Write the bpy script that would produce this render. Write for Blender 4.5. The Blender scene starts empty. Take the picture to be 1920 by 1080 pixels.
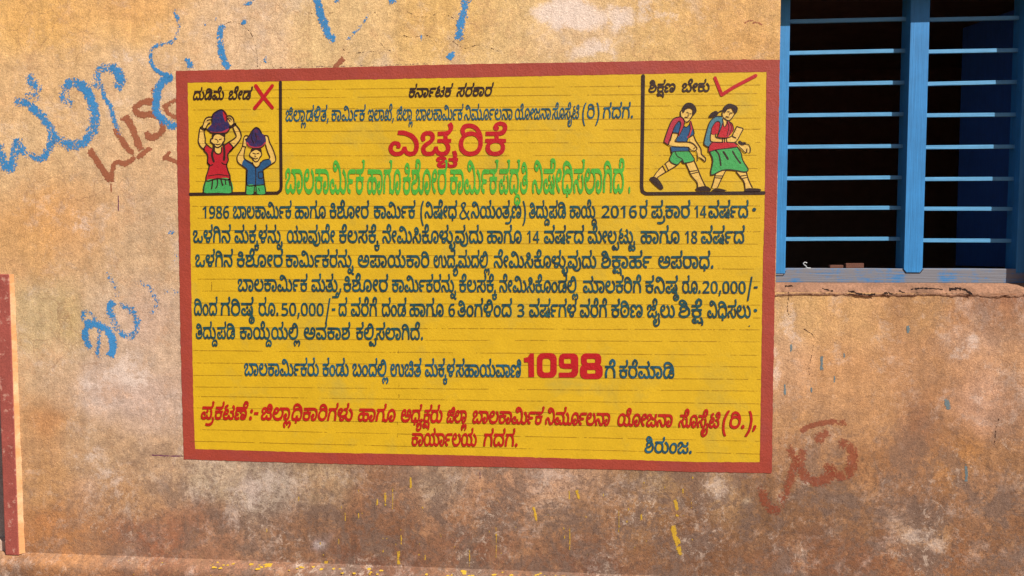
import bpy, bmesh, math, random
import numpy as np
from mathutils import Vector, Matrix, noise
from mathutils.geometry import delaunay_2d_cdt
random.seed(7)
S = bpy.context.scene
COL = S.collection

EXPOSURE = 0.7
ALB = 0.72          # sunlit appearance -> base colour

# ------------------------------------------------------------------ camera
FPX = 1400.0
CAM = Vector((0.0, -2.8, 1.5))
PITCH, YAW, ROLL = math.radians(-3.0), math.radians(4.9), math.radians(0.0)
cd = bpy.data.cameras.new('camera'); cam = bpy.data.objects.new('camera', cd); COL.objects.link(cam)
cd.sensor_width = 36; cd.lens = FPX / 1920 * 36; cd.clip_start = 0.05; cd.clip_end = 500
CR = Matrix.Rotation(YAW, 3, 'Z') @ Matrix.Rotation(math.radians(90) + PITCH, 3, 'X') @ Matrix.Rotation(ROLL, 3, 'Z')
cam.matrix_world = Matrix.Translation(CAM) @ CR.to_4x4()
S.camera = cam

# ------------------------------------------------------------------ light
SUN_EL, SUN_AZ = math.radians(46), math.radians(50)      # azimuth: to the right of the wall's normal
w = bpy.data.worlds.new('World'); S.world = w; w.use_nodes = True
nt = w.node_tree; bg = nt.nodes['Background']
sky = nt.nodes.new('ShaderNodeTexSky'); sky.sky_type = 'NISHITA'; sky.sun_disc = False
sky.sun_elevation = SUN_EL
to_sun = Vector((math.sin(SUN_AZ) * math.cos(SUN_EL), -math.cos(SUN_AZ) * math.cos(SUN_EL), math.sin(SUN_EL)))
sky.sun_rotation = math.atan2(to_sun.x, to_sun.y)
sky.air_density = 1.0; sky.dust_density = 1.5
nt.links.new(sky.outputs[0], bg.inputs[0]); bg.inputs[1].default_value = 0.052
sd = bpy.data.lights.new('sun', 'SUN'); sd.energy = 4.9; sd.angle = math.radians(0.5); sd.color = (1.0, 0.975, 0.93)
so = bpy.data.objects.new('sun', sd); COL.objects.link(so); so.location = to_sun * 20
so.rotation_euler = to_sun.to_track_quat('Z', 'Y').to_euler()
S.view_settings.view_transform = 'Standard'; S.view_settings.look = 'None'
S.view_settings.exposure = EXPOSURE; S.view_settings.gamma = 1.0; S.view_settings.use_curve_mapping = False
S.render.engine = 'CYCLES'

# ------------------------------------------------------------------ helpers
def P(px, py, depth=0.0):
    """point where the line of sight through photo pixel (px, py) meets the plane y = depth"""
    d = CR @ Vector(((px - 960) / FPX, -(py - 540) / FPX, -1.0))
    t = (depth - CAM.y) / d.y
    return CAM + d * t
CRI = CR.transposed()
def lin(c):
    return tuple(((v / 255) / 12.92 if v / 255 <= 0.04045 else ((v / 255 + 0.055) / 1.055) ** 2.4) for v in c)

def link(name, me, mat=None, parent=None):
    o = bpy.data.objects.new(name, me); COL.objects.link(o)
    if mat: me.materials.append(mat)
    if parent: o.parent = parent
    return o
def empty(name, loc=(0, 0, 0)):
    o = bpy.data.objects.new(name, None); COL.objects.link(o); o.location = loc; return o
def tag(o, label=None, cat=None, group=None, kind=None):
    if label: o['label'] = label
    if cat: o['category'] = cat
    if group: o['group'] = group
    if kind: o['kind'] = kind
    return o
def mesh(name, verts, faces):
    me = bpy.data.meshes.new(name); me.from_pydata([tuple(v) for v in verts], [], faces); me.update(); return me
def box_data(x0, x1, y0, y1, z0, z1):
    v = [(x, y, z) for x in (x0, x1) for y in (y0, y1) for z in (z0, z1)]
    f = [(0, 1, 3, 2), (4, 6, 7, 5), (0, 4, 5, 1), (2, 3, 7, 6), (0, 2, 6, 4), (1, 5, 7, 3)]
    return v, f
def box(name, b, mat, parent=None, bevel=0.0):
    v, f = box_data(*b); me = mesh(name, v, f)
    if bevel:
        bm = bmesh.new(); bm.from_mesh(me)
        bmesh.ops.recalc_face_normals(bm, faces=bm.faces)
        bmesh.ops.bevel(bm, geom=bm.edges[:], offset=bevel, segments=2, affect='EDGES', profile=0.6)
        bm.to_mesh(me); bm.free()
    return link(name, me, mat, parent)

# ------------------------------------------------------------------ materials
def new_mat(name):
    m = bpy.data.materials.new(name); m.use_nodes = True
    m.node_tree.nodes.clear(); return m, m.node_tree
class N:
    """small node-building helper"""
    def __init__(s, tree): s.t = tree; s.pos = None
    def n(s, typ, **k):
        x = s.t.nodes.new(typ)
        for a, b in k.items(): setattr(x, a, b)
        return x
    def l(s, a, b): s.t.links.new(a, b)
    def coords(s):
        if s.pos is None: s.pos = s.n('ShaderNodeNewGeometry').outputs['Position']
        return s.pos
    def mapped(s, scale, off=(0, 0, 0)):
        m = s.n('ShaderNodeMapping'); m.inputs['Scale'].default_value = scale; m.inputs['Location'].default_value = off
        s.l(s.coords(), m.inputs[0]); return m.outputs[0]
    def noise(s, scale, detail=4, rough=0.55, dist=0.0, vec=None, off=None):
        x = s.n('ShaderNodeTexNoise'); x.inputs['Scale'].default_value = scale; x.inputs['Detail'].default_value = detail
        x.inputs['Roughness'].default_value = rough; x.inputs['Distortion'].default_value = dist
        if off: vec = s.mapped((1, 1, 1), off)
        s.l(vec if vec is not None else s.coords(), x.inputs['Vector']); return x.outputs['Fac']
    def math(s, op, a, b=0.0, c=None, clamp=False):
        x = s.n('ShaderNodeMath', operation=op); x.use_clamp = clamp
        for i, v in enumerate((a, b, c)):
            if v is None: continue
            if isinstance(v, (int, float)): x.inputs[i].default_value = v
            else: s.l(v, x.inputs[i])
        return x.outputs[0]
    def ramp(s, v, a, b, lo=0.0, hi=1.0):
        x = s.n('ShaderNodeMapRange'); x.clamp = True
        for i, q in ((1, a), (2, b), (3, lo), (4, hi)): x.inputs[i].default_value = q
        s.l(v, x.inputs[0]); return x.outputs[0]
    def mix(s, f, a, b, mode='MIX'):
        x = s.n('ShaderNodeMix', data_type='RGBA', blend_type=mode); x.clamp_factor = True
        for i, v in ((0, f), (6, a), (7, b)):
            if isinstance(v, (int, float)): x.inputs[i].default_value = v
            elif isinstance(v, tuple): x.inputs[i].default_value = (*v[:3], 1)
            else: s.l(v, x.inputs[i])
        return x.outputs[2]
    def attr(s, name, col=False):
        x = s.n('ShaderNodeAttribute', attribute_name=name); return x.outputs['Color' if col else 'Fac']
    def scale_col(s, col, f):
        x = s.n('ShaderNodeVectorMath', operation='SCALE'); s.l(col, x.inputs[0])
        if isinstance(f, (int, float)): x.inputs['Scale'].default_value = f
        else: s.l(f, x.inputs['Scale'])
        return x.outputs[0]

def plaster_bump(g, strength=1.0, paint=1.0):
    h1 = g.noise(330, 3, 0.6); h2 = g.noise(110, 4, 0.6); h3 = g.noise(26, 3, 0.5); h4 = g.noise(5, 3, 0.5)
    vo = g.n('ShaderNodeTexVoronoi'); vo.inputs['Scale'].default_value = 95; g.l(g.coords(), vo.inputs['Vector'])
    pit = g.ramp(vo.outputs['Distance'], 0.0, 0.20, -1.0, 0.0)
    a = g.math('MULTIPLY', h1, 0.0011 * paint); b = g.math('MULTIPLY_ADD', h2, 0.0017 * paint, a)
    c = g.math('MULTIPLY_ADD', h3, 0.0011, b); d = g.math('MULTIPLY_ADD', h4, 0.006, c)
    d = g.math('MULTIPLY_ADD', pit, 0.0005, d)
    bp = g.n('ShaderNodeBump'); bp.inputs['Strength'].default_value = strength; bp.inputs['Distance'].default_value = 1.0
    g.l(d, bp.inputs['Height']); return bp.outputs[0]

def finish(g, col, normal, rough=0.85, spec=0.25, alpha=None):
    b = g.n('ShaderNodeBsdfPrincipled'); o = g.n('ShaderNodeOutputMaterial')
    if isinstance(col, tuple): b.inputs['Base Color'].default_value = (*col[:3], 1)
    else: g.l(col, b.inputs['Base Color'])
    if isinstance(rough, (int, float)): b.inputs['Roughness'].default_value = rough
    else: g.l(rough, b.inputs['Roughness'])
    b.inputs['Specular IOR Level'].default_value = spec
    if normal is not None: g.l(normal, b.inputs['Normal'])
    if alpha is not None: g.l(alpha, b.inputs['Alpha'])
    g.l(b.outputs[0], o.inputs[0])

def wall_material():
    m, t = new_mat('limewashed_plaster'); g = N(t)
    col = g.attr('stain', True); grime = g.attr('grime')
    big = g.noise(2.6, 10, 0.7, 0.4)
    col = g.mix(g.ramp(big, 0.38, 0.66, 0, 0.5), col, g.mix(1.0, col, (1.0, 0.90, 0.80), 'MULTIPLY'))
    # washes with crisp grainy edges, lighter and darker than the ground
    p1 = g.noise(5.5, 14, 0.80, 0.25, off=(3.1, 0, 7.7))
    col = g.mix(g.ramp(p1, 0.53, 0.61, 0, 0.26), col, (0.60, 0.50, 0.43))
    p2 = g.noise(8.5, 14, 0.82, 0.2, off=(7, 0, 3))
    col = g.mix(g.ramp(p2, 0.52, 0.58, 0, 0.30), col, (0.50, 0.27, 0.13))
    p3 = g.noise(17, 12, 0.85, 0.2, off=(1, 0, 9))
    col = g.scale_col(col, g.ramp(p3, 0.40, 0.60, 0.79, 1.18))
    # rising damp and grime
    gn = g.noise(6, 14, 0.80, 0.35, off=(9, 0, 2))
    col = g.mix(g.math('MULTIPLY', g.ramp(gn, 0.485, 0.545), g.math('MULTIPLY', grime, 0.84)), col, (0.160, 0.102, 0.074))
    gn2 = g.noise(46, 10, 0.90, off=(1, 0, 4))
    col = g.mix(g.math('MULTIPLY', g.ramp(gn2, 0.495, 0.57), g.math('MULTIPLY', grime, 0.85)), col, (0.105, 0.062, 0.043))
    # pale crusts where the limewash still clings
    fl = g.noise(30, 14, 0.88, 0.5, off=(4, 0, 1)); fl2 = g.noise(3.6, 5, 0.6, off=(8, 0, 8))
    ff = g.math('MULTIPLY', g.ramp(fl, 0.535, 0.565), g.ramp(fl2, 0.48, 0.58))
    col = g.mix(g.math('MULTIPLY', ff, g.ramp(grime, 0.05, 0.9, 0.15, 0.55)), col, (0.56, 0.43, 0.33))
    wn = g.noise(16, 14, 0.84, 0.2, off=(6, 0, 6))
    wf = g.ramp(g.math('ADD', g.attr('wash'), g.math('MULTIPLY_ADD', wn, 2.6, -1.3)), 0.40, 0.62)
    wf = g.math('MULTIPLY', wf, g.ramp(g.attr('wash'), 0.08, 0.8, 0.0, 0.85))
    wf = g.math('MULTIPLY', wf, g.math('MULTIPLY_ADD', grime, -0.45, 1.0))
    col = g.mix(wf, col, (0.66, 0.535, 0.45))
    # runs of old rain
    st = g.noise(1.0, 6, 0.65, vec=g.mapped((26, 1, 1.6)))
    col = g.scale_col(col, g.ramp(st, 0.35, 0.7, 1.06, 0.90))
    # sand grain: three sizes, light and dark
    col = g.scale_col(col, g.ramp(g.noise(420, 2, 0.7), 0.30, 0.70, 0.66, 1.36))
    col = g.scale_col(col, g.ramp(g.noise(190, 3, 0.8), 0.30, 0.70, 0.76, 1.24))
    col = g.scale_col(col, g.ramp(g.noise(70, 6, 0.88), 0.36, 0.64, 0.84, 1.14))
    sp = g.noise(230, 2, 0.6, off=(5, 5, 5))
    col = g.mix(g.ramp(sp, 0.60, 0.68, 0, 0.65), col, (0.17, 0.085, 0.045))
    # hairline crazing
    wv = g.n('ShaderNodeVectorMath', operation='ADD')
    nz = g.n('ShaderNodeTexNoise'); nz.inputs['Scale'].default_value = 9; nz.inputs['Detail'].default_value = 8; g.l(g.coords(), nz.inputs['Vector'])
    sc = g.n('ShaderNodeVectorMath', operation='SCALE'); sc.inputs['Scale'].default_value = 0.10; g.l(nz.outputs['Color'], sc.inputs[0])
    g.l(g.coords(), wv.inputs[0]); g.l(sc.outputs[0], wv.inputs[1])
    vo = g.n('ShaderNodeTexVoronoi', feature='DISTANCE_TO_EDGE'); vo.inputs['Scale'].default_value = 7.5; g.l(wv.outputs[0], vo.inputs['Vector'])
    cr = g.math('MULTIPLY', g.ramp(vo.outputs['Distance'], 0.0, 0.02, 1, 0), g.ramp(g.noise(3.5, 3, 0.5, off=(6, 1, 2)), 0.48, 0.60, 0, 0.5))
    col = g.mix(cr, col, (0.24, 0.13, 0.07))
    finish(g, col, plaster_bump(g, 1.0), 0.92, 0.15)
    return m

def paint_material(name, srgb, var=0.10, wear=0.0, rough=0.6, blot=None, cov=False, spec=0.3, k=ALB, thin=0.0, relief=0.7):
    """brush paint on the rough plaster; wear lets the plaster show; cov = dry-brush coverage attribute"""
    m, t = new_mat(name); g = N(t)
    base = tuple(v * k for v in lin(srgb))
    a = g.noise(9, 6, 0.65); b = g.noise(190, 3, 0.7); br = g.noise(1.0, 4, 0.6, vec=g.mapped((4, 1, 150)))
    x = g.scale_col(g.mix(1.0, base, base), g.ramp(a, 0.3, 0.7, 1 - var, 1 + var))
    x = g.scale_col(x, g.ramp(b, 0.3, 0.7, 1 - var * 1.1, 1 + var * 1.1))
    if blot:
        c2, amt, sc_, lo, hi = blot
        x = g.mix(g.math('MULTIPLY', g.ramp(g.noise(sc_, 7, 0.65, 0.3, off=(2, 2, 2)), lo, hi), amt), x, tuple(v * k for v in lin(c2)))
    al = None
    if cov:
        cv = g.attr('cov')
        nz = g.math('ADD', g.math('MULTIPLY', g.noise(125, 3, 0.7), 0.55), g.math('MULTIPLY', g.noise(40, 4, 0.7), 0.45))
        al = g.ramp(g.math('ADD', cv, g.math('MULTIPLY_ADD', nz, 4.2, -2.1)), 0.44, 0.60)
        if thin: al = g.math('MULTIPLY', al, 1 - thin)
    elif wear:
        nz = g.math('ADD', g.math('MULTIPLY', g.noise(160, 3, 0.7, off=(0, 0, 3)), 0.5), g.math('MULTIPLY', g.noise(22, 5, 0.7, off=(0, 0, 3)), 0.5))
        al = g.ramp(nz, wear, wear + 0.04, 0, 1)
    finish(g, x, plaster_bump(g, relief / 0.7 if relief < 0.7 else 1.0, 0.7), rough, spec, al)
    return m

def wood_paint(name, srgb, bare=0.25, barec=(150, 125, 105)):
    m, t = new_mat(name); g = N(t)
    base = tuple(v * ALB for v in lin(srgb))
    # grain runs along the member: use object-space stretched both ways and let the attribute choose
    ax = g.attr('along')
    v1 = g.mapped((240, 240, 7)); v2 = g.mapped((7, 240, 240))
    g1 = g.noise(1.0, 4, 0.65, vec=v1); g2 = g.noise(1.0, 4, 0.65, vec=v2)
    gr = g.n('ShaderNodeMix', data_type='FLOAT'); g.l(ax, gr.inputs[0]); g.l(g1, gr.inputs[2]); g.l(g2, gr.inputs[3]); gr = gr.outputs[0]
    bl = g.noise(11, 6, 0.7, 0.3)
    col = g.scale_col(g.mix(1.0, base, base), g.ramp(gr, 0.25, 0.75, 0.82, 1.15))
    col = g.scale_col(col, g.ramp(bl, 0.3, 0.7, 0.88, 1.12))
    worn = g.attr('worn')
    wf = g.ramp(g.math('ADD', g.math('ADD', g.math('MULTIPLY', gr, 0.5), g.math('MULTIPLY', bl, 0.7)), g.math('MULTIPLY', worn, 0.5)), 0.86, 1.0)
    col = g.mix(g.math('MULTIPLY', wf, 0.85), col, tuple(v * ALB for v in lin(barec)))
    rs = g.noise(60, 4, 0.7, off=(3, 3, 3))
    col = g.mix(g.ramp(rs, 0.70, 0.76, 0, 0.7), col, (0.22, 0.10, 0.05))
    bp = g.n('ShaderNodeBump'); bp.inputs['Strength'].default_value = 0.6; bp.inputs['Distance'].default_value = 0.002
    g.l(gr, bp.inputs['Height'])
    finish(g, col, bp.outputs[0], 0.55, 0.35)
    return m

def simple_mat(name, srgb, var=0.12, sc_=30, rough=0.85, bump=0.002):
    m, t = new_mat(name); g = N(t)
    a = g.noise(sc_, 6, 0.65); b = g.noise(sc_ * 9, 4, 0.7)
    base = tuple(v * ALB for v in lin(srgb))
    x = g.scale_col(g.mix(1.0, base, base), g.ramp(a, 0.3, 0.7, 1 - var, 1 + var))
    x = g.scale_col(x, g.ramp(b, 0.3, 0.7, 1 - var, 1 + var))
    bp = g.n('ShaderNodeBump'); bp.inputs['Strength'].default_value = 1; bp.inputs['Distance'].default_value = bump
    g.l(b, bp.inputs['Height'])
    finish(g, x, bp.outputs[0], rough, 0.2)
    return m

M = {}
M['wall'] = wall_material()
M['yellow'] = paint_material('yellow_wall_paint', (220, 176, 25), 0.07, blot=((186, 162, 62), 0.55, 4.5, 0.54, 0.70), rough=0.62, relief=0.42)
M['border'] = paint_material('red_oxide_paint', (166, 66, 48), 0.09, blot=((160, 68, 62), 0.6, 7, 0.48, 0.66), rough=0.65)
M['black'] = paint_material('black_brown_paint', (52, 30, 20), 0.12, wear=0.33)
M['teal'] = paint_material('teal_blue_paint', (30, 92, 112), 0.22, wear=0.33, blot=((28, 62, 62), 0.9, 60, 0.45, 0.6))
M['body'] = paint_material('dark_teal_paint', (30, 82, 84), 0.22, wear=0.33, blot=((26, 50, 60), 0.9, 60, 0.45, 0.6))
M['green'] = paint_material('green_paint', (80, 172, 54), 0.10, wear=0.31)
M['skirt'] = paint_material('skirt_green_paint', (70, 165, 85), 0.10)
M['red'] = paint_material('signal_red_paint', (186, 18, 26), 0.08)
M['red2'] = paint_material('signature_red_paint', (184, 26, 16), 0.10, wear=0.33)
M['shirt_red'] = paint_material('crimson_paint', (188, 30, 40), 0.10)
M['navy'] = paint_material('navy_paint', (50, 42, 90), 0.2, blot=((95, 30, 60), 0.8, 60, 0.5, 0.62))
M['blue'] = paint_material('shirt_blue_paint', (38, 84, 124), 0.15)
M['bagteal'] = paint_material('bag_teal_paint', (76, 128, 140), 0.12)
M['bagred'] = paint_material('bag_red_paint', (186, 50, 66), 0.1)
M['skin'] = paint_material('pale_yellow_paint', (232, 188, 92), 0.06)
M['rule'] = paint_material('rule_line_brown', (146, 100, 22), 0.2, cov=True, thin=0.5)
M['cyan'] = paint_material('sky_blue_brush_paint', (62, 144, 202), 0.14, cov=True, thin=0.12)
M['brown'] = paint_material('brown_brush_paint', (164, 98, 66), 0.08, cov=True)
M['rust'] = paint_material('rust_red_brush_paint', (166, 84, 56), 0.10, cov=True, thin=0.42)
M['drip'] = paint_material('yellow_drip_paint', (218, 172, 52), 0.12, cov=True, thin=0.12)
M['drop_blue'] = paint_material('grey_blue_drip_paint', (112, 140, 146), 0.10, cov=True, thin=0.3)
M['purple'] = paint_material('purple_scratch', (112, 62, 88), 0.15, cov=True)
M['crack'] = paint_material('dark_crack', (70, 34, 20), 0.15, cov=True)
M['frame'] = wood_paint('blue_gloss_on_wood', (50, 134, 196), barec=(138, 126, 116))
M['bar'] = wood_paint('blue_paint_on_iron_bar', (90, 160, 204), barec=(160, 140, 125))
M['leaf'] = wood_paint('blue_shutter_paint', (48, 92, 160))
M['sill'] = simple_mat('sill_mortar', (154, 112, 86), 0.3, 14, 0.95, 0.004)
M['inside'] = simple_mat('dark_room_plaster', (215, 180, 160), 0.1, 10)
M['band'] = paint_material('dusty_red_band_paint', (164, 82, 70), 0.16, blot=((205, 150, 130), 0.8, 30, 0.56, 0.62), rough=0.8)
M['cream'] = paint_material('cream_limewash', (222, 178, 132), 0.12, blot=((212, 148, 92), 0.85, 9, 0.42, 0.56), rough=0.85)
M['oldwood'] = simple_mat('weathered_grey_wood', (176, 166, 158), 0.25, 20)
M['earth'] = simple_mat('red_earth', (136, 92, 64), 0.15, 3, 1.0, 0.01)
M['iron'] = simple_mat('pale_bent_wire', (226, 226, 222), 0.05, 30, 0.5)
M['brick'] = simple_mat('brick_rubble', (120, 78, 62), 0.15, 60, 0.95, 0.002)  # shade over the rubble on the rail is put into this darker colour

# ------------------------------------------------------------------ ground
gv = []; gf = []
NG = 40
for i in range(NG + 1):
    for j in range(NG + 1):
        u = (i / NG * 2 - 1); v_ = (j / NG * 2 - 1)
        x = math.copysign(abs(u) ** 2.2, u) * 150; y = math.copysign(abs(v_) ** 2.2, v_) * 150 - 2
        gv.append((x, y, 0.02 * noise.noise(Vector((x * .5, y * .5, 0)))))
for i in range(NG):
    for j in range(NG):
        a = i * (NG + 1) + j; gf.append((a, a + NG + 1, a + NG + 2, a + 1))
tag(link('ground', mesh('ground', gv, gf), M['earth']), 'bare reddish earth in front of the painted wall', None, None, 'structure')

# ------------------------------------------------------------------ house
house = empty('plastered_house', (0, 0, 0))
tag(house, 'ochre limewashed plaster house wall with stained base and barred window', 'building')

WX0, WX1 = P(1463, 60).x, P(1962, 300).x                   # window opening
WZ0, WZ1 = P(1600, 549).z, P(1600, -24).z
OX1 = P(4, 700).x - 0.0; OZ1 = P(0, 541).z                   # small opening at the left
LEDGE = P(130, 1041).z                                      # top of the plinth
OX0 = OX1 - 0.62; OZ0 = LEDGE
HX0, HX1, HTOP = -5.0, 5.0, 3.05

ANCH = [(50,40,238,184,112),(250,40,240,186,118),(450,40,234,192,146),(650,40,236,192,132),(850,45,234,184,112),(960,60,236,192,128),(1020,95,236,192,132),(1250,60,230,182,116),(1430,40,228,174,108),(1430,100,226,170,104),
 (60,160,232,184,128),(250,130,230,186,138),(50,300,228,184,132),(250,290,226,182,134),(250,420,222,182,140),(50,450,228,172,112),(150,450,220,174,126),(300,450,218,178,136),
 (70,600,214,180,132),(200,600,220,184,148),(300,640,218,182,150),(90,700,216,176,134),(200,720,218,184,158),(300,760,220,182,154),(90,780,208,160,112),(200,850,210,168,128),(300,870,206,164,126),
 (80,900,208,156,106),(90,1000,200,136,86),(250,930,200,150,106),(250,1010,176,120,84),(400,900,198,168,136),(400,1000,170,120,90),(480,900,184,160,138),(600,900,176,142,110),(560,980,160,116,88),(700,950,166,118,88),
 (700,1020,148,102,76),(860,900,196,150,118),(900,960,188,138,104),(900,1020,152,104,80),(1050,900,198,156,124),(1080,960,180,134,98),(1100,1020,156,108,80),(1250,910,172,128,88),(1300,950,160,116,78),(1300,1020,144,100,72),
 (1500,570,226,176,116),(1600,600,222,170,116),(1700,570,206,154,104),(1850,570,186,134,98),(1480,700,218,166,124),(1600,700,214,160,112),(1720,680,202,148,104),(1860,680,208,156,116),(1500,780,206,154,108),(1620,790,206,152,106),
 (1740,790,182,130,92),(1860,780,204,152,118),(1500,860,184,134,96),(1620,880,176,124,84),(1740,850,172,124,90),(1800,870,188,134,88),(1880,860,172,124,86),(1480,950,156,112,80),(1600,960,160,116,84),(1740,950,160,116,86),(1850,930,176,130,98),
 (1500,1030,148,104,78),(1650,1030,156,108,78),(1780,1030,168,116,80),(1880,1020,158,112,80),(300,1075,176,120,88),(700,1075,156,106,84),(1100,1075,156,106,84),(1600,1075,156,106,80),(60,1075,190,130,88)]
ANCH = [(a[0], a[1]) + ((a[2] * .80, a[3] * .80, a[4] * .82) if a[1] > 1070 else (a[2] * .955, a[3] * .965, a[4] * 1.0) if a[1] > 380 and a[0] < 420 else (a[2] * .92, a[3] * .905, a[4] * .90) if a[1] > 925 and a[0] > 500 else (a[2] * .965, a[3] * .96, a[4] * .97) if a[1] > 500 else (a[2] * .985, a[3], a[4] * 1.05)) for a in ANCH]
AN = np.array(ANCH, float); ACOL = np.array([lin(a[2:]) for a in ANCH]) * ALB * np.array((1.04, 1.09, 1.05))
# (px, py, rx, ry, colour, strength): patches with a shape of their own
BLOBS = [(1325,30,60,50,(232,182,116),0.5),(1085,40,90,60,(240,206,170),0.5),
 (100,30,120,60,(244,182,100),0.45),(260,15,70,40,(240,176,104),0.5),(110,400,110,70,(232,168,98),0.5),(270,600,60,60,(222,186,164),0.5),(235,750,90,45,(222,194,178),0.6),(120,690,40,80,(222,188,158),0.4),
 (130,610,40,60,(206,176,108),0.5),(80,790,40,40,(202,140,88),0.6),(300,1000,70,50,(166,104,76),0.6),(390,880,60,30,(214,186,156),0.6),(520,925,55,40,(186,172,156),0.6),(820,905,40,50,(166,150,128),0.6),(620,890,60,20,(190,160,124),0.5),(500,905,20,60,(160,134,106),0.5),
 (1020,900,70,40,(208,164,136),0.5),(1225,895,50,40,(170,146,112),0.5),(1310,960,45,70,(138,98,68),0.6),(1280,1000,60,60,(132,92,66),0.5),(1190,990,30,50,(180,136,90),0.5),(1480,640,40,60,(226,186,146),0.5),
 (1690,580,20,60,(160,118,86),0.55),(1715,800,45,50,(150,106,80),0.6),(1820,640,55,30,(216,176,150),0.5),(1850,750,40,60,(216,172,146),0.45),(1410,960,50,60,(128,96,70),0.55),(1350,930,40,50,(206,164,118),0.5),(1345,905,24,30,(210,176,134),0.5),
 (1560,930,60,40,(138,106,82),0.5),(1720,1005,40,26,(214,176,132),0.5),(1690,985,30,20,(210,172,136),0.5),(1760,1010,16,40,(208,166,120),0.5),(1620,1060,160,40,(164,110,74),0.5),(1795,860,50,60,(186,130,74),0.5),(1900,940,30,30,(120,90,72),0.5),(1900,560,60,30,(168,116,88),0.6),
 (605,1022,15,11,(190,178,180),0.8),(612,1036,5,9,(96,60,42),0.9),(66,975,10,8,(170,112,70),0.6),(1388,946,7,7,(214,190,160),0.8),(1385,1020,9,6,(196,160,136),0.6),(1475,1068,8,6,(180,172,170),0.6),(160,925,26,30,(214,180,158),0.4),(500,1060,160,12,(150,100,80),0.4)]
# where pale whitewash breaks through: (px, py, rx, ry, strength)
WASH = [(1070,30,64,34,1.0),(1110,92,46,24,.72),(1012,28,34,20,.9),(1155,34,44,32,.8),(1215,18,30,46,.55),(1250,40,30,20,.5),(240,104,40,22,.5),(300,110,50,30,.45),(440,30,50,24,.4),
 (160,420,30,40,.45),(250,700,70,50,.6),(180,720,50,30,.55),(330,760,60,40,.45),(100,690,30,24,.4),(170,860,50,26,.5),(215,900,60,40,.5),(180,930,40,16,.5),(370,860,60,36,.6),(480,910,60,40,.62),(555,905,50,34,.5),(430,960,30,40,.5),(395,1000,40,30,.4),
 (605,1022,16,10,.6),(1485,620,36,50,.5),(1450,690,20,50,.5),(1640,640,30,20,.45),(1820,640,40,24,.6),(1800,660,22,20,.55),(1850,690,20,20,.4),(1845,745,26,16,.5),(1700,700,24,24,.4),(1720,1000,50,26,.6),(1755,1020,20,36,.6),(1340,905,30,40,.55),(1800,950,60,20,.45),(1570,940,30,16,.4),(1320,990,20,30,.4),
 (1030,890,60,26,.5),(860,895,60,22,.45),(990,985,40,30,.45),(1080,1000,30,26,.45),(1500,1010,40,14,.35),(60,540,20,40,.35),(640,890,60,20,.4),(1180,960,30,40,.35)]
def stain_at(x, z):
    """limewash and stain colour of the wall, and grime amount, at wall points (arrays)"""
    d = np.stack([x - CAM.x, np.full_like(x, -CAM.y), z - CAM.z])
    R_ = np.array(CRI); q = R_ @ d
    px = 960 + FPX * q[0] / -q[2]; py = 540 - FPX * q[1] / -q[2]
    # uneven edges: shift the lookup by noise fixed to the wall
    wob = np.array([(noise.noise(Vector((a * 5, b * 5, 1.3))) * 26 + noise.noise(Vector((a * 19, b * 19, 4))) * 12,
                     noise.noise(Vector((a * 5, b * 5, 8.1))) * 22 + noise.noise(Vector((a * 19, b * 19, 9))) * 10) for a, b in zip(x, z)])
    qx = np.clip(px + wob[:, 0], -100, 2020); qy = np.clip(py + wob[:, 1], -80, 1090)
    num = np.zeros((len(x), 3)); den = np.zeros(len(x))
    for i in range(len(AN)):
        r2 = ((qx - AN[i, 0]) ** 2 + (qy - AN[i, 1]) ** 2) / 70.0 ** 2
        wgt = 1 / (0.15 + r2) ** 2.2
        num += wgt[:, None] * ACOL[i]; den += wgt
    c = num / den[:, None]
    for bx, by, rx, ry, col, s in BLOBS:
        f = s * np.exp(-(((qx - bx) / rx) ** 2 + ((qy - by) / ry) ** 2) ** 1.3)
        c = c * (1 - f[:, None]) + np.array(lin(col)) * ALB * f[:, None]
    gr = np.clip((qy - 690) / 260, 0, 1) * np.clip((qx + 200) / 700, 0.25, 1)
    gr = np.maximum(gr, np.clip((qy - 1010) / 60, 0, 1) * 0.7)
    gr = np.maximum(gr, 0.35 * np.clip((qx - 1640) / 120, 0, 1) * (qy > 540))
    gr = np.maximum(gr, 0.12)
    wh = np.zeros(len(x))
    for bx, by, rx, ry, s in WASH: wh = np.maximum(wh, s * np.exp(-(((qx - bx) / rx) ** 2 + ((qy - by) / ry) ** 2) ** 1.2 * .8))
    return c, gr, wh
def set_stain(me):
    n = len(me.vertices); co = np.empty(n * 3); me.vertices.foreach_get('co', co); co = co.reshape(-1, 3)
    c, gr, wh = stain_at(co[:, 0].copy(), co[:, 2].copy())
    a = me.attributes.new('stain', 'FLOAT_COLOR', 'POINT'); a.data.foreach_set('color', np.hstack([c, np.ones((n, 1))]).ravel())
    b = me.attributes.new('grime', 'FLOAT', 'POINT'); b.data.foreach_set('value', gr)
    b = me.attributes.new('wash', 'FLOAT', 'POINT'); b.data.foreach_set('value', wh)

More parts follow.
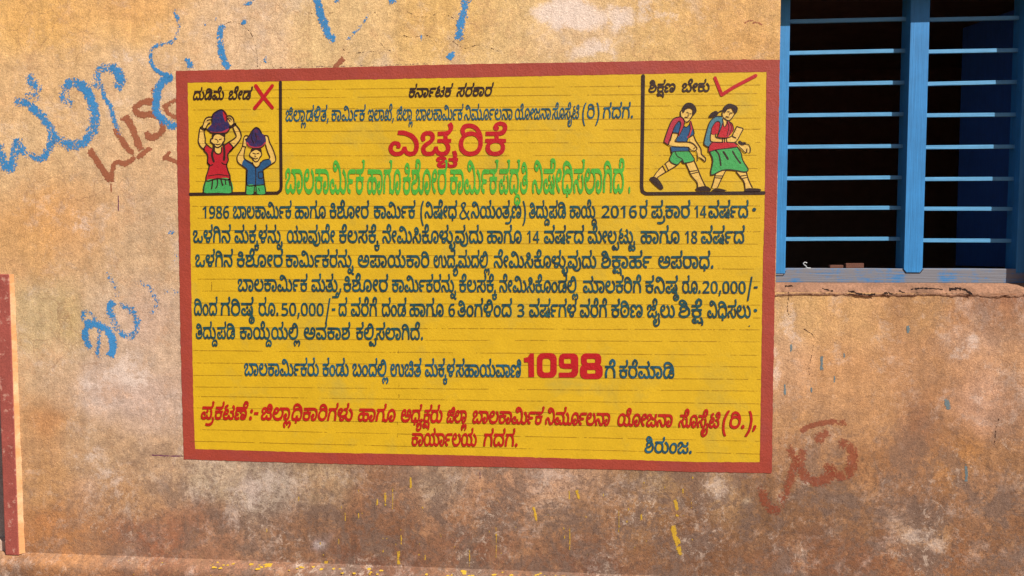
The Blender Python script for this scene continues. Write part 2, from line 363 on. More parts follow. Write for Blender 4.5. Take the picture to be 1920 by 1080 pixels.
def line_set(a, b, fine0, fine1, step, coarse, extra):
    v = set(extra)
    x = a
    while x < b:
        v.add(x); x += step if fine0 <= x < fine1 else coarse
    v.add(b); v = sorted(v); out = [v[0]]
    for q in v[1:]:
        if q - out[-1] > 1e-4 and (q in extra or q - out[-1] > step * 0.3 or q == b): out.append(q)
    return out
fx0, fx1 = P(-20, 540).x, P(1940, 540).x
fz0, fz1 = LEDGE - .05, P(960, -30).z
XS = line_set(HX0, HX1, fx0, fx1, 0.012, 0.12, [OX0, OX1, WX0, WX1])
ZS = line_set(LEDGE - 0.02, HTOP, fz0, fz1, 0.012, 0.12, [OZ0, OZ1, WZ0, WZ1])
ix = {x: i for i, x in enumerate(XS)}
verts = [(x, 0, z) for x in XS for z in ZS]; faces = []
nz_ = len(ZS)
def in_hole(x, z):
    return (WX0 < x < WX1 and WZ0 < z < WZ1) or (OX0 < x < OX1 and OZ0 < z < OZ1)
for i in range(len(XS) - 1):
    for j in range(nz_ - 1):
        if in_hole((XS[i] + XS[i + 1]) / 2, (ZS[j] + ZS[j + 1]) / 2): continue
        a = i * nz_ + j; faces.append((a, a + nz_, a + nz_ + 1, a + 1))
# reveals, with thickness behind
T = 0.10
def reveal(x0, x1, z0, z1, dep):
    for (a, b) in (((x0, z0), (x0, z1)), ((x1, z1), (x1, z0)), ((x0, z1), (x1, z1)), ((x1, z0), (x0, z0))):
        n0 = 10
        base = len(verts)
        for k in range(n0 + 1):
            t_ = k / n0; X = a[0] + (b[0] - a[0]) * t_; Z = a[1] + (b[1] - a[1]) * t_
            verts.append((X, 0, Z)); verts.append((X, dep, Z))
        for k in range(n0):
            q = base + 2 * k; faces.append((q, q + 1, q + 3, q + 2))
reveal(WX0, WX1, WZ0, WZ1, T); reveal(OX0, OX1, OZ0, OZ1, 0.12)
me = mesh('wall', verts, faces); set_stain(me)
wall = link('wall', me, M['wall'], house)
for p in me.polygons: p.use_smooth = False

# plinth: front face, rounded nose and top, one displaced sheet
pt = 0.046
prof = [(0.0, LEDGE + 0.005), (-0.010, LEDGE), (-0.022, LEDGE - 0.006), (-0.034, LEDGE - 0.013), (-0.042, LEDGE - 0.021), (-pt, LEDGE - 0.032)]
z_ = LEDGE - 0.044
while z_ > -0.05: prof.append((-pt - 0.01 * (LEDGE - z_), z_)); z_ -= 0.014
PX = line_set(HX0, HX1, fx0, fx1, 0.016, 0.15, [])
verts = []; faces = []
for x in PX:
    for k, (y, z) in enumerate(prof):
        d = noise.noise(Vector((x * 14, z * 14, 3))) * 0.005 + noise.noise(Vector((x * 50, z * 50 + k, 3))) * 0.0025
        if k == 0: d = 0
        verts.append((x, y + d, z + (0.5 * d if k > 0 else 0)))
np_ = len(prof)
for i in range(len(PX) - 1):
    for j in range(np_ - 1):
        a = i * np_ + j; faces.append((a + 1, a + np_ + 1, a + np_, a))
me = mesh('plinth', verts, faces); set_stain(me); link('plinth', me, M['wall'], house)
for p in me.polygons: p.use_smooth = True

# the rest of the house body: back, sides, roof, floor, so the room is dark
def house_box(name, b, mat): return box(name, b, mat, house)
house_box('side_wall', (HX0 - .002, HX0 + 0.2, 0.004, 4.2, 0, HTOP), M['inside'])
house_box('side_wall', (HX1 - 0.2, HX1 + .002, 0.004, 4.2, 0, HTOP), M['inside'])
house_box('back_wall', (HX0 + .2, HX1 - .2, 4.0, 4.2, 0, HTOP), M['inside'])
house_box('roof', (HX0 - .1, HX1 + .1, 0.003, 4.3, HTOP - .002, HTOP + 0.15), M['inside'])
house_box('floor', (HX0 + .2, HX1 - .2, 0.02, 4.0, 0.25, 0.30), M['inside'])
# inner face of the front wall, in pieces round the openings
for b in ((HX0 + .2, WX0 - .0, 0.31, 0.36), (WX1, HX1 - .2, 0.31, 0.36)):
    pass
house_box('inner_wall', (HX0 + .2, WX0 - .004, T - .002, T + .04, .3, HTOP - .004), M['inside'])
house_box('inner_wall', (WX1 + .25, HX1 - .2, T - .002, T + .04, .3, HTOP - .004), M['inside'])
house_box('inner_wall', (WX0 - .004, WX1 + .25, T - .002, T + .04, .3, WZ0 - .002), M['inside'])
house_box('inner_wall', (WX0 - .004, WX1 + .25, T - .002, T + .04, WZ1 + .30, HTOP - .004), M['inside'])

# ------------------------------------------------------------------ window
FD = 0.070          # the frame's face sits this far behind the wall's face
def wood_attrs(o, along=0.0, worn=0.0):
    me = o.data
    for nme, v in (('along', along), ('worn', worn)):
        a = me.attributes.new(nme, 'FLOAT', 'POINT'); a.data.foreach_set('value', [v] * len(me.vertices))
    return o
RZ1 = P(1600, 503.5, FD).z; RZ0 = P(1600, 530, FD).z      # bottom rail
win = box('window', (WX0 + .001, WX1 - .001, FD, FD + 0.07, RZ0, RZ1), M['frame'], house, 0.002)
win['label'] = 'blue wooden window frame with flat iron bars and worn bottom rail'
wood_attrs(win, 1.0, 0.80)
sx1 = P(1481, 60, FD).x
st = wood_attrs(box('stile', (WX0 + .001, sx1, FD - .0015, FD + .07, RZ1 - P(0, 503, FD).z + P(0, 512, FD).z, WZ1), M['frame'], win, 0.002), 0, 0.12)
mx0, mx1 = P(1705, 100, FD).x, P(1741, 100, FD).x
# mullion with its chamfered foot lapping the rail
zb = P(1711, 511, FD).z; zc = P(1711, 505, FD).z
ch = 0.010
pts = [(mx0 + ch, zb), (mx1 - ch, zb), (mx1, zc), (mx1, WZ1), (mx0, WZ1), (mx0, zc)]
bm = bmesh.new()
f_ = bm.faces.new([bm.verts.new((x, FD - .002, z)) for x, z in pts])
r = bmesh.ops.extrude_face_region(bm, geom=[f_]); bmesh.ops.translate(bm, vec=(0, 0.073, 0), verts=[v for v in r['geom'] if isinstance(v, bmesh.types.BMVert)])
bmesh.ops.recalc_face_normals(bm, faces=bm.faces[:]); bmesh.ops.bevel(bm, geom=bm.edges[:], offset=0.0012, segments=2, affect='EDGES')
me = bpy.data.meshes.new('mullion'); bm.to_mesh(me); bm.free()
mull = wood_attrs(link('mullion', me, M['frame'], win), 0, 0.05)
# dark joint lines where mullion and stile meet the rail
def seam(pts2, name='joint_line'):
    vs = []; fs = []
    for (x0, z0), (x1, z1) in zip(pts2, pts2[1:]):
        dx, dz = x1 - x0, z1 - z0; L = math.hypot(dx, dz); nx, nz2 = -dz / L * .0012, dx / L * .0012
        b = len(vs); vs += [(x0 + nx, FD - .0008, z0 + nz2), (x1 + nx, FD - .0008, z1 + nz2), (x1 - nx, FD - .0008, z1 - nz2), (x0 - nx, FD - .0008, z0 - nz2)]
        fs.append((b, b + 1, b + 2, b + 3))
    return mesh(name, vs, fs)
M['seam'] = simple_mat('dark_joint', (30, 24, 24))
link('joint_line', seam([(mx0 - .003, zc + .002), (mx0 + ch - .002, zb - .002), (mx1 - ch + .002, zb - .002), (mx1 + .003, zc + .002)]), M['seam'], win)
link('joint_line', seam([(WX0 + .01, P(0, 512, FD).z - .001), (sx1 - .008, P(0, 512, FD).z - .001), (sx1 + .002, P(0, 505, FD).z)]), M['seam'], win)
# right stile, out of the photo but it closes the opening
wood_attrs(box('stile', (WX1 - .05, WX1 - .001, FD - .0015, FD + .07, zb, WZ1), M['frame'], win, 0.002), 0, 0.1)
BD = FD + 0.034
for side, ys in (('l', (37.5, 97, 156.5, 215, 274.5, 333.5, 390, 448)), ('r', (35, 95.5, 155.5, 215.5, 275.5, 335.5, 391.5, 451))):
    for k, y in enumerate(ys):
        xa, xb = (sx1 - .002, mx0 + .002) if side == 'l' else (mx1 - .002, WX1 - .048)
        zc_ = P(1590 if side == 'l' else 1810, y, BD).z
        tilt = random.uniform(-.0018, .0018)
        v, f = box_data(xa, xb, BD, BD + .006, -.0072, .0072)
        # cut along its length so that paint wear can vary
        me = bpy.data.meshes.new('bar'); bm = bmesh.new()
        n_ = 12; ring = []
        for q in range(n_ + 1):
            X = xa + (xb - xa) * q / n_; dz = tilt * (q / n_ - .5) * 1.2
            ring.append([bm.verts.new((X, yy, zc_ + dz + zz)) for yy, zz in ((BD, -.0064), (BD + .0015, -.0073), (BD + .009, -.0073), (BD + .009, .0073), (BD + .0015, .0073), (BD, .0064))])
        for q in range(n_):
            for e in range(6): bm.faces.new((ring[q][e], ring[q][(e + 1) % 6], ring[q + 1][(e + 1) % 6], ring[q + 1][e]))
        bm.faces.new(ring[0]); bm.faces.new(ring[-1]); bmesh.ops.recalc_face_normals(bm, faces=bm.faces[:])
        bm.to_mesh(me); bm.free()
        o = link('bar', me, M['bar'], win)
        a = me.attributes.new('along', 'FLOAT', 'POINT'); a.data.foreach_set('value', [1.0] * len(me.vertices))
        wv = [random.uniform(0.0, .3) + (.25 * max(0, (v_.co.x - xa) / (xb - xa) - .45) if side == 'l' else 0.05) for v_ in me.vertices]
        b = me.attributes.new('worn', 'FLOAT', 'POINT'); b.data.foreach_set('value', wv)
# shutter leaf folded inwards, in the dark of the room
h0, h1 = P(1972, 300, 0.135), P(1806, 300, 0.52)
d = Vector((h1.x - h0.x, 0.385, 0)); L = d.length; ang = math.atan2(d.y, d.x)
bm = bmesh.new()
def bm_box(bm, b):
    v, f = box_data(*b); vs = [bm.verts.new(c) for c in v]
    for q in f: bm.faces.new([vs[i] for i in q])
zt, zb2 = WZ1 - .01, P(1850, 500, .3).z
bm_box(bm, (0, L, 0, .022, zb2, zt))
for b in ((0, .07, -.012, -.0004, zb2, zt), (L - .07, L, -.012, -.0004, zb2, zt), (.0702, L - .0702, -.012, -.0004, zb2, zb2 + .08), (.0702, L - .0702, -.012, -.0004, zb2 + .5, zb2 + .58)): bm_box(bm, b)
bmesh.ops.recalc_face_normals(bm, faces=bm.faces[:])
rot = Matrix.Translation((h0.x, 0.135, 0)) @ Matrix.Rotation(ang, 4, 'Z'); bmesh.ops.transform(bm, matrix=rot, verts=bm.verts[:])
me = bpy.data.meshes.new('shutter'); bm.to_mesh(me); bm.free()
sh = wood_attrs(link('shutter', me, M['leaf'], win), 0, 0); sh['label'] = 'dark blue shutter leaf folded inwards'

# mortar sill under the frame, lumpy, with broken cracks
verts = []; faces = []
sxs = [WX0 + (WX1 - WX0) * i / 150 for i in range(151)]
zt_, zb0 = RZ0 + .0005, WZ0 - .010
for x in sxs:
    zb_ = zb0 + .007 * noise.noise(Vector((x * 9, 0, 1))) + .006 * noise.noise(Vector((x * 45, 0, 2)))
    for k in range(9):
        t_ = k / 8
        z = zt_ + (zb_ - zt_) * t_; y = FD - .002 - (FD - 0.002 + .003) * (t_ ** 0.6)
        d_ = noise.noise(Vector((x * 25, z * 40, 1))) * .004 + noise.noise(Vector((x * 90, z * 90, 1))) * .0025
        if k == 8: y = -.0022; d_ = 0
        if k == 7: y = min(y, -.003)
        verts.append((x, y + d_ * (t_ > 0), z))
for i in range(150):
    for k in range(8):
        a = i * 9 + k; faces.append((a + 1, a + 10, a + 9, a))
me = mesh('sill', verts, faces); link('sill', me, M['sill'], house)

# things lying on the inner sill
def tube(bm, pts, r, n=8):
    rings = []
    for i, p in enumerate(pts):
        a = pts[max(0, i - 1)]; b = pts[min(len(pts) - 1, i + 1)]
        t_ = (Vector(b) - Vector(a)).normalized(); u = t_.orthogonal().normalized(); v = t_.cross(u)
        rings.append([bm.verts.new(Vector(p) + (u * math.cos(2 * math.pi * k / n) + v * math.sin(2 * math.pi * k / n)) * r) for k in range(n)])
    for A, B in zip(rings, rings[1:]):
        for k in range(n): bm.faces.new((A[k], A[(k + 1) % n], B[(k + 1) % n], B[k]))
    bm.faces.new(rings[0]); bm.faces.new(list(reversed(rings[-1])))
hk = [(1513,493),(1509,491.5),(1506,494),(1508,497),(1512,498.5),(1511,501),(1515,502.5),(1520,502.5)]
bm = bmesh.new(); hp = [P(a, b, FD + .03) for a, b in hk]
sm = []
for i in range(len(hp) - 1):
    for q in range(3): sm.append(hp[i].lerp(hp[i + 1], q / 3))
sm.append(hp[-1]); tube(bm, sm, .0016); bmesh.ops.recalc_face_normals(bm, faces=bm.faces[:])
me = bpy.data.meshes.new('wire_hook'); bm.to_mesh(me); bm.free()
tag(link('wire_hook', me, M['iron']), 'small pale bent wire hook lying on the window rail', 'hook')
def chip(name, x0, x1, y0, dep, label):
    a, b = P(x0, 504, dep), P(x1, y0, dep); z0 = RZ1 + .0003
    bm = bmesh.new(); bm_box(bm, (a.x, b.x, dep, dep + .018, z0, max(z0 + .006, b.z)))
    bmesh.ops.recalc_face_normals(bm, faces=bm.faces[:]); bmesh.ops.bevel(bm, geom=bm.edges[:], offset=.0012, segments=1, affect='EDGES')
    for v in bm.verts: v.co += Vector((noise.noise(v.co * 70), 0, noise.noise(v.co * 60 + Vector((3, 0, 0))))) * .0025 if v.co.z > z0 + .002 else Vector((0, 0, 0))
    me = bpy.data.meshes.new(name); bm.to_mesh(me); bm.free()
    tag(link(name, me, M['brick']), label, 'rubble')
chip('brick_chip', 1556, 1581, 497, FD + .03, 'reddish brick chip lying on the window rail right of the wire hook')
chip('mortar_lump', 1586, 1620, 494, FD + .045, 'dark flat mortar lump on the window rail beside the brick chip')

# ------------------------------------------------------------------ small opening at the left with its painted band
bw = P(30, 700).x - OX1
ZT = P(0, 514).z
band_t = 0.019
def band(bx, name):
    return box(name, bx, M['band'], house, 0.004)
sur = band((OX1 + .0005, OX1 + bw, -band_t, -.0003, LEDGE - .001, ZT), 'surround'); sur['label'] = 'raised red band round the small opening, chalky at the edges'
band((OX0 - bw, OX0 - .0005, -band_t, -.0003, LEDGE - .001, ZT), 'surround')
band((OX0 - .0002, OX1 + .0002, -band_t - .0004, -.0003, OZ1, ZT), 'surround')
# its cream-washed splay, running out to the wall
verts = []; faces = []
nz2 = 90
for j in range(nz2 + 1):
    z = LEDGE + .004 + (ZT - LEDGE - .004) * j / nz2
    w_ = .005 + .005 * (ZT - z) / (ZT - LEDGE) + .004 * noise.noise(Vector((0, z * 6, 2))) + .002 * noise.noise(Vector((0, z * 30, 2)))
    xr = OX1 + bw - .002
    for x, y in ((xr, -band_t + .0025 - .001), (xr + .004, -band_t + .003), (xr + .004 + w_ * .5, -.008), (xr + .004 + w_, -.0003)):
        verts.append((x + .0012 * noise.noise(Vector((x * 3, z * 45, 5))), y, z))
for j in range(nz2):
    for k in range(3):
        a = j * 4 + k; faces.append((a, a + 1, a + 5, a + 4))
me = mesh('splay', verts, faces); link('splay', me, M['cream'], house)
# weathered board shutter inside it
door = box('board_door', (OX0 + .001, OX1 - .001, .075, .115, OZ0 + .001, OZ1 - .001), M['oldwood'], house)
door['label'] = 'weathered grey board shutter in the small opening'
nb = 6; bwid = (OX1 - OX0 - .006) / nb
for i in range(nb):
    x0 = OX0 + .003 + i * bwid
    box('board', (x0 + .0015, x0 + bwid - .0015, .060, .0749, OZ0 + .004, OZ1 - .004), M['oldwood'], door, .0015)

# ------------------------------------------------------------------ painted layers
def wob(x, y, a=0.35):
    v = Vector((x * .11, y * .11, 0)); u = Vector((x * .5, y * .5, 3))
    return (x + a * noise.noise(v) + a * .6 * noise.noise(u), y + a * noise.noise(v + Vector((40, 0, 0))) + a * .6 * noise.noise(u + Vector((40, 0, 0))))
def to_wall(c): return [(lambda p: (p.x, p.z))(P(x, y)) for x, y in c]
def area(c): return sum(c[i][0] * c[(i + 1) % len(c)][1] - c[(i + 1) % len(c)][0] * c[i][1] for i in range(len(c))) / 2
def fill(contours):
    """non-zero fill of closed contours in wall (x, z); returns verts2d, tris"""
    vs = []; es = []
    for c in contours:
        b = len(vs); n = len(c); vs += [Vector(p) for p in c]; es += [(b + i, b + (i + 1) % n) for i in range(n)]
    V_, E_, F_, *_ = delaunay_2d_cdt(vs, es, [], 0, 1e-7)
    if not F_: return [], []
    V_ = np.array([tuple(v) for v in V_]); F_ = [f for f in F_ if len(f) == 3]
    F = np.array(F_); cen = V_[F].mean(axis=1)
    wn = np.zeros(len(F), int)
    A = np.array([p for c in contours for p in c]); B = np.array([p for c in contours for p in c[1:] + c[:1]])
    for k in range(0, len(F), 600):
        cx = cen[k:k + 600, 0][:, None]; cy = cen[k:k + 600, 1][:, None]
        up = (A[:, 1] <= cy) & (B[:, 1] > cy); dn = (A[:, 1] > cy) & (B[:, 1] <= cy)
        s = (B[:, 0] - A[:, 0]) * (cy - A[:, 1]) - (cx - A[:, 0]) * (B[:, 1] - A[:, 1])
        wn[k:k + 600] = (up & (s > 0)).sum(1) - (dn & (s < 0)).sum(1)
    return V_, F[wn != 0]
def paint(name, groups, mat, layer, parent, label=None):
    """groups: list of contour sets (each filled on its own); one mesh lying on the wall at the given paint layer"""
    vs = []; fs = []
    for cs in groups:
        v, f = fill(cs)
        if len(f) == 0: continue
        b = len(vs); vs += [(p[0], -layer, p[1]) for p in v]
        for t_ in f:
            a, b_, c = (int(i) for i in t_)
            # face towards the viewer (-y): x,z clockwise order
            ar = (v[b_][0] - v[a][0]) * (v[c][1] - v[a][1]) - (v[c][0] - v[a][0]) * (v[b_][1] - v[a][1])
            if abs(ar) < 1e-12: continue
            fs.append((b + a, b + b_, b + c) if ar > 0 else (b + a, b + c, b + b_))
    o = link(name, mesh(name, vs, fs), mat, parent)
    if label: o['label'] = label
    return o
def cw(c): return c if area(c) < 0 else c[::-1]
def ccw(c): return c if area(c) > 0 else c[::-1]
def disc(x, y, r, n=10): return [(x + r * math.cos(2 * math.pi * k / n), y + r * math.sin(2 * math.pi * k / n)) for k in range(n)]
def catmull(p, k=4, closed=False):
    if len(p) < 3: return p
    out = []; n = len(p)
    rng = range(n if closed else n - 1)
    for i in rng:
        a = p[(i - 1) % n] if (closed or i) else p[0]; b = p[i]; c = p[(i + 1) % n]; d = p[(i + 2) % n] if (closed or i + 2 < n) else p[-1]
        for q in range(k):
            t_ = q / k
            out.append(tuple(.5 * (2 * b[j] + (c[j] - a[j]) * t_ + (2 * a[j] - 5 * b[j] + 4 * c[j] - d[j]) * t_ ** 2 + (3 * b[j] - a[j] - 3 * c[j] + d[j]) * t_ ** 3) for j in (0, 1)))
    if not closed: out.append(p[-1])
    return out
def stroke(pts, wdt, smooth=True, wobble=.3, vary=.18):
    """brush line as a set of overlapping convex pieces, px in, wall out"""
    p = catmull(pts, 3) if smooth else pts
    p = [wob(x, y, wobble) for x, y in p]; out = []
    rad = [wdt / 2 * (1 + vary * noise.noise(Vector((x * .2, y * .2, 9)))) for x, y in p]
    for (a, b, ra, rb) in zip(p, p[1:], rad, rad[1:]):
        dx, dy = b[0] - a[0], b[1] - a[1]; L_ = math.hypot(dx, dy)
        if L_ < 1e-6: continue
        nx, ny = -dy / L_, dx / L_
        out.append(cw(to_wall([(a[0] + nx * ra, a[1] + ny * ra), (b[0] + nx * rb, b[1] + ny * rb), (b[0] - nx * rb, b[1] - ny * rb), (a[0] - nx * ra, a[1] - ny * ra)])))
    for q, r_ in zip(p, rad): out.append(cw(to_wall(disc(q[0], q[1], r_, 8))))
    return out
def shape(pts, wobble=.3, k=3): return [cw(to_wall([wob(x, y, wobble) for x, y in catmull(pts, k, True)]))]
def poly(pts, wobble=.3):
    out = []
    for (a, b) in zip(pts, pts[1:] + pts[:1]):
        n = max(1, int(math.hypot(b[0] - a[0], b[1] - a[1]) / 7))
        out += [(a[0] + (b[0] - a[0]) * i / n, a[1] + (b[1] - a[1]) * i / n) for i in range(n)]
    return cw(to_wall([wob(x, y, wobble) for x, y in out]))

def brush(name, strokes, mat, layer, parent=None, label=None, cat=None, group=None, kind=None):
    """dry-brush strokes: (points, width px, coverage or [coverage per control point])"""
    vs = []; fs = []; cov = []
    cols = ((-1.3, 0.0), (-.85, .62), (-.4, .97), (0, 1.0), (.4, .97), (.85, .62), (1.3, 0.0))
    for si, (pts, wd, cv) in enumerate(strokes):
        cvs = cv if isinstance(cv, (list, tuple)) else [cv] * len(pts)
        P3 = catmull([(x, y) for x, y in pts], 6) if len(pts) > 2 else [(pts[0][0] + (pts[1][0] - pts[0][0]) * i / 6, pts[0][1] + (pts[1][1] - pts[0][1]) * i / 6) for i in range(7)]
        n = len(P3); base = len(vs); ly0 = layer + (si % 7) * .00006
        for i, (x, y) in enumerate(P3):
            a = P3[max(0, i - 1)]; b = P3[min(n - 1, i + 1)]; dx, dy = b[0] - a[0], b[1] - a[1]; L_ = math.hypot(dx, dy) or 1
            nx, ny = -dy / L_, dx / L_
            t_ = i / (n - 1); e = min(1, min(t_, 1 - t_) * n / 2.0 + .0); u = t_ * (len(cvs) - 1); k0 = min(int(u), len(cvs) - 2); c_ = cvs[k0] + (cvs[k0 + 1] - cvs[k0]) * (u - k0)
            wv = wd * .56 * (1 + .22 * noise.noise(Vector((x * .08, y * .08, 5))))
            ex = 0; ly = ly0 + i * .000008
            for s_, m_ in cols:
                q = P(x + nx * wv * s_ + ex, y + ny * wv * s_)
                vs.append((q.x, -ly, q.z)); cov.append(c_ * m_ * (.35 + .65 * e))
        for i in range(n - 1):
            for k_ in range(6):
                a = base + i * 7 + k_; fs.append((a, a + 7, a + 8, a + 1))
    me = mesh(name, vs, fs)
    at = me.attributes.new('cov', 'FLOAT', 'POINT'); at.data.foreach_set('value', cov)
    o = link(name, me, mat, parent)
    tag(o, label, cat, group, kind); return o

def brush_thing(name, strokes, mat, layer, parent=None, label=None, cat=None, group=None, part='brush_stroke'):
    """a painted mark as one thing whose strokes are its parts"""
    if parent is None:
        q = P(*strokes[0][0][0]); root = empty(name, (q.x, 0, q.z)); tag(root, label, cat, group)
        inv = Matrix.Translation(-Vector(root.location))
    for i, st_ in enumerate(strokes):
        o = brush(part, [st_], mat, layer + (i % 9) * .00002); o.parent = root; o.matrix_parent_inverse = inv
    return root

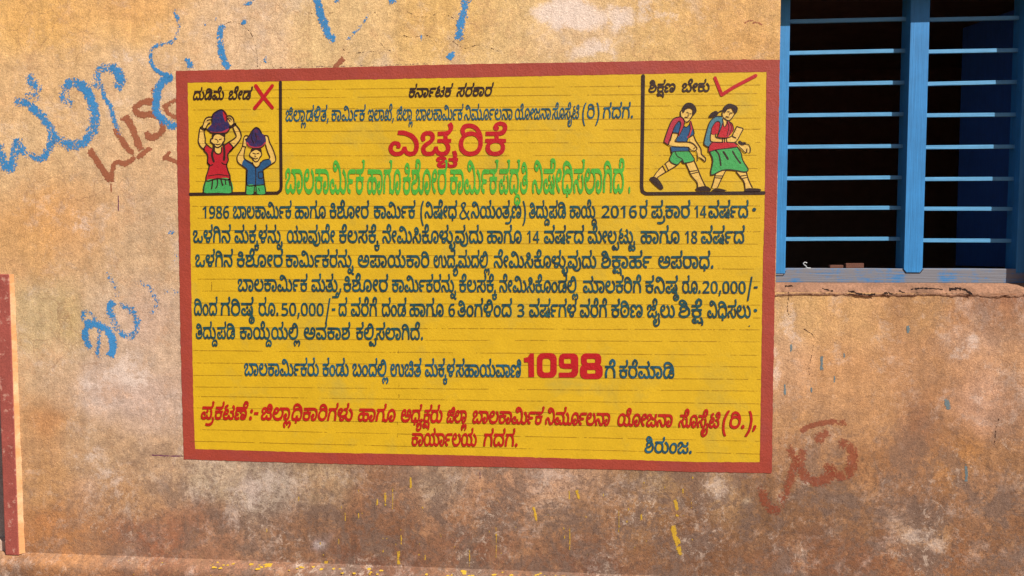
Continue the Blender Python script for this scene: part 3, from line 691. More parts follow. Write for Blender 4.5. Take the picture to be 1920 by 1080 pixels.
# ------------------------------------------------------------------ Kannada lettering (outlines and layout)
# glyph number: (crest kind, [contour: x, y, x, y ...; x above 4000 marks an off-curve point])
GLYPHS = {
 6: (1, [[271,-12,5200,-12,5095,48,5037,162,37,243,5037,319,5094,435,5201,500,276,500,5358,500,5462,432,5513,317,513,244,5513,170,5457,54,5350,-12],[273,63,5356,63,5431,165,431,243,5431,327,5351,425,277,425,5221,425,5151,378,5119,297,119,246,5119,161,5200,63]]),
 9: (1, [[421,69,5530,69,5673,123,5744,238,744,328,5744,373,5720,446,5672,489,635,489,5612,489,5571,456,571,419,5571,394,5599,353,5648,322,679,312,679,241,373,241,373,317,552,317,5534,332,5508,368,5493,411,493,438,5493,469,5524,526,5587,563,634,563,5695,563,5781,503,5826,398,826,330,5826,210,5730,59,5549,-12,423,-12,5295,-12,5123,71,5037,217,37,311,5037,392,5091,504,5184,563,242,563,5286,563,5350,531,5385,471,385,429,5385,386,5346,318,5269,278,212,278,5176,278,5118,300,5077,332,63,348,87,414,5096,402,5128,371,5175,348,206,348,5259,348,5307,392,307,426,5307,458,5271,493,242,493,5183,493,5117,400,117,315,117,311,5117,265,5151,178,5223,109,5339,69]]),
 11: (0, [[321,-12,5255,-12,5170,27,5129,96,129,140,5129,205,5226,282,315,282,5373,282,5467,249,5544,188,574,145,5605,104,5643,11,653,-39,570,-55,5556,20,5491,140,5388,209,315,209,5264,209,5210,173,210,141,5210,105,5265,63,326,63,5400,63,5501,105,5564,178,5592,272,592,324,5592,408,5532,484,480,484,5436,484,5380,421,373,368,294,368,5287,425,5228,484,186,484,5146,484,5108,445,108,413,5108,394,5119,355,125,343,49,319,5040,338,5026,387,26,419,5026,463,5068,528,5138,563,180,563,5220,563,5280,540,5328,488,349,446,318,441,5340,492,5396,544,5458,563,488,563,5555,563,5637,493,5674,383,674,324,5674,286,5656,201,5615,119,580,84,559,69,5518,35,5401,-12]]),
 13: (0, [[966,-12,5914,-12,5828,18,801,47,5781,69,5755,122,5742,201,742,261,742,336,5742,384,5728,444,713,460,5702,473,5669,486,647,486,5611,486,5568,458,5549,406,549,371,5549,335,5554,286,5559,240,559,209,5559,138,5499,39,5390,-12,316,-12,5228,-12,5103,70,5037,215,37,311,5037,391,5091,504,5184,563,242,563,5286,563,5350,531,5385,471,385,429,5385,386,5346,318,5269,278,212,278,5176,278,5118,300,5077,332,63,348,87,414,5096,402,5128,371,5175,348,206,348,5259,348,5307,392,307,426,5307,458,5271,493,242,493,5183,493,5115,399,115,315,115,311,5115,261,5138,173,5186,105,5264,67,318,67,5381,67,5450,109,5477,177,477,216,5477,247,5472,299,5467,349,467,375,5467,435,5511,519,5593,563,650,563,5687,563,5743,544,765,524,5785,507,5810,459,5823,388,823,336,823,254,5823,192,5845,122,867,100,5884,84,5933,67,966,67,6009,67,6070,100,6103,169,1103,222,6103,279,6068,376,5997,461,944,498,1001,565,6065,516,6146,409,6185,290,1185,221,6185,149,6133,44,6035,-12]]),
 17: (0, [[575,-12,5524,-12,5460,14,5416,65,394,101,425,105,5399,57,5340,7,5269,-12,224,-12,5168,-12,5079,32,5029,112,29,167,5029,211,5065,282,5133,324,181,324,5234,324,5298,274,298,231,5298,215,5292,183,285,172,217,178,5219,186,5223,203,223,210,5223,232,5199,254,178,254,5147,254,5106,211,106,170,5106,125,5168,67,232,67,5301,67,5365,137,370,195,446,195,5451,128,5520,67,568,67,5622,67,5668,144,668,206,5668,279,5602,389,5483,463,5326,500,234,500,244,583,5347,581,5510,542,5631,472,5711,379,5750,268,750,207,5750,130,5701,33,5621,-12]]),
 20: (0, [[561,-12,5500,-12,5415,41,380,104,411,104,5388,59,5333,9,5264,-12,218,-12,5162,-12,5086,31,5049,99,49,136,5049,179,5082,241,5144,294,187,321,5225,346,5271,390,271,422,5271,443,5255,474,5220,490,190,490,5147,490,5107,453,107,422,5107,406,5117,377,127,363,57,332,5041,357,5026,406,26,431,5026,466,5062,526,5135,563,191,563,5253,563,5323,520,5352,456,352,423,5352,387,5321,330,5264,280,224,254,5178,224,5131,178,131,141,5131,102,5183,67,223,67,5290,67,5354,137,358,195,434,195,5439,128,5512,67,561,67,5616,67,5663,122,663,158,5663,189,5640,244,620,267,691,313,5717,280,5745,206,745,160,5745,109,5706,32,5625,-12]]),
 23: (1, [[283,-12,5213,-12,5112,34,5058,117,58,172,5058,204,5079,260,5121,305,152,321,166,307,36,306,36,375,244,375,5255,383,5270,408,270,424,5270,438,5261,464,253,475,298,487,333,475,5341,462,5349,434,349,423,5349,407,5342,384,336,375,539,375,539,306,405,308,420,318,5449,307,5492,265,5516,208,516,174,5516,119,5464,35,5361,-12],[287,66,5367,66,5436,135,436,184,5436,221,5402,276,5336,306,287,306,5237,306,5170,275,5138,220,138,184,5138,131,5212,66],[36,474,36,551,334,551,5388,551,5432,561,442,569,5455,579,5464,604,464,618,5464,651,5432,714,399,747,464,790,5511,738,5545,655,545,612,5545,593,5530,538,504,516,5479,494,5410,474,352,474]]),
 25: (1, [[326,476,5282,476,5220,435,5178,367,164,324,5156,299,5146,237,5141,159,141,110,141,0,50,0,50,127,5050,206,5075,346,5139,456,198,489,215,474,47,474,47,551,386,551,5440,551,5484,561,495,569,5508,579,5517,604,517,618,5517,651,5485,714,452,747,517,790,5564,738,5598,655,598,612,5598,573,5562,515,5501,481,461,477,467,481,5524,439,5580,328,5598,199,598,130,598,0,507,0,507,110,5507,160,5501,243,5490,311,480,336,5456,401,5385,476]]),
 28: (1, [[561,-12,5520,-12,5455,11,5403,62,379,104,410,104,5387,59,5333,9,5264,-12,218,-12,5162,-12,5086,31,5049,99,49,136,5049,179,5082,241,5144,294,187,321,5225,346,5271,390,271,422,5271,443,5255,474,5220,490,190,490,5147,490,5107,453,107,422,5107,406,5117,377,127,363,57,332,5041,357,5026,406,26,431,5026,466,5062,526,5135,563,191,563,5253,563,5323,520,5352,456,352,423,5352,387,5321,330,5264,280,224,254,5178,224,5131,178,131,141,5131,102,5183,67,223,67,5290,67,5354,137,358,195,434,195,5439,128,5512,67,561,67,5617,67,5663,121,663,158,5663,192,5636,251,5585,299,548,314,603,352,5647,327,5711,271,5745,204,745,160,5745,109,5706,32,5625,-12],[439,305,439,375,565,375,5577,383,5591,408,591,424,5591,438,5581,466,572,477,620,487,649,482,5660,469,5670,436,670,423,5670,407,5662,384,657,375,763,375,763,305,721,305,5701,305,5660,308,640,310,619,306],[439,474,439,551,556,551,5609,551,5653,561,664,569,5677,579,5686,604,686,618,5686,651,5654,714,621,747,686,790,5733,738,5767,655,767,612,5767,593,5751,538,726,516,5700,494,5631,474,574,474]]),
 30: (1, [[561,-12,5500,-12,5415,41,380,104,411,104,5388,59,5333,9,5264,-12,218,-12,5162,-12,5086,31,5049,99,49,136,5049,179,5082,241,5144,294,187,321,5225,346,5271,390,271,422,5271,443,5255,474,5220,490,190,490,5147,490,5107,453,107,422,5107,406,5117,377,127,363,57,332,5041,357,5026,406,26,431,5026,466,5062,526,5135,563,191,563,5253,563,5323,521,5351,457,351,423,5351,387,5321,330,5264,280,224,254,5178,224,5131,178,131,141,5131,102,5183,67,223,67,5290,67,5354,137,358,195,434,195,5439,128,5512,67,561,67,5617,67,5663,120,663,155,5663,184,5640,235,620,257,691,303,5715,273,5745,195,745,151,5745,104,5706,30,5625,-12],[517,311,5459,311,5373,349,5314,407,296,438,278,469,316,511,5368,438,5466,385,510,385,5554,385,5605,423,605,464,5605,486,5594,528,587,540,665,563,5674,547,5687,493,687,468,5687,419,5647,348,5572,311]]),
 33: (1, [[243,-12,5198,-12,5124,17,5069,75,5040,160,40,216,5040,288,5090,400,5181,464,243,464,5284,464,5345,434,5379,380,379,342,5379,303,5342,243,5269,209,215,209,5163,209,5093,251,74,274,94,340,5107,322,5163,279,208,279,5257,279,5301,311,301,338,5301,365,5267,394,241,394,5199,394,5145,344,5120,262,120,215,120,205,5120,165,5141,112,5177,81,5226,67,253,67,5320,67,5385,140,394,195,471,195,5477,128,5549,67,597,67,5652,67,5699,123,699,162,5699,201,5662,261,5602,300,566,307,634,352,5684,332,5749,274,5781,200,781,156,5781,83,5694,-12,602,-12,5559,-12,5493,12,5440,63,417,102,450,103,5420,60,5361,9,5290,-12],[189,412,5135,429,5085,501,85,536,5085,567,5116,618,5188,651,248,653,256,575,5207,574,5164,549,164,525,5164,502,5205,468,246,458],[498,306,498,381,555,381,5598,381,5646,393,659,406,5670,417,5680,444,680,460,5680,493,5637,547,570,560,598,636,5681,618,5762,528,762,469,5762,425,5712,341,653,320,5640,316,5620,309,5597,306,577,306]]),
 35: (1, [[216,-12,5138,-12,5042,104,42,220,5042,282,5077,386,5147,465,197,487,212,474,42,474,42,551,518,551,5571,551,5616,561,626,569,5640,579,5648,604,648,618,5648,651,5616,714,583,747,648,790,5695,738,5729,655,729,612,5729,593,5713,538,688,516,5678,507,5649,491,5613,480,589,477,592,488,5627,474,5671,426,5692,368,692,337,5692,319,5687,291,679,275,5677,271,5667,265,665,261,5648,232,5586,194,542,194,5509,194,5454,217,5420,265,420,301,5420,353,5489,402,534,402,5568,402,5615,385,633,372,5678,347,5729,246,729,184,5729,125,5682,37,5602,-12,550,-12,5482,-12,5401,41,366,104,398,109,5375,58,5318,6,5252,-12],[227,67,5277,67,5335,134,344,184,420,184,5430,123,5497,67,542,67,5572,67,5623,91,5654,143,654,185,5654,223,5630,294,5581,341,543,341,5522,341,5495,320,495,301,5495,279,5521,257,547,257,5563,257,5598,272,5622,307,622,337,5622,367,5591,418,5534,456,5457,476,411,476,376,476,5314,476,5220,438,5156,369,5124,275,124,220,5124,137,5178,67]]),
 37: (1, [[602,-12,5523,-12,5425,74,425,148,5425,208,5499,292,561,292,5614,292,5677,242,677,199,5677,183,5670,150,664,140,595,146,5598,153,5602,170,602,178,5602,200,5579,222,559,222,5534,222,5501,186,501,151,5501,113,5549,63,604,63,5644,63,5705,100,5740,184,740,253,740,261,5740,328,5704,428,5634,484,583,484,5524,484,5455,417,447,357,371,357,5363,422,5290,484,228,484,5173,484,5119,434,119,392,5119,374,5132,341,146,328,5160,315,5207,298,251,298,267,298,267,228,239,228,5196,228,5152,216,138,203,5125,193,5113,162,113,142,5113,111,5150,63,193,63,5223,63,5272,83,300,105,348,44,5316,19,5236,-12,190,-12,5108,-12,5031,72,31,132,5031,166,5056,220,5107,261,147,273,145,249,5108,266,5060,311,5037,369,37,402,5037,448,5083,521,5167,563,223,563,5294,563,5389,509,425,447,396,448,5416,487,5470,538,5542,563,589,563,5664,563,5768,486,5822,348,822,256,5822,198,5796,100,5742,28,5659,-12]]),
 38: (1, [[308,-12,5239,-12,5135,20,5067,79,5033,156,33,201,5033,215,5036,246,39,259,118,248,5116,238,5114,220,114,209,5114,183,5131,133,5174,92,5249,67,307,67,5370,67,5451,93,5495,135,5512,183,512,205,5512,228,5501,270,487,287,5483,291,5475,296,471,300,5452,316,5399,335,362,335,5320,335,5284,314,284,294,5284,275,5317,254,349,254,5383,254,5428,281,5451,329,451,360,5451,399,5412,452,5359,482,338,486,457,492,5489,471,5525,402,525,355,5525,347,5524,333,523,328,517,300,5505,258,5450,206,5379,181,342,181,5278,181,5204,238,204,293,5204,324,5234,373,5299,402,351,402,5388,402,5451,388,476,375,5479,374,5485,371,5491,368,494,366,5540,339,5584,254,584,207,5584,156,5551,75,5483,18,5379,-12],[39,474,39,551,373,551,5427,551,5471,561,481,569,5495,579,5503,604,503,618,5503,651,5471,714,438,747,503,790,5550,738,5584,655,584,612,5584,593,5569,538,543,516,5518,494,5449,474,391,474]]),
 40: (1, [[216,-12,5138,-12,5042,104,42,220,5042,282,5077,386,5147,465,197,487,212,474,42,474,42,551,512,551,5565,551,5610,561,620,569,5634,579,5642,604,642,618,5642,651,5610,714,577,747,642,790,5689,738,5723,655,723,612,5723,593,5707,538,682,516,5672,507,5643,491,5607,480,583,477,584,483,5627,460,5689,382,5723,280,723,220,5723,104,5626,-12,545,-12,5502,-12,5439,11,5389,62,366,104,398,109,5375,58,5318,6,5252,-12],[227,67,5277,67,5339,137,344,195,420,195,5425,128,5496,67,537,67,5585,67,5641,135,641,217,5641,269,5610,363,5548,435,5455,476,393,476,376,476,5314,476,5220,438,5156,368,5124,275,124,219,5124,137,5178,67]]),
 41: (1, [[216,-12,5138,-12,5042,104,42,220,5042,282,5077,386,5147,465,197,487,212,474,42,474,42,551,512,551,5565,551,5610,561,620,569,5634,579,5642,604,642,618,5642,651,5610,714,577,747,642,790,5689,738,5723,655,723,612,5723,593,5707,538,682,516,5672,507,5643,491,5607,480,583,477,584,483,5627,460,5689,382,5723,280,723,220,5723,104,5626,-12,545,-12,5502,-12,5439,11,5389,62,366,104,398,109,5375,58,5318,6,5252,-12],[227,67,5277,67,5339,137,344,195,420,195,5425,128,5496,67,537,67,5585,67,5641,135,641,217,5641,269,5610,363,5548,435,5455,476,393,476,376,476,5314,476,5220,438,5156,368,5124,275,124,219,5124,137,5178,67],[336,-144,344,15,421,15,429,-144]]),
 42: (1, [[483,-12,5430,-12,5361,28,5314,91,294,125,5269,169,5233,213,5202,229,182,229,5148,229,5111,186,111,148,5111,116,5139,49,162,17,84,-14,5061,18,5031,102,31,145,5031,192,5071,264,5139,305,181,305,5243,305,5315,247,349,187,5372,148,5410,94,5457,67,492,67,5544,67,5587,140,587,190,5587,260,5528,380,5429,461,367,474,33,474,33,551,458,551,5512,551,5555,561,566,569,5579,579,5588,604,588,618,5588,651,5556,714,523,747,588,790,5635,738,5669,655,669,612,5669,593,5653,538,628,516,5603,494,5533,474,475,474,451,474,508,483,5559,451,5631,363,5669,258,669,198,5669,100,5572,-12]]),
 43: (1, [[226,-12,5170,-12,5081,32,5031,112,31,167,5031,211,5067,282,5135,324,183,324,5236,324,5300,274,300,231,5300,215,5294,183,287,172,219,178,5221,186,5225,203,225,210,5225,232,5201,254,180,254,5149,254,5108,211,108,170,5108,125,5170,67,234,67,5303,67,5367,137,372,195,448,195,5453,128,5522,67,570,67,5606,67,5650,99,5670,156,670,191,5670,237,5634,332,586,387,657,435,5703,384,5752,269,752,198,5752,126,5703,33,5623,-12,577,-12,5526,-12,5462,14,5418,65,396,101,427,105,5401,57,5342,7,5271,-12],[401,297,5377,297,5344,331,344,355,5344,381,5377,415,401,415,5426,415,5460,381,460,355,5460,331,5426,297],[31,474,31,551,541,551,5595,551,5639,561,649,569,5663,579,5671,604,671,618,5671,651,5639,714,606,747,671,790,5718,738,5752,655,752,612,5752,593,5737,538,711,516,5686,494,5617,474,559,474]]),
 45: (1, [[557,-12,5518,-12,5455,11,5403,63,379,105,411,104,5388,59,5333,9,5264,-12,218,-12,5162,-12,5086,31,5049,99,49,136,5049,179,5082,241,5144,294,187,321,5225,346,5271,390,271,422,5271,443,5255,474,5220,490,190,490,5147,490,5107,453,107,422,5107,406,5117,377,127,363,57,332,5041,357,5026,406,26,431,5026,466,5062,526,5135,563,191,563,5253,563,5323,520,5352,456,352,423,5352,387,5321,330,5264,280,224,254,5178,224,5131,178,131,141,5131,102,5183,67,223,67,5290,67,5354,137,358,195,434,195,5439,128,5512,67,561,67,5616,67,5681,145,681,210,5681,280,5632,386,5544,463,485,488,528,565,5596,532,5702,432,5763,298,763,215,5763,147,5715,45,5623,-12]]),
 47: (1, [[226,-12,5170,-12,5081,32,5031,112,31,167,5031,211,5067,282,5135,324,183,324,5236,324,5300,274,300,231,5300,215,5294,183,287,172,219,178,5221,184,5225,203,225,210,5225,232,5201,254,180,254,5149,254,5107,211,107,170,5107,125,5170,67,234,67,5303,67,5367,137,372,195,448,195,5453,128,5522,67,570,67,5626,67,5670,140,670,191,5670,250,5629,349,5561,425,5479,471,438,477,591,483,5642,451,5714,363,5752,258,752,198,5752,126,5703,33,5623,-12,577,-12,5526,-12,5462,14,5418,65,396,101,427,105,5401,57,5342,7,5271,-12],[31,474,31,551,541,551,5595,551,5639,561,649,569,5663,579,5671,604,671,618,5671,651,5639,714,606,747,671,790,5718,738,5752,655,752,612,5752,593,5737,538,711,516,5686,494,5617,474,559,474],[908,-12,5832,-12,5718,65,673,123,724,177,5766,124,5853,67,911,67,5971,67,6037,145,1037,210,6037,280,5987,386,5899,463,841,488,884,565,5952,532,6058,432,6119,298,1119,215,6119,150,6073,47,5979,-12]]),
 48: (1, [[308,-12,5234,-12,5132,40,5069,126,5040,228,40,279,5040,360,5106,489,5226,563,306,563,5381,563,5483,510,5545,424,5572,323,572,276,5572,191,5506,61,5388,-12],[306,67,5362,67,5444,116,5490,211,490,279,5490,340,5448,432,5366,484,305,484,5253,484,5170,438,5122,346,122,277,5122,209,5166,115,5249,67],[721,-12,5645,-12,5531,65,486,123,538,177,5579,124,5667,67,722,67,5784,67,5850,145,850,210,5850,276,5799,383,5706,459,644,477,782,481,5830,451,5897,374,5932,276,932,215,5932,175,5911,94,5863,28,5781,-12],[1088,-12,6012,-12,5899,65,853,123,904,177,5946,124,6034,67,1091,67,6151,67,6217,145,1217,210,6217,280,6167,386,6079,463,1021,488,1064,565,6132,532,6238,432,6299,298,1299,215,6299,150,6253,47,6160,-12],[923,612,5923,593,5908,538,882,516,5857,494,5788,474,730,474,600,474,600,551,712,551,5766,551,5810,561,820,569,5833,579,5842,604,842,618,5842,651,5810,714,777,747,842,790,5889,738,5923,655]]),
 49: (1, [[326,-12,5245,-12,5116,50,5042,169,42,255,5042,312,5073,400,5129,466,168,488,186,474,42,474,42,551,398,551,5452,551,5496,561,507,569,5520,579,5529,604,529,618,5529,651,5497,714,464,747,529,790,5576,738,5610,655,610,612,5610,593,5594,538,569,516,5556,504,5520,485,496,480,491,488,5529,464,5582,399,5610,313,610,255,5610,177,5542,57,5415,-12],[327,69,5395,69,5484,123,5528,216,528,272,5528,337,5475,428,5385,476,328,476,5266,476,5174,425,5124,334,124,272,5124,175,5235,69]]),
 51: (1, [[375,-12,5267,-12,5116,70,5037,215,37,308,5037,387,5088,501,5181,563,242,563,5287,563,5351,531,5385,471,385,429,5385,386,5346,318,5269,278,212,278,5190,278,5152,286,5121,301,108,309,118,380,5128,373,5155,358,5187,348,206,348,5259,348,5307,393,307,427,5307,459,5271,493,242,493,5209,493,5151,457,5115,375,115,306,5115,241,5175,133,5292,69,378,69,5462,69,5579,119,5640,214,640,281,5640,352,5560,455,492,491,538,565,5625,518,5722,378,722,281,5722,201,5651,68,5498,-12]]),
 52: (1, [[362,-12,5324,-12,5253,11,5208,62,208,104,5208,128,5235,174,260,189,254,169,5189,179,5087,238,5030,328,30,385,5030,438,5072,518,5151,563,206,563,5245,563,5307,536,5344,483,344,443,5344,408,5312,348,5240,311,178,311,5155,311,5097,326,78,337,85,400,5105,389,5148,379,169,379,5222,379,5266,415,266,440,5266,466,5229,493,200,493,5155,493,5103,438,103,394,5103,361,5129,304,5189,262,5290,236,365,233,5480,236,5592,305,592,366,5592,410,5543,462,512,474,416,474,416,551,465,551,5519,551,5563,561,574,569,5587,579,5596,604,596,618,5596,651,5564,714,531,747,596,790,5643,738,5677,655,677,612,5677,566,5627,501,585,487,571,516,5602,499,5648,456,5673,401,673,365,5673,317,5637,248,5579,202,5510,174,477,168,469,194,5494,178,5519,136,519,105,5519,53,5439,-12],[364,59,5400,59,5442,84,442,112,5442,139,5398,171,363,172,5324,170,5285,138,285,112,5285,89,5324,59]]),
 53: (1, [[226,-12,5170,-12,5081,32,5031,112,31,167,5031,211,5067,282,5135,324,183,324,5236,324,5300,274,300,231,5300,215,5294,183,287,172,219,178,5221,184,5225,203,225,210,5225,232,5201,254,180,254,5149,254,5108,211,108,170,5108,125,5170,67,234,67,5303,67,5367,137,372,195,448,195,5453,128,5522,67,570,67,5626,67,5670,140,670,191,5670,250,5629,349,5561,425,5479,471,438,477,591,483,5642,451,5714,363,5752,258,752,198,5752,126,5703,33,5623,-12,577,-12,5526,-12,5462,14,5418,65,396,101,427,105,5401,57,5342,7,5271,-12],[31,474,31,551,541,551,5595,551,5639,561,649,569,5663,579,5671,604,671,618,5671,651,5639,714,606,747,671,790,5718,738,5752,655,752,612,5752,593,5737,538,711,516,5686,494,5617,474,559,474]]),
 54: (1, [[269,-12,5196,-12,5089,26,5031,101,31,158,5031,212,5083,274,5170,305,222,312,5269,319,5325,336,5350,372,350,404,5350,430,5326,461,5286,476,260,476,5225,476,5184,459,5167,430,167,411,5167,401,5173,377,180,367,105,336,5093,359,5083,395,83,417,5083,444,5120,493,5201,523,267,523,5307,523,5378,492,5422,434,422,393,5422,344,5379,281,5301,248,250,242,5203,236,5142,217,5113,185,113,158,5113,131,5143,90,5212,67,269,67,5344,67,5451,112,5509,201,509,266,5509,328,5470,412,5414,465,389,479,393,501,459,501,5505,473,5563,398,5591,312,591,265,5591,178,5516,54,5373,-12],[31,474,31,551,383,551,5437,551,5477,561,488,569,5501,579,5510,604,510,618,5510,651,5478,714,445,747,510,790,5557,738,5591,655,591,612,5591,593,5575,537,550,516,5537,505,5501,486,5440,474,390,474,358,474,249,487,150,474]]),
 55: (1, [[226,-12,5170,-12,5081,32,5031,112,31,167,5031,211,5067,282,5135,324,183,324,5236,324,5300,274,300,231,5300,215,5294,183,287,172,219,178,5221,186,5225,203,225,210,5225,232,5201,254,180,254,5149,254,5108,211,108,170,5108,125,5170,67,234,67,5303,67,5367,137,372,195,448,195,5453,128,5523,66,575,66,5615,66,5661,96,5681,152,681,191,5681,237,5643,333,595,387,666,435,5712,384,5761,269,761,198,5761,131,5717,42,682,19,5667,9,5634,-5,5600,-12,582,-12,5529,-12,5464,14,5419,64,396,100,427,105,5401,57,5342,7,5271,-12],[401,297,5377,297,5344,331,344,355,5344,381,5377,415,401,415,5426,415,5460,381,460,355,5460,331,5426,297],[692,-55,637,26,626,44,474,264,541,306,693,80,707,65,760,-12],[31,474,31,551,551,551,5605,551,5649,561,659,569,5672,579,5681,604,681,618,5681,651,5649,714,616,747,681,790,5728,738,5762,655,762,612,5762,593,5746,538,721,516,5696,494,5627,474,569,474]]),
 56: (1, [[483,-12,5430,-12,5361,28,5314,91,294,125,5269,169,5233,213,5202,229,182,229,5148,229,5111,186,111,148,5111,116,5139,49,162,17,84,-14,5061,18,5031,103,31,146,5031,192,5071,264,5139,305,181,305,5223,305,5281,279,5326,227,349,187,5372,148,5411,94,5457,67,490,67,5540,67,5588,139,588,194,5588,239,5552,333,504,387,572,435,5619,384,5670,270,670,203,5670,101,5572,-12],[341,315,5317,315,5283,349,283,374,5283,399,5317,433,341,433,5366,433,5399,399,399,374,5399,349,5366,315],[32,474,32,551,458,551,5512,551,5556,561,567,569,5580,579,5589,604,589,618,5589,651,5557,714,524,747,589,790,5636,738,5670,655,670,612,5670,593,5654,538,629,516,5603,494,5534,474,477,474]]),
 57: (1, [[231,-12,5140,-12,5033,90,33,181,5033,267,5139,375,236,375,5265,375,5314,361,5353,335,367,316,363,315,5364,317,5365,332,365,335,5365,364,5341,415,5297,454,5240,478,207,481,361,486,5384,474,5420,434,5441,379,441,343,5441,336,5439,319,438,315,436,316,5453,335,5494,361,5545,375,576,375,5670,375,5768,265,768,181,5768,97,5663,-12,566,-12,5521,-12,5451,15,5403,67,390,102,409,101,5396,68,5347,17,5277,-12],[237,63,5302,63,5362,130,362,181,5362,236,5298,300,241,300,5197,300,5141,269,5115,216,115,183,5115,128,5181,63],[561,63,5625,63,5686,130,686,181,5686,218,5657,271,5603,300,564,300,5501,300,5439,233,439,183,5439,128,5504,63],[34,474,34,551,557,551,5610,551,5654,561,665,569,5678,579,5687,604,687,618,5687,651,5655,714,622,747,687,790,5734,738,5768,655,768,612,5768,593,5752,538,727,516,5701,494,5632,474,575,474]]),
 60: (0, [[407,241,5407,161,5358,47,5263,-12,195,-12,5140,-12,5063,31,5024,104,24,148,5024,192,5054,250,5105,279,135,279,5172,279,5211,242,211,212,5211,184,5180,150,156,150,5129,150,5100,180,100,210,108,212,5101,197,5096,171,96,155,5096,119,5141,62,196,62,5236,62,5293,101,5325,181,325,241,5325,297,5297,381,269,410,5249,432,5199,460,5121,474,60,474,-250,474,-250,551,79,551,5146,551,5242,531,5311,490,337,460,5371,423,5407,312]]),
 63: (0, [[116,-12,5040,-12,4926,65,-119,123,-68,177,4974,124,5061,67,119,67,5179,67,5245,145,245,210,5245,280,5195,386,5107,463,49,488,92,565,5160,532,5266,432,5327,298,327,215,5327,150,5281,47,5187,-12]]),
 64: (0, [[90,-12,5025,-12,4925,58,-119,113,-68,168,4973,116,5046,67,90,67,5135,67,5174,116,174,156,5174,194,5170,247,5166,295,166,324,5166,399,5231,506,5344,563,417,563,5491,563,5600,512,5672,423,5708,305,708,238,5708,159,5658,47,5564,-12,497,-12,5441,-12,5364,31,5325,104,325,148,5325,192,5355,250,5406,279,436,279,5473,279,5512,242,512,212,5512,184,5481,150,457,150,5430,150,5401,180,401,210,409,212,5402,197,5397,171,397,155,5397,119,5442,62,497,62,5537,62,5595,102,5626,180,626,236,5626,302,5582,415,5491,485,419,485,5366,485,5289,445,5248,369,248,314,5248,282,5252,235,5256,188,256,155,5256,95,5208,22,5132,-12]]),
 74: (0, [[382,430,5382,387,5342,318,5264,278,207,278,5151,278,5076,325,56,349,81,415,5090,403,5121,371,5168,348,200,348,5253,348,5301,393,301,427,5301,459,5267,493,232,493,5202,493,5149,457,5115,386,115,335,115,324,5115,258,5166,161,5255,90,313,64,270,-12,5202,21,5096,116,5036,242,36,323,5036,397,5088,504,5178,563,236,563,5283,563,5348,529,5382,470]]),
 75: (0, [[-85,-415,4844,-415,4746,-365,4696,-277,-304,-222,4696,-176,4735,-103,4803,-60,-152,-60,4889,-60,4940,-88,4964,-136,-36,-166,4964,-213,4903,-272,-165,-272,4810,-272,4768,-262,-252,-250,-265,-177,4757,-195,4798,-210,-177,-210,4861,-210,4893,-186,-107,-164,4893,-144,4867,-122,-154,-122,4821,-122,4785,-146,4766,-190,-234,-220,-234,-224,4766,-282,4837,-347,-87,-347,4959,-347,5041,-318,5092,-252,92,-195,5092,-146,5054,-68,27,-39,5053,-19,5082,22,82,51,5082,79,5053,128,23,150,76,203,5126,163,5161,93,161,55,5161,13,5129,-36,112,-50,106,-21,5138,-60,5168,-144,168,-197,5168,-270,5106,-367,4993,-415]]),
 93: (0, [[552,474,279,474,5220,474,5164,468,143,454,5129,445,5114,415,114,395,5114,370,5133,342,149,332,5166,322,5218,315,265,315,380,315,380,238,284,238,5247,238,5204,236,5179,231,168,227,5147,218,5122,185,122,160,5122,128,5154,93,5207,79,238,79,248,79,248,0,233,0,5193,0,5122,17,5070,53,5040,111,40,152,5040,180,5057,225,5092,262,119,276,124,268,5084,288,5032,355,32,407,5032,435,5056,486,75,503,5097,522,5149,542,5223,551,277,551,552,551]]),
 96: (0, [[38,-368,4962,-368,4886,-305,-114,-253,4886,-224,4910,-181,-59,-162,-58,-168,-133,-169,-133,-105,27,-105,11,-113,5028,-94,5046,-50,46,-25,5046,-3,5031,50,17,76,91,97,5107,68,5123,10,123,-19,5123,-53,5096,-103,83,-120,87,-105,218,-105,218,-169,135,-168,142,-164,5168,-178,5195,-222,195,-252,5195,-304,5119,-368],[40,-304,5086,-304,5125,-265,125,-238,5125,-207,5082,-170,40,-170,4997,-170,4956,-208,-44,-238,4956,-267,4997,-304]]),
 101: (0, [[-236,-368,4707,-368,4658,-317,-342,-284,4658,-251,4697,-207,-260,-186,4768,-172,4793,-151,-207,-138,4793,-127,4775,-114,-247,-114,4723,-114,4702,-132,-298,-145,4702,-150,4704,-162,-292,-168,-355,-188,4639,-176,4632,-151,-368,-133,4632,-101,4693,-55,-247,-55,4798,-55,4845,-78,4863,-115,-137,-136,4863,-153,4851,-183,4822,-211,-206,-225,4755,-244,4728,-265,-272,-278,4728,-288,4745,-304,-233,-304,4808,-304,4849,-259,-147,-231,-79,-231,4929,-268,4968,-304,-1,-304,5039,-304,5065,-269,65,-249,5065,-220,5027,-169,-17,-158,44,-134,5079,-149,5119,-188,5136,-231,136,-253,5136,-306,5064,-368,3,-368,4972,-368,4923,-351,4887,-315,-127,-287,-99,-290,4886,-315,4846,-350,4796,-368],[-66,-170,-66,-105,27,-105,11,-113,5028,-94,5046,-50,46,-25,5046,-3,5031,50,17,76,91,97,5107,68,5123,10,123,-19,5123,-53,5096,-103,83,-120,87,-105,155,-105,155,-170,87,-167,37,-170]]),
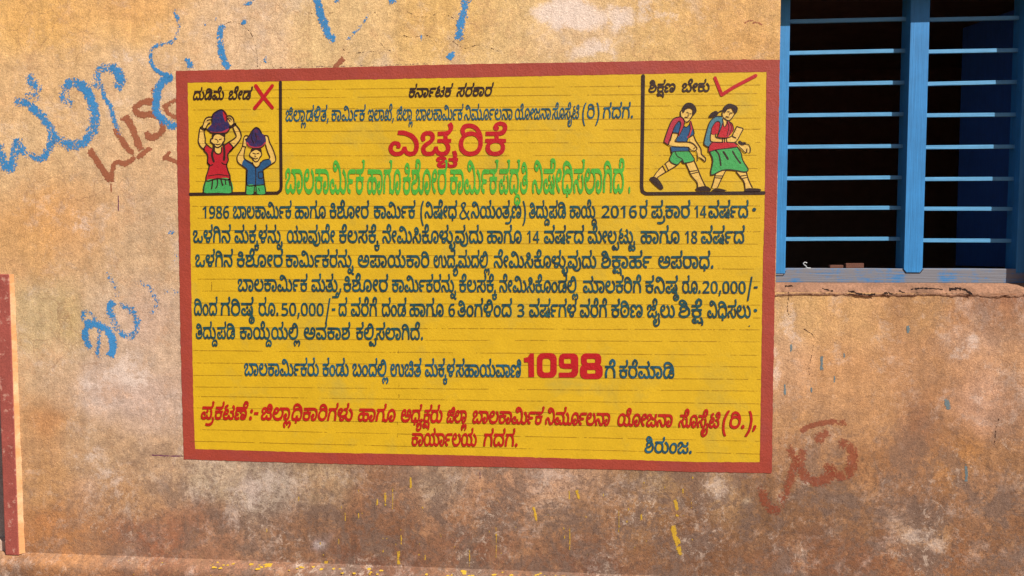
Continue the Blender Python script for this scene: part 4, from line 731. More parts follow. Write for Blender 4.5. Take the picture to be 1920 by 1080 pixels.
 106: (0, [[-239,-368,4721,-368,4655,-334,4617,-265,-383,-215,4617,-169,4654,-97,4722,-55,-234,-55,4818,-55,4867,-106,-133,-144,4867,-187,4809,-235,-246,-235,4719,-235,4671,-211,-342,-198,-332,-141,4681,-156,4719,-177,-253,-177,4776,-177,4800,-159,-200,-144,4800,-130,4781,-115,-236,-115,4734,-115,4685,-159,-315,-215,4685,-251,4707,-290,4744,-304,-234,-304,4807,-304,4849,-260,-147,-231,-79,-231,4928,-270,4968,-304,-1,-304,5032,-304,5069,-271,69,-242,5069,-202,5012,-160,-22,-158,4,-104,5037,-111,5100,-142,5141,-197,141,-241,5141,-286,5103,-342,5042,-368,5,-368,4954,-368,4890,-325,-124,-290,-97,-289,4885,-315,4845,-351,4795,-368],[-69,-163,-69,-99,-26,-99,5000,-99,5029,-92,36,-84,5043,-78,5049,-58,49,-44,5049,-19,5031,42,14,76,88,97,5106,59,5125,-14,125,-49,5125,-90,5090,-140,5036,-163,9,-163]]),
 107: (0, [[-113,-368,4835,-368,4752,-333,4705,-263,-295,-212,4705,-168,4737,-108,4791,-72,4855,-55,-113,-55,4934,-55,5017,-88,5069,-158,69,-215,5069,-260,5025,-329,4944,-368],[-113,-304,4943,-304,4998,-250,-2,-212,4998,-168,4935,-119,-112,-119,4837,-119,4776,-170,-224,-212,4776,-241,4804,-283,4854,-304],[-114,-252,4869,-252,4845,-227,-155,-211,4845,-194,4869,-170,-114,-170,4904,-170,4929,-194,-71,-211,4929,-227,4904,-252]]),
 111: (0, [[101,-174,5101,-212,5076,-257,54,-274,5026,-296,4945,-311,-118,-311,-447,-311,-447,-236,-125,-236,-152,-254,4841,-238,4830,-201,-170,-173,4830,-144,4858,-88,4919,-51,-34,-51,5032,-51,5101,-123],[-99,-185,4901,-204,4914,-241,-74,-258,-109,-236,-64,-236,4980,-236,5027,-209,27,-174,5027,-153,4995,-119,-34,-119,4936,-119,4901,-156]]),
 113: (0, [[-223,-368,4739,-368,4688,-331,4664,-272,-336,-238,4664,-182,4720,-100,4821,-55,-113,-55,4955,-55,5054,-101,5109,-183,109,-237,5109,-269,5086,-330,5037,-368,-3,-368,4967,-368,4922,-353,4887,-315,-128,-283,-100,-286,4887,-314,4853,-350,4808,-368],[-212,-304,4814,-304,4846,-267,-147,-231,-80,-231,4926,-265,4961,-304,-14,-304,5011,-304,5038,-273,38,-240,5038,-204,5003,-150,4938,-119,-106,-119,-118,-119,4839,-119,4772,-149,4735,-202,-265,-238,4735,-272,4763,-304]]),
 114: (0, [[-223,-368,4739,-368,4688,-331,4664,-272,-336,-238,4664,-182,4720,-100,4821,-55,-113,-55,4955,-55,5054,-101,5109,-183,109,-237,5109,-269,5086,-330,5037,-368,-3,-368,4967,-368,4922,-353,4887,-315,-128,-283,-100,-286,4887,-314,4853,-350,4808,-368],[-212,-304,4814,-304,4846,-267,-147,-231,-80,-231,4926,-265,4961,-304,-14,-304,5011,-304,5038,-273,38,-240,5038,-204,5003,-150,4938,-119,-106,-119,-118,-119,4839,-119,4772,-149,4735,-202,-265,-238,4735,-272,4763,-304],[-152,-458,-147,-354,-79,-354,-74,-458]]),
 115: (0, [[-180,-66,4867,-66,4930,-98,4984,-167,16,-223,5032,-252,5058,-285,5090,-298,113,-298,5121,-298,5145,-294,149,-292,162,-359,5153,-363,5124,-368,113,-368,5075,-368,5021,-344,4980,-295,-41,-256,4938,-215,4897,-159,4852,-131,-176,-131,4794,-131,4761,-161,-239,-186,4761,-202,4775,-232,4814,-252,-150,-252,4913,-252,4998,-208,5041,-132,41,-86,5041,-53,5025,11,11,36,77,69,5097,40,5117,-40,117,-76,5117,-140,5069,-231,4989,-289,4892,-317,-156,-317,4788,-317,4717,-280,4685,-220,-315,-186,4685,-130,4762,-66]]),
 116: (0, [[-238,-329,4701,-329,4622,-261,-378,-206,4622,-157,4682,-97,-268,-97,4773,-97,4820,-135,-180,-168,4820,-179,4815,-204,-189,-212,-247,-207,4755,-202,4756,-189,-244,-185,4756,-174,4742,-158,-274,-158,4713,-158,4688,-177,-312,-204,4688,-235,4729,-265,-234,-265,4795,-265,4835,-246,4858,-211,-140,-187,-74,-187,4929,-224,4968,-265,1,-265,5038,-265,5071,-231,5080,-181,80,-159,5080,-116,5044,-6,9,36,76,69,5101,35,5137,-38,5157,-117,157,-158,5157,-220,5116,-296,5046,-329,3,-329,4974,-329,4931,-313,4900,-285,-112,-267,-102,-263,4880,-288,4838,-317,4791,-329]]),
 121: (0, [[-3,-408,4930,-408,4854,-373,4823,-320,-177,-292,4823,-267,4841,-232,4877,-203,-95,-188,4933,-173,4958,-153,-42,-139,4958,-128,4939,-114,-82,-114,4888,-114,4867,-132,-133,-145,4867,-150,4870,-162,-127,-168,-190,-188,4804,-176,4797,-151,-203,-133,4797,-101,4858,-55,-82,-55,4961,-55,5009,-78,5029,-116,29,-139,5029,-158,5015,-189,4982,-218,-49,-234,4920,-251,4894,-275,-106,-292,4894,-309,4920,-330,4967,-339,-2,-339,5051,-339,5119,-309,5152,-258,152,-228,5152,-194,5124,-141,5083,-95,5042,-50,5014,1,14,33,5014,67,5047,111,5101,134,131,134,5179,134,5247,87,257,31,186,20,5182,38,5166,60,5145,70,131,70,5115,70,5088,53,88,32,5088,12,5116,-25,5158,-67,5200,-119,5228,-185,228,-229,5228,-278,5189,-346,5122,-388,5040,-408]]),
 122: (0, [[127,-57,5127,-138,5042,-244,4892,-296,-208,-296,4753,-296,4667,-285,-373,-275,-353,-206,4680,-214,4752,-224,-208,-224,4923,-224,5047,-131,47,-55,5047,-20,5026,35,9,60,78,97,5107,57,5127,-23]]),
 124: (0, [[-241,-67,4792,-67,4834,-87,4869,-127,-111,-159,-146,-156,4879,-116,4934,-67,-17,-67,5023,-67,5079,-102,5109,-160,109,-194,5109,-233,5080,-295,5036,-341,14,-359,-33,-307,4998,-283,5038,-232,38,-198,5038,-175,5011,-136,-20,-136,4947,-136,4908,-183,-94,-222,-164,-222,4832,-182,4793,-136,-238,-136,4731,-136,4704,-173,-296,-199,4704,-232,4744,-281,-225,-307,-272,-359,4693,-330,4633,-250,-367,-192,4633,-159,4663,-102,4719,-67]]),
 125: (0, [[-74,-397,4881,-397,4813,-364,-187,-326,4813,-312,4831,-284,-153,-274,-144,-291,4807,-284,4736,-248,4698,-192,-302,-157,4698,-125,4726,-74,4781,-43,-179,-43,4857,-43,4905,-67,4928,-106,-72,-129,4928,-176,4869,-216,-178,-216,4790,-216,4737,-191,-277,-178,-272,-135,4742,-148,4781,-166,-191,-166,4838,-166,4862,-147,-138,-132,4862,-118,4841,-103,-181,-103,4790,-103,4762,-134,-238,-157,4762,-172,4771,-200,4802,-220,4869,-232,-73,-232,4993,-230,5072,-183,72,-128,5072,-78,5030,10,11,36,78,69,5114,14,5148,-76,148,-126,5148,-171,5119,-232,5074,-269,5023,-288,1,-292,9,-271,5026,-281,5042,-307,42,-326,5042,-358,4987,-397],[-72,-341,4949,-341,4974,-329,-26,-316,4974,-303,4948,-289,-73,-288,4904,-289,4881,-304,-119,-316,4881,-327,4904,-341]]),
 134: (0, [[283,-12,5213,-12,5112,34,5058,117,58,172,5058,204,5079,260,5121,305,152,321,166,307,36,306,36,375,244,375,5255,383,5270,408,270,424,5270,438,5261,464,253,475,298,487,333,475,5341,462,5349,434,349,423,5349,407,5342,384,336,375,539,375,539,306,405,308,420,318,5449,307,5492,265,5516,208,516,174,5516,119,5464,35,5361,-12],[287,66,5367,66,5436,135,436,184,5436,221,5402,276,5336,306,287,306,5237,306,5170,275,5138,220,138,184,5138,131,5212,66],[36,474,36,551,425,551,425,474]]),
 151: (0, [[483,-12,5430,-12,5361,28,5314,91,294,125,5269,169,5233,213,5202,229,182,229,5148,229,5111,186,111,148,5111,116,5139,49,162,17,84,-14,5061,18,5031,102,31,145,5031,192,5071,264,5139,305,181,305,5243,305,5315,247,349,187,5372,148,5410,94,5457,67,492,67,5544,67,5587,140,587,190,5587,260,5528,380,5429,461,367,474,33,474,33,551,562,551,562,474,502,474,508,481,5559,449,5631,363,5669,258,669,198,5669,100,5572,-12]]),
 152: (0, [[226,-12,5170,-12,5081,32,5031,112,31,167,5031,211,5067,282,5135,324,183,324,5236,324,5300,274,300,231,5300,215,5294,183,287,172,219,178,5221,186,5225,203,225,210,5225,232,5201,254,180,254,5149,254,5108,211,108,170,5108,125,5170,67,234,67,5303,67,5367,137,372,195,448,195,5453,128,5522,67,570,67,5606,67,5650,99,5670,156,670,191,5670,237,5634,332,586,387,657,435,5703,384,5752,269,752,198,5752,126,5703,33,5623,-12,577,-12,5526,-12,5462,14,5418,65,396,101,427,105,5401,57,5342,7,5271,-12],[401,297,5377,297,5344,331,344,355,5344,381,5377,415,401,415,5426,415,5460,381,460,355,5460,331,5426,297],[31,474,31,551,642,551,642,474]]),
 154: (0, [[218,-12,5162,-12,5086,31,5049,99,49,136,5049,179,5082,241,5144,294,187,321,5225,346,5271,390,271,422,5271,443,5255,474,5220,490,190,490,5147,490,5107,453,107,422,5107,406,5117,377,127,363,57,332,5041,357,5026,406,26,431,5026,466,5062,526,5135,563,191,563,5253,563,5323,520,5352,456,352,423,5352,387,5321,330,5264,280,224,254,5178,224,5131,178,131,141,5131,102,5183,67,223,67,5290,67,5353,137,357,195,434,195,5439,128,5512,67,561,67,5616,67,5682,145,682,210,5682,276,5631,383,5538,459,476,477,613,481,5661,451,5728,373,5764,276,764,215,5764,147,5715,45,5623,-12,557,-12,5518,-12,5455,11,5403,63,379,105,411,104,5388,59,5333,9,5264,-12],[431,474,431,551,656,551,656,474]]),
 156: (0, [[226,-12,5170,-12,5081,32,5031,112,31,167,5031,211,5067,282,5135,324,183,324,5236,324,5300,274,300,231,5300,215,5294,183,287,172,219,178,5221,184,5225,203,225,210,5225,232,5201,254,180,254,5149,254,5108,211,108,170,5108,125,5170,67,234,67,5303,67,5367,137,372,195,448,195,5453,128,5522,67,570,67,5626,67,5670,140,670,191,5670,250,5629,349,5561,425,5479,471,438,477,591,483,5642,451,5714,363,5752,258,752,198,5752,126,5703,33,5623,-12,577,-12,5526,-12,5462,14,5418,65,396,101,427,105,5401,57,5342,7,5271,-12],[31,474,31,551,541,551,5595,551,5639,561,649,569,5663,579,5671,604,671,618,5671,651,5639,714,606,747,671,790,5718,738,5752,655,752,612,5752,593,5737,538,711,516,5686,494,5617,474,559,474],[908,-12,5832,-12,5718,65,673,123,725,177,5766,124,5854,67,909,67,5971,67,6037,145,1037,210,6037,276,5986,383,5893,459,831,477,969,481,6016,451,6083,373,6119,276,1119,215,6119,175,6098,94,6050,28,5968,-12],[801,474,801,551,1006,551,1006,474]]),
 157: (0, [[308,-12,5234,-12,5132,40,5069,126,5040,228,40,279,5040,360,5106,489,5226,563,306,563,5381,563,5483,510,5545,424,5572,323,572,276,5572,191,5506,61,5388,-12],[306,67,5362,67,5444,116,5490,211,490,279,5490,340,5448,432,5366,484,305,484,5253,484,5170,438,5122,346,122,277,5122,209,5166,115,5249,67],[721,-12,5645,-12,5531,65,486,123,538,177,5579,124,5667,67,722,67,5784,67,5850,145,850,210,5850,276,5799,383,5706,459,644,477,782,483,5830,453,5897,374,5932,276,932,215,5932,175,5911,94,5863,28,5781,-12],[1088,-12,6012,-12,5899,65,853,123,905,177,5946,124,6034,67,1089,67,6151,67,6217,145,1217,210,6217,276,6166,383,6073,459,1011,477,1149,481,6197,451,6264,373,6299,276,1299,215,6299,175,6278,94,6230,28,6148,-12],[600,474,600,551,712,551,5766,551,5810,561,820,569,5833,579,5842,604,842,618,5842,651,5810,714,777,747,842,790,5889,738,5923,655,923,612,5923,593,5908,538,882,516,5857,494,5788,474,730,474],[981,474,981,551,1187,551,1187,474]]),
 158: (0, [[326,-12,5245,-12,5116,50,5042,169,42,255,5042,312,5073,400,5129,466,168,488,186,474,42,474,42,551,502,551,502,474,493,474,493,483,5531,459,5583,395,5610,310,610,255,5610,177,5542,57,5415,-12],[327,69,5395,69,5484,123,5528,216,528,272,5528,337,5475,428,5385,476,328,476,5266,476,5174,425,5124,334,124,272,5124,175,5235,69]]),
 159: (0, [[380,-12,5271,-12,5117,70,5037,215,37,308,5037,387,5088,501,5181,563,242,563,5287,563,5351,531,5385,471,385,429,5385,386,5346,318,5269,278,212,278,5190,278,5152,286,5121,301,108,309,118,380,5128,373,5155,358,5187,348,206,348,5259,348,5307,393,307,427,5307,459,5271,493,242,493,5209,493,5151,457,5115,375,115,306,5115,241,5176,133,5296,69,383,69,5468,69,5587,119,5650,214,650,281,5650,352,5570,463,505,494,553,544,5610,516,5690,438,5732,340,732,281,5732,201,5660,68,5505,-12],[438,474,438,551,619,551,619,474]]),
 161: (0, [[226,-12,5170,-12,5081,32,5031,112,31,167,5031,211,5067,282,5135,324,183,324,5236,324,5300,274,300,231,5300,215,5294,183,287,172,219,178,5221,184,5225,203,225,210,5225,232,5201,254,180,254,5149,254,5108,211,108,170,5108,125,5170,67,234,67,5303,67,5367,137,372,195,448,195,5453,128,5522,67,570,67,5626,67,5670,140,670,191,5670,250,5629,349,5561,425,5479,471,438,477,591,481,5642,449,5714,363,5752,258,752,198,5752,126,5703,33,5623,-12,577,-12,5526,-12,5462,14,5418,65,396,101,427,105,5401,57,5342,7,5271,-12],[31,474,31,551,645,551,645,474]]),
 165: (0, [[231,-12,5140,-12,5033,90,33,181,5033,267,5139,375,236,375,5265,375,5314,361,5353,335,367,316,363,315,5364,317,5365,332,365,335,5365,364,5341,415,5297,454,5240,478,207,481,361,486,5384,474,5420,434,5441,379,441,343,5441,336,5439,319,438,315,436,316,5453,335,5494,361,5545,375,576,375,5670,375,5768,265,768,181,5768,97,5663,-12,566,-12,5521,-12,5451,15,5403,67,390,102,409,101,5396,68,5347,17,5277,-12],[237,63,5302,63,5362,130,362,181,5362,236,5298,300,241,300,5198,300,5142,269,5115,216,115,183,5115,128,5181,63],[561,63,5625,63,5686,130,686,181,5686,218,5657,271,5603,300,564,300,5501,300,5439,233,439,183,5439,128,5504,63],[34,474,34,551,649,551,649,474]]),
 206: (0, [[283,-12,5213,-12,5112,34,5058,117,58,172,5058,204,5079,260,5121,305,152,321,166,307,36,306,36,375,539,375,539,306,405,308,420,318,5449,307,5492,265,5516,208,516,174,5516,119,5464,35,5361,-12],[287,66,5367,66,5436,135,436,184,5436,221,5402,276,5336,306,287,306,5237,306,5170,275,5138,220,138,184,5138,131,5212,66],[264,350,239,374,5277,385,5337,427,5371,489,371,528,371,538,5371,569,5343,617,5295,645,266,645,5233,645,5199,618,199,595,5199,575,5219,553,5246,545,257,545,5304,545,5358,583,380,615,411,570,5398,551,5359,508,5301,479,257,479,5222,479,5161,502,5123,552,123,590,5123,641,5200,712,267,712,5323,712,5402,662,5444,578,444,528,5444,475,5403,396,373,369]]),
 208: (0, [[325,474,5280,474,5219,434,5178,367,164,324,5156,299,5146,237,5141,159,141,110,141,0,50,0,50,124,5050,192,5067,316,5109,421,146,458,149,427,5127,447,5091,499,5070,557,70,586,5070,644,5124,712,5210,743,257,743,5334,743,5444,688,484,643,5531,592,5580,458,5598,286,598,176,598,0,507,0,507,110,5507,160,5501,243,5490,311,480,336,5456,401,5384,474],[325,552,5388,552,5480,479,516,402,520,402,5502,477,5436,596,5335,664,264,664,5205,664,5151,619,151,582,5151,552,5181,502,207,482,168,483,5200,515,5278,552]]),
 210: (0, [[561,-12,5520,-12,5455,11,5403,62,379,104,410,104,5387,59,5333,9,5264,-12,218,-12,5162,-12,5086,31,5049,99,49,136,5049,179,5082,241,5144,294,187,321,5225,346,5271,390,271,422,5271,443,5255,474,5220,490,190,490,5147,490,5107,453,107,422,5107,406,5117,377,127,363,57,332,5041,357,5026,406,26,431,5026,466,5062,526,5135,563,191,563,5253,563,5323,520,5352,456,352,423,5352,387,5321,330,5264,280,224,254,5178,224,5131,178,131,141,5131,102,5183,67,223,67,5290,67,5353,137,357,195,434,195,5439,128,5512,67,561,67,5616,67,5663,123,663,162,5663,194,5636,252,5585,299,548,314,603,352,5647,327,5711,271,5745,202,745,156,5745,107,5706,31,5625,-12],[439,305,439,375,763,375,763,305,721,305,5701,305,5660,308,640,310,619,306],[558,350,533,374,5571,385,5631,427,5665,489,665,528,665,538,5665,569,5637,617,5589,645,560,645,5527,645,5493,618,493,595,5493,575,5513,553,5540,545,551,545,5598,545,5651,583,674,615,705,570,5692,551,5653,508,5595,479,551,479,5516,479,5455,502,5417,552,417,590,5417,641,5494,712,561,712,5618,712,5697,662,5738,578,738,528,5738,475,5697,396,667,369]]),
 212: (0, [[561,-12,5500,-12,5415,41,380,104,411,104,5388,59,5333,9,5264,-12,218,-12,5162,-12,5086,31,5049,99,49,136,5049,179,5082,241,5144,294,187,321,5225,346,5271,390,271,422,5271,443,5255,474,5220,490,190,490,5147,490,5107,453,107,422,5107,406,5117,377,127,363,57,332,5041,357,5026,406,26,431,5026,466,5062,526,5135,563,191,563,5253,563,5323,521,5351,457,351,423,5351,387,5321,330,5264,280,224,254,5178,224,5131,178,131,141,5131,102,5183,67,223,67,5290,67,5353,137,357,195,434,195,5439,128,5512,67,561,67,5617,67,5663,120,663,155,5663,184,5640,235,620,257,691,303,5715,273,5745,195,745,151,5745,104,5706,30,5625,-12],[517,311,5460,311,5375,348,5316,406,297,436,336,480,5366,444,5426,402,5484,385,510,385,5548,385,5599,408,5625,457,625,497,625,507,5625,548,5594,610,5544,645,515,645,5482,645,5448,618,448,595,5448,575,5468,553,5495,545,506,545,5552,545,5609,583,631,615,662,569,5649,550,5609,507,5549,478,506,478,5472,478,5410,502,5372,551,372,590,5372,641,5449,712,515,712,5571,712,5656,658,5703,564,703,504,5703,437,5656,351,5573,311]]),
 214: (0, [[243,-12,5198,-12,5124,17,5069,75,5040,160,40,216,5040,288,5090,400,5181,464,243,464,5284,464,5345,434,5379,380,379,342,5379,303,5342,243,5269,209,215,209,5163,209,5093,251,74,274,94,340,5107,322,5163,279,208,279,5257,279,5301,311,301,338,5301,365,5267,394,241,394,5199,394,5145,344,5120,262,120,215,120,205,5120,165,5141,112,5177,81,5226,67,253,67,5320,67,5385,140,394,195,471,195,5477,128,5549,67,597,67,5652,67,5699,123,699,162,5699,201,5662,261,5602,300,566,307,640,359,5688,337,5751,279,5781,204,781,156,5781,83,5694,-12,602,-12,5559,-12,5493,12,5440,63,417,102,450,103,5420,60,5361,9,5290,-12],[189,412,5135,429,5085,501,85,536,5085,567,5116,618,5188,651,248,653,256,575,5207,574,5164,549,164,525,5164,502,5205,468,246,458],[498,306,498,381,593,381,5637,397,5705,469,705,528,705,538,5705,569,5677,617,5629,645,599,645,5567,645,5533,618,533,595,5533,575,5553,553,5580,545,590,545,5637,545,5692,583,714,615,745,570,5732,551,5694,508,5635,479,591,479,5556,479,5495,502,5457,552,457,590,5457,641,5534,712,601,712,5658,712,5737,662,5778,578,778,528,5778,489,5755,418,5707,359,5630,317,577,306]]),
 215: (0, [[326,-12,5245,-12,5116,49,5042,176,42,276,5042,334,5086,434,5163,510,5265,552,322,552,5363,552,5434,533,5495,491,520,454,524,456,5508,498,5460,574,5396,631,5318,664,273,664,5206,664,5153,619,153,582,5153,559,5172,517,188,500,134,444,5108,473,5072,548,72,586,5072,644,5126,712,5215,743,266,743,5343,743,5456,686,499,638,5544,588,5592,472,5610,348,610,286,5610,189,5542,56,5415,-12],[327,69,5395,69,5484,123,5528,215,528,271,5528,335,5475,426,5385,474,328,474,5266,474,5174,423,5124,332,124,271,5124,175,5235,69],[325,218,5301,218,5268,252,268,276,5268,302,5301,335,325,335,5350,335,5384,302,384,276,5384,252,5350,218]]),
 216: (0, [[216,-12,5164,-12,5086,40,5042,148,42,230,5042,298,5092,415,5182,503,5307,552,382,552,5433,552,5528,530,5612,478,645,433,682,329,665,261,5648,232,5586,194,542,194,5509,194,5454,217,5420,265,420,301,5420,353,5489,402,534,402,5568,402,5615,385,633,372,5678,347,5729,246,729,184,5729,125,5682,37,5602,-12,550,-12,5482,-12,5401,41,366,104,398,109,5375,58,5318,6,5252,-12],[227,67,5277,67,5335,134,344,184,420,184,5430,123,5497,67,542,67,5572,67,5623,91,5654,143,654,185,5654,223,5630,294,5581,341,543,341,5522,341,5495,320,495,301,5495,279,5521,257,547,257,5563,257,5598,272,5622,307,622,337,5622,367,5591,418,5534,454,5457,474,411,474,376,474,5314,474,5220,436,5156,367,5124,274,124,219,5124,137,5178,67],[287,743,5373,743,5507,699,558,662,5610,625,5676,533,5709,429,709,374,5709,351,5700,306,692,292,612,424,646,437,5624,491,5546,579,495,609,5452,635,5354,664,291,664,5240,664,5180,643,5153,607,153,582,5153,560,5172,516,191,496,130,448,5113,468,5087,513,5072,562,72,586,5072,644,5131,712,5229,743]]),
 218: (0, [[602,-12,5523,-12,5425,74,425,148,5425,208,5499,292,561,292,5614,292,5677,242,677,199,5677,183,5670,150,664,140,595,146,5598,153,5602,170,602,178,5602,200,5579,222,559,222,5534,222,5501,186,501,151,5501,113,5549,63,604,63,5644,63,5705,100,5740,184,740,253,740,261,5740,328,5703,428,5633,484,583,484,5524,484,5455,417,447,357,371,357,5363,422,5290,484,228,484,5173,484,5119,434,119,392,5119,374,5132,341,146,328,5160,315,5207,298,251,298,267,298,267,228,239,228,5196,228,5152,216,138,203,5125,193,5113,162,113,142,5113,111,5150,63,193,63,5223,63,5272,83,300,105,348,44,5316,19,5236,-12,190,-12,5108,-12,5031,72,31,132,5031,166,5056,220,5107,261,147,273,145,249,5108,266,5060,311,5037,369,37,402,5037,448,5083,521,5167,563,223,563,5270,563,5343,539,5401,488,425,447,396,448,5416,487,5470,538,5542,563,589,563,5645,563,5732,519,5791,438,5822,325,822,256,5822,179,5775,57,5678,-12],[658,587,5624,587,5563,609,5526,656,526,693,5526,744,5601,809,667,809,5723,809,5800,759,5841,675,841,625,5841,569,5805,495,5741,456,697,452,668,518,5695,518,5740,534,5768,575,768,613,768,632,5768,665,5741,714,5695,741,666,741,5635,741,5602,717,602,697,5602,671,5641,654,657,654,5704,654,5756,692,778,724,809,679,5796,660,5759,617,5701,587]]),
 219: (0, [[304,-12,5235,-12,5131,21,5063,79,5029,156,29,201,5029,215,5032,246,35,259,114,248,5112,238,5110,220,110,209,5110,183,5128,133,5171,92,5246,67,303,67,5366,67,5447,93,5491,135,5508,183,508,205,5508,228,5496,271,480,290,5478,293,5470,297,467,300,5449,316,5395,335,358,335,5316,335,5280,314,280,293,5280,274,5313,254,345,254,5381,254,5429,284,5453,350,453,403,5453,456,5420,545,5362,612,5286,649,242,649,5206,649,5172,620,172,597,5172,573,5203,545,231,545,5268,545,5322,586,326,638,399,631,5392,577,5346,508,5277,475,235,475,5192,475,5129,503,5094,558,94,598,5094,650,5174,719,242,719,5308,719,5416,666,5492,576,5533,463,533,403,5533,376,5526,327,519,307,5518,304,5515,296,5512,288,510,285,5487,233,5396,181,340,181,5274,181,5200,238,200,296,5200,327,5230,377,5296,406,348,406,5392,406,5462,383,490,366,497,361,5540,334,5580,252,580,207,5580,156,5547,75,5479,18,5375,-12]]),
 221: (0, [[216,-12,5164,-12,5086,40,5042,148,42,230,5042,284,5082,398,5165,493,5294,552,382,552,5457,552,5556,508,5619,444,639,413,644,415,5623,466,5557,556,5468,625,5356,664,288,664,5215,664,5153,619,153,582,5153,559,5172,517,188,500,134,444,5117,464,5088,510,5072,561,72,586,5072,644,5130,712,5226,743,283,743,5338,743,5433,722,5513,686,545,662,5610,616,5688,491,5723,334,723,237,5723,147,5679,38,5599,-12,545,-12,5502,-12,5439,11,5389,62,366,104,398,109,5375,58,5318,6,5252,-12],[227,67,5277,67,5339,137,344,195,420,195,5425,128,5496,67,537,67,5585,67,5641,135,641,216,5641,268,5610,361,5548,433,5455,474,393,474,376,474,5314,474,5220,436,5156,367,5124,273,124,218,5124,136,5178,67]]),
 222: (0, [[216,-12,5164,-12,5086,40,5042,148,42,230,5042,284,5082,398,5165,493,5294,552,382,552,5457,552,5556,508,5619,444,639,413,644,415,5623,466,5557,556,5468,625,5356,664,288,664,5215,664,5153,619,153,582,5153,559,5172,517,188,500,134,444,5117,464,5088,510,5072,561,72,586,5072,644,5130,712,5226,743,283,743,5340,743,5434,722,5513,686,545,662,5610,616,5688,491,5723,334,723,237,5723,147,5679,38,5599,-12,545,-12,5502,-12,5439,11,5389,62,366,104,398,109,5375,58,5318,6,5252,-12],[227,67,5277,67,5339,137,344,195,420,195,5425,128,5496,67,537,67,5585,67,5641,135,641,216,5641,268,5610,361,5548,433,5455,474,393,474,376,474,5314,474,5220,436,5156,367,5124,273,124,218,5124,136,5178,67],[336,-144,344,15,421,15,429,-144]]),
 223: (0, [[481,-12,5430,-12,5360,28,5312,91,292,125,5267,169,5231,213,5200,229,180,229,5146,229,5109,186,109,148,5109,116,5137,49,160,17,82,-14,5059,18,5029,102,29,145,5029,192,5069,264,5137,305,179,305,5241,305,5313,247,347,187,5370,148,5409,94,5455,67,488,67,5535,67,5591,115,5617,201,617,257,5617,346,5561,504,5466,624,5344,693,278,693,5245,693,5213,663,213,641,5213,617,5244,589,272,589,5308,589,5362,630,367,682,444,675,5435,620,5387,551,5317,519,275,519,5232,519,5169,547,5135,602,135,642,5135,676,5171,731,5236,763,281,763,5369,763,5521,684,5636,545,5700,361,700,255,5700,163,5645,44,5547,-12]]),
 228: (0, [[224,-12,5168,-12,5079,32,5029,112,29,167,5029,211,5065,282,5133,324,181,324,5234,324,5298,274,298,231,5298,215,5292,183,285,172,217,178,5219,184,5223,203,223,210,5223,232,5199,254,178,254,5147,254,5106,211,106,170,5106,125,5168,67,232,67,5301,67,5365,137,370,195,446,195,5451,128,5519,67,565,67,5600,67,5649,95,5679,145,5693,215,693,257,5693,346,5637,504,5540,624,5417,693,349,693,5316,693,5284,663,284,641,5284,617,5315,589,343,589,5379,589,5434,630,438,682,515,675,5506,620,5458,551,5389,519,347,519,5304,519,5240,547,5206,602,206,642,5206,676,5242,731,5307,763,352,763,5440,763,5594,684,5710,545,5776,361,776,255,5776,200,5756,113,5720,49,5668,8,5604,-12,567,-12,5520,-12,5459,15,5416,66,394,102,425,105,5399,57,5340,7,5269,-12],[931,-12,5855,-12,5742,65,696,123,748,177,5790,124,5877,67,935,67,5994,67,6061,145,1061,210,6061,280,6011,386,5923,463,865,488,908,565,5976,532,6082,432,6143,298,1143,215,6143,150,6097,47,6003,-12]]),
 230: (0, [[326,-12,5245,-12,5116,49,5042,176,42,276,5042,334,5086,434,5163,510,5265,552,322,552,5363,552,5433,533,5494,491,520,454,524,456,5508,498,5460,574,5396,631,5318,664,273,664,5206,664,5153,619,153,582,5153,559,5172,517,188,500,134,444,5108,473,5072,548,72,586,5072,644,5126,712,5215,743,266,743,5343,743,5456,686,499,638,5544,588,5592,472,5610,348,610,286,5610,191,5542,57,5415,-12],[327,69,5395,69,5484,123,5528,215,528,271,5528,335,5475,426,5385,474,328,474,5266,474,5174,423,5124,332,124,271,5124,175,5235,69]]),
 231: (0, [[379,-12,5269,-12,5116,70,5037,215,37,308,5037,387,5088,501,5181,563,242,563,5287,563,5351,531,5385,471,385,429,5385,386,5345,318,5268,278,212,278,5190,278,5152,286,5121,301,108,309,118,380,5128,373,5154,358,5187,348,206,348,5259,348,5307,393,307,427,5307,459,5271,493,242,493,5209,493,5151,457,5115,375,115,306,5115,241,5175,133,5295,69,384,69,5475,69,5603,138,5672,272,672,371,5672,426,5648,539,5599,635,5523,693,470,693,5438,693,5405,663,405,641,5405,617,5436,589,464,589,5500,589,5555,630,559,682,632,676,5625,622,5578,552,5510,519,468,519,5435,519,5383,535,5346,566,5327,612,327,642,5327,693,5406,763,474,763,5542,763,5646,701,5718,592,5755,451,755,371,5755,289,5711,149,5619,45,5477,-12]]),
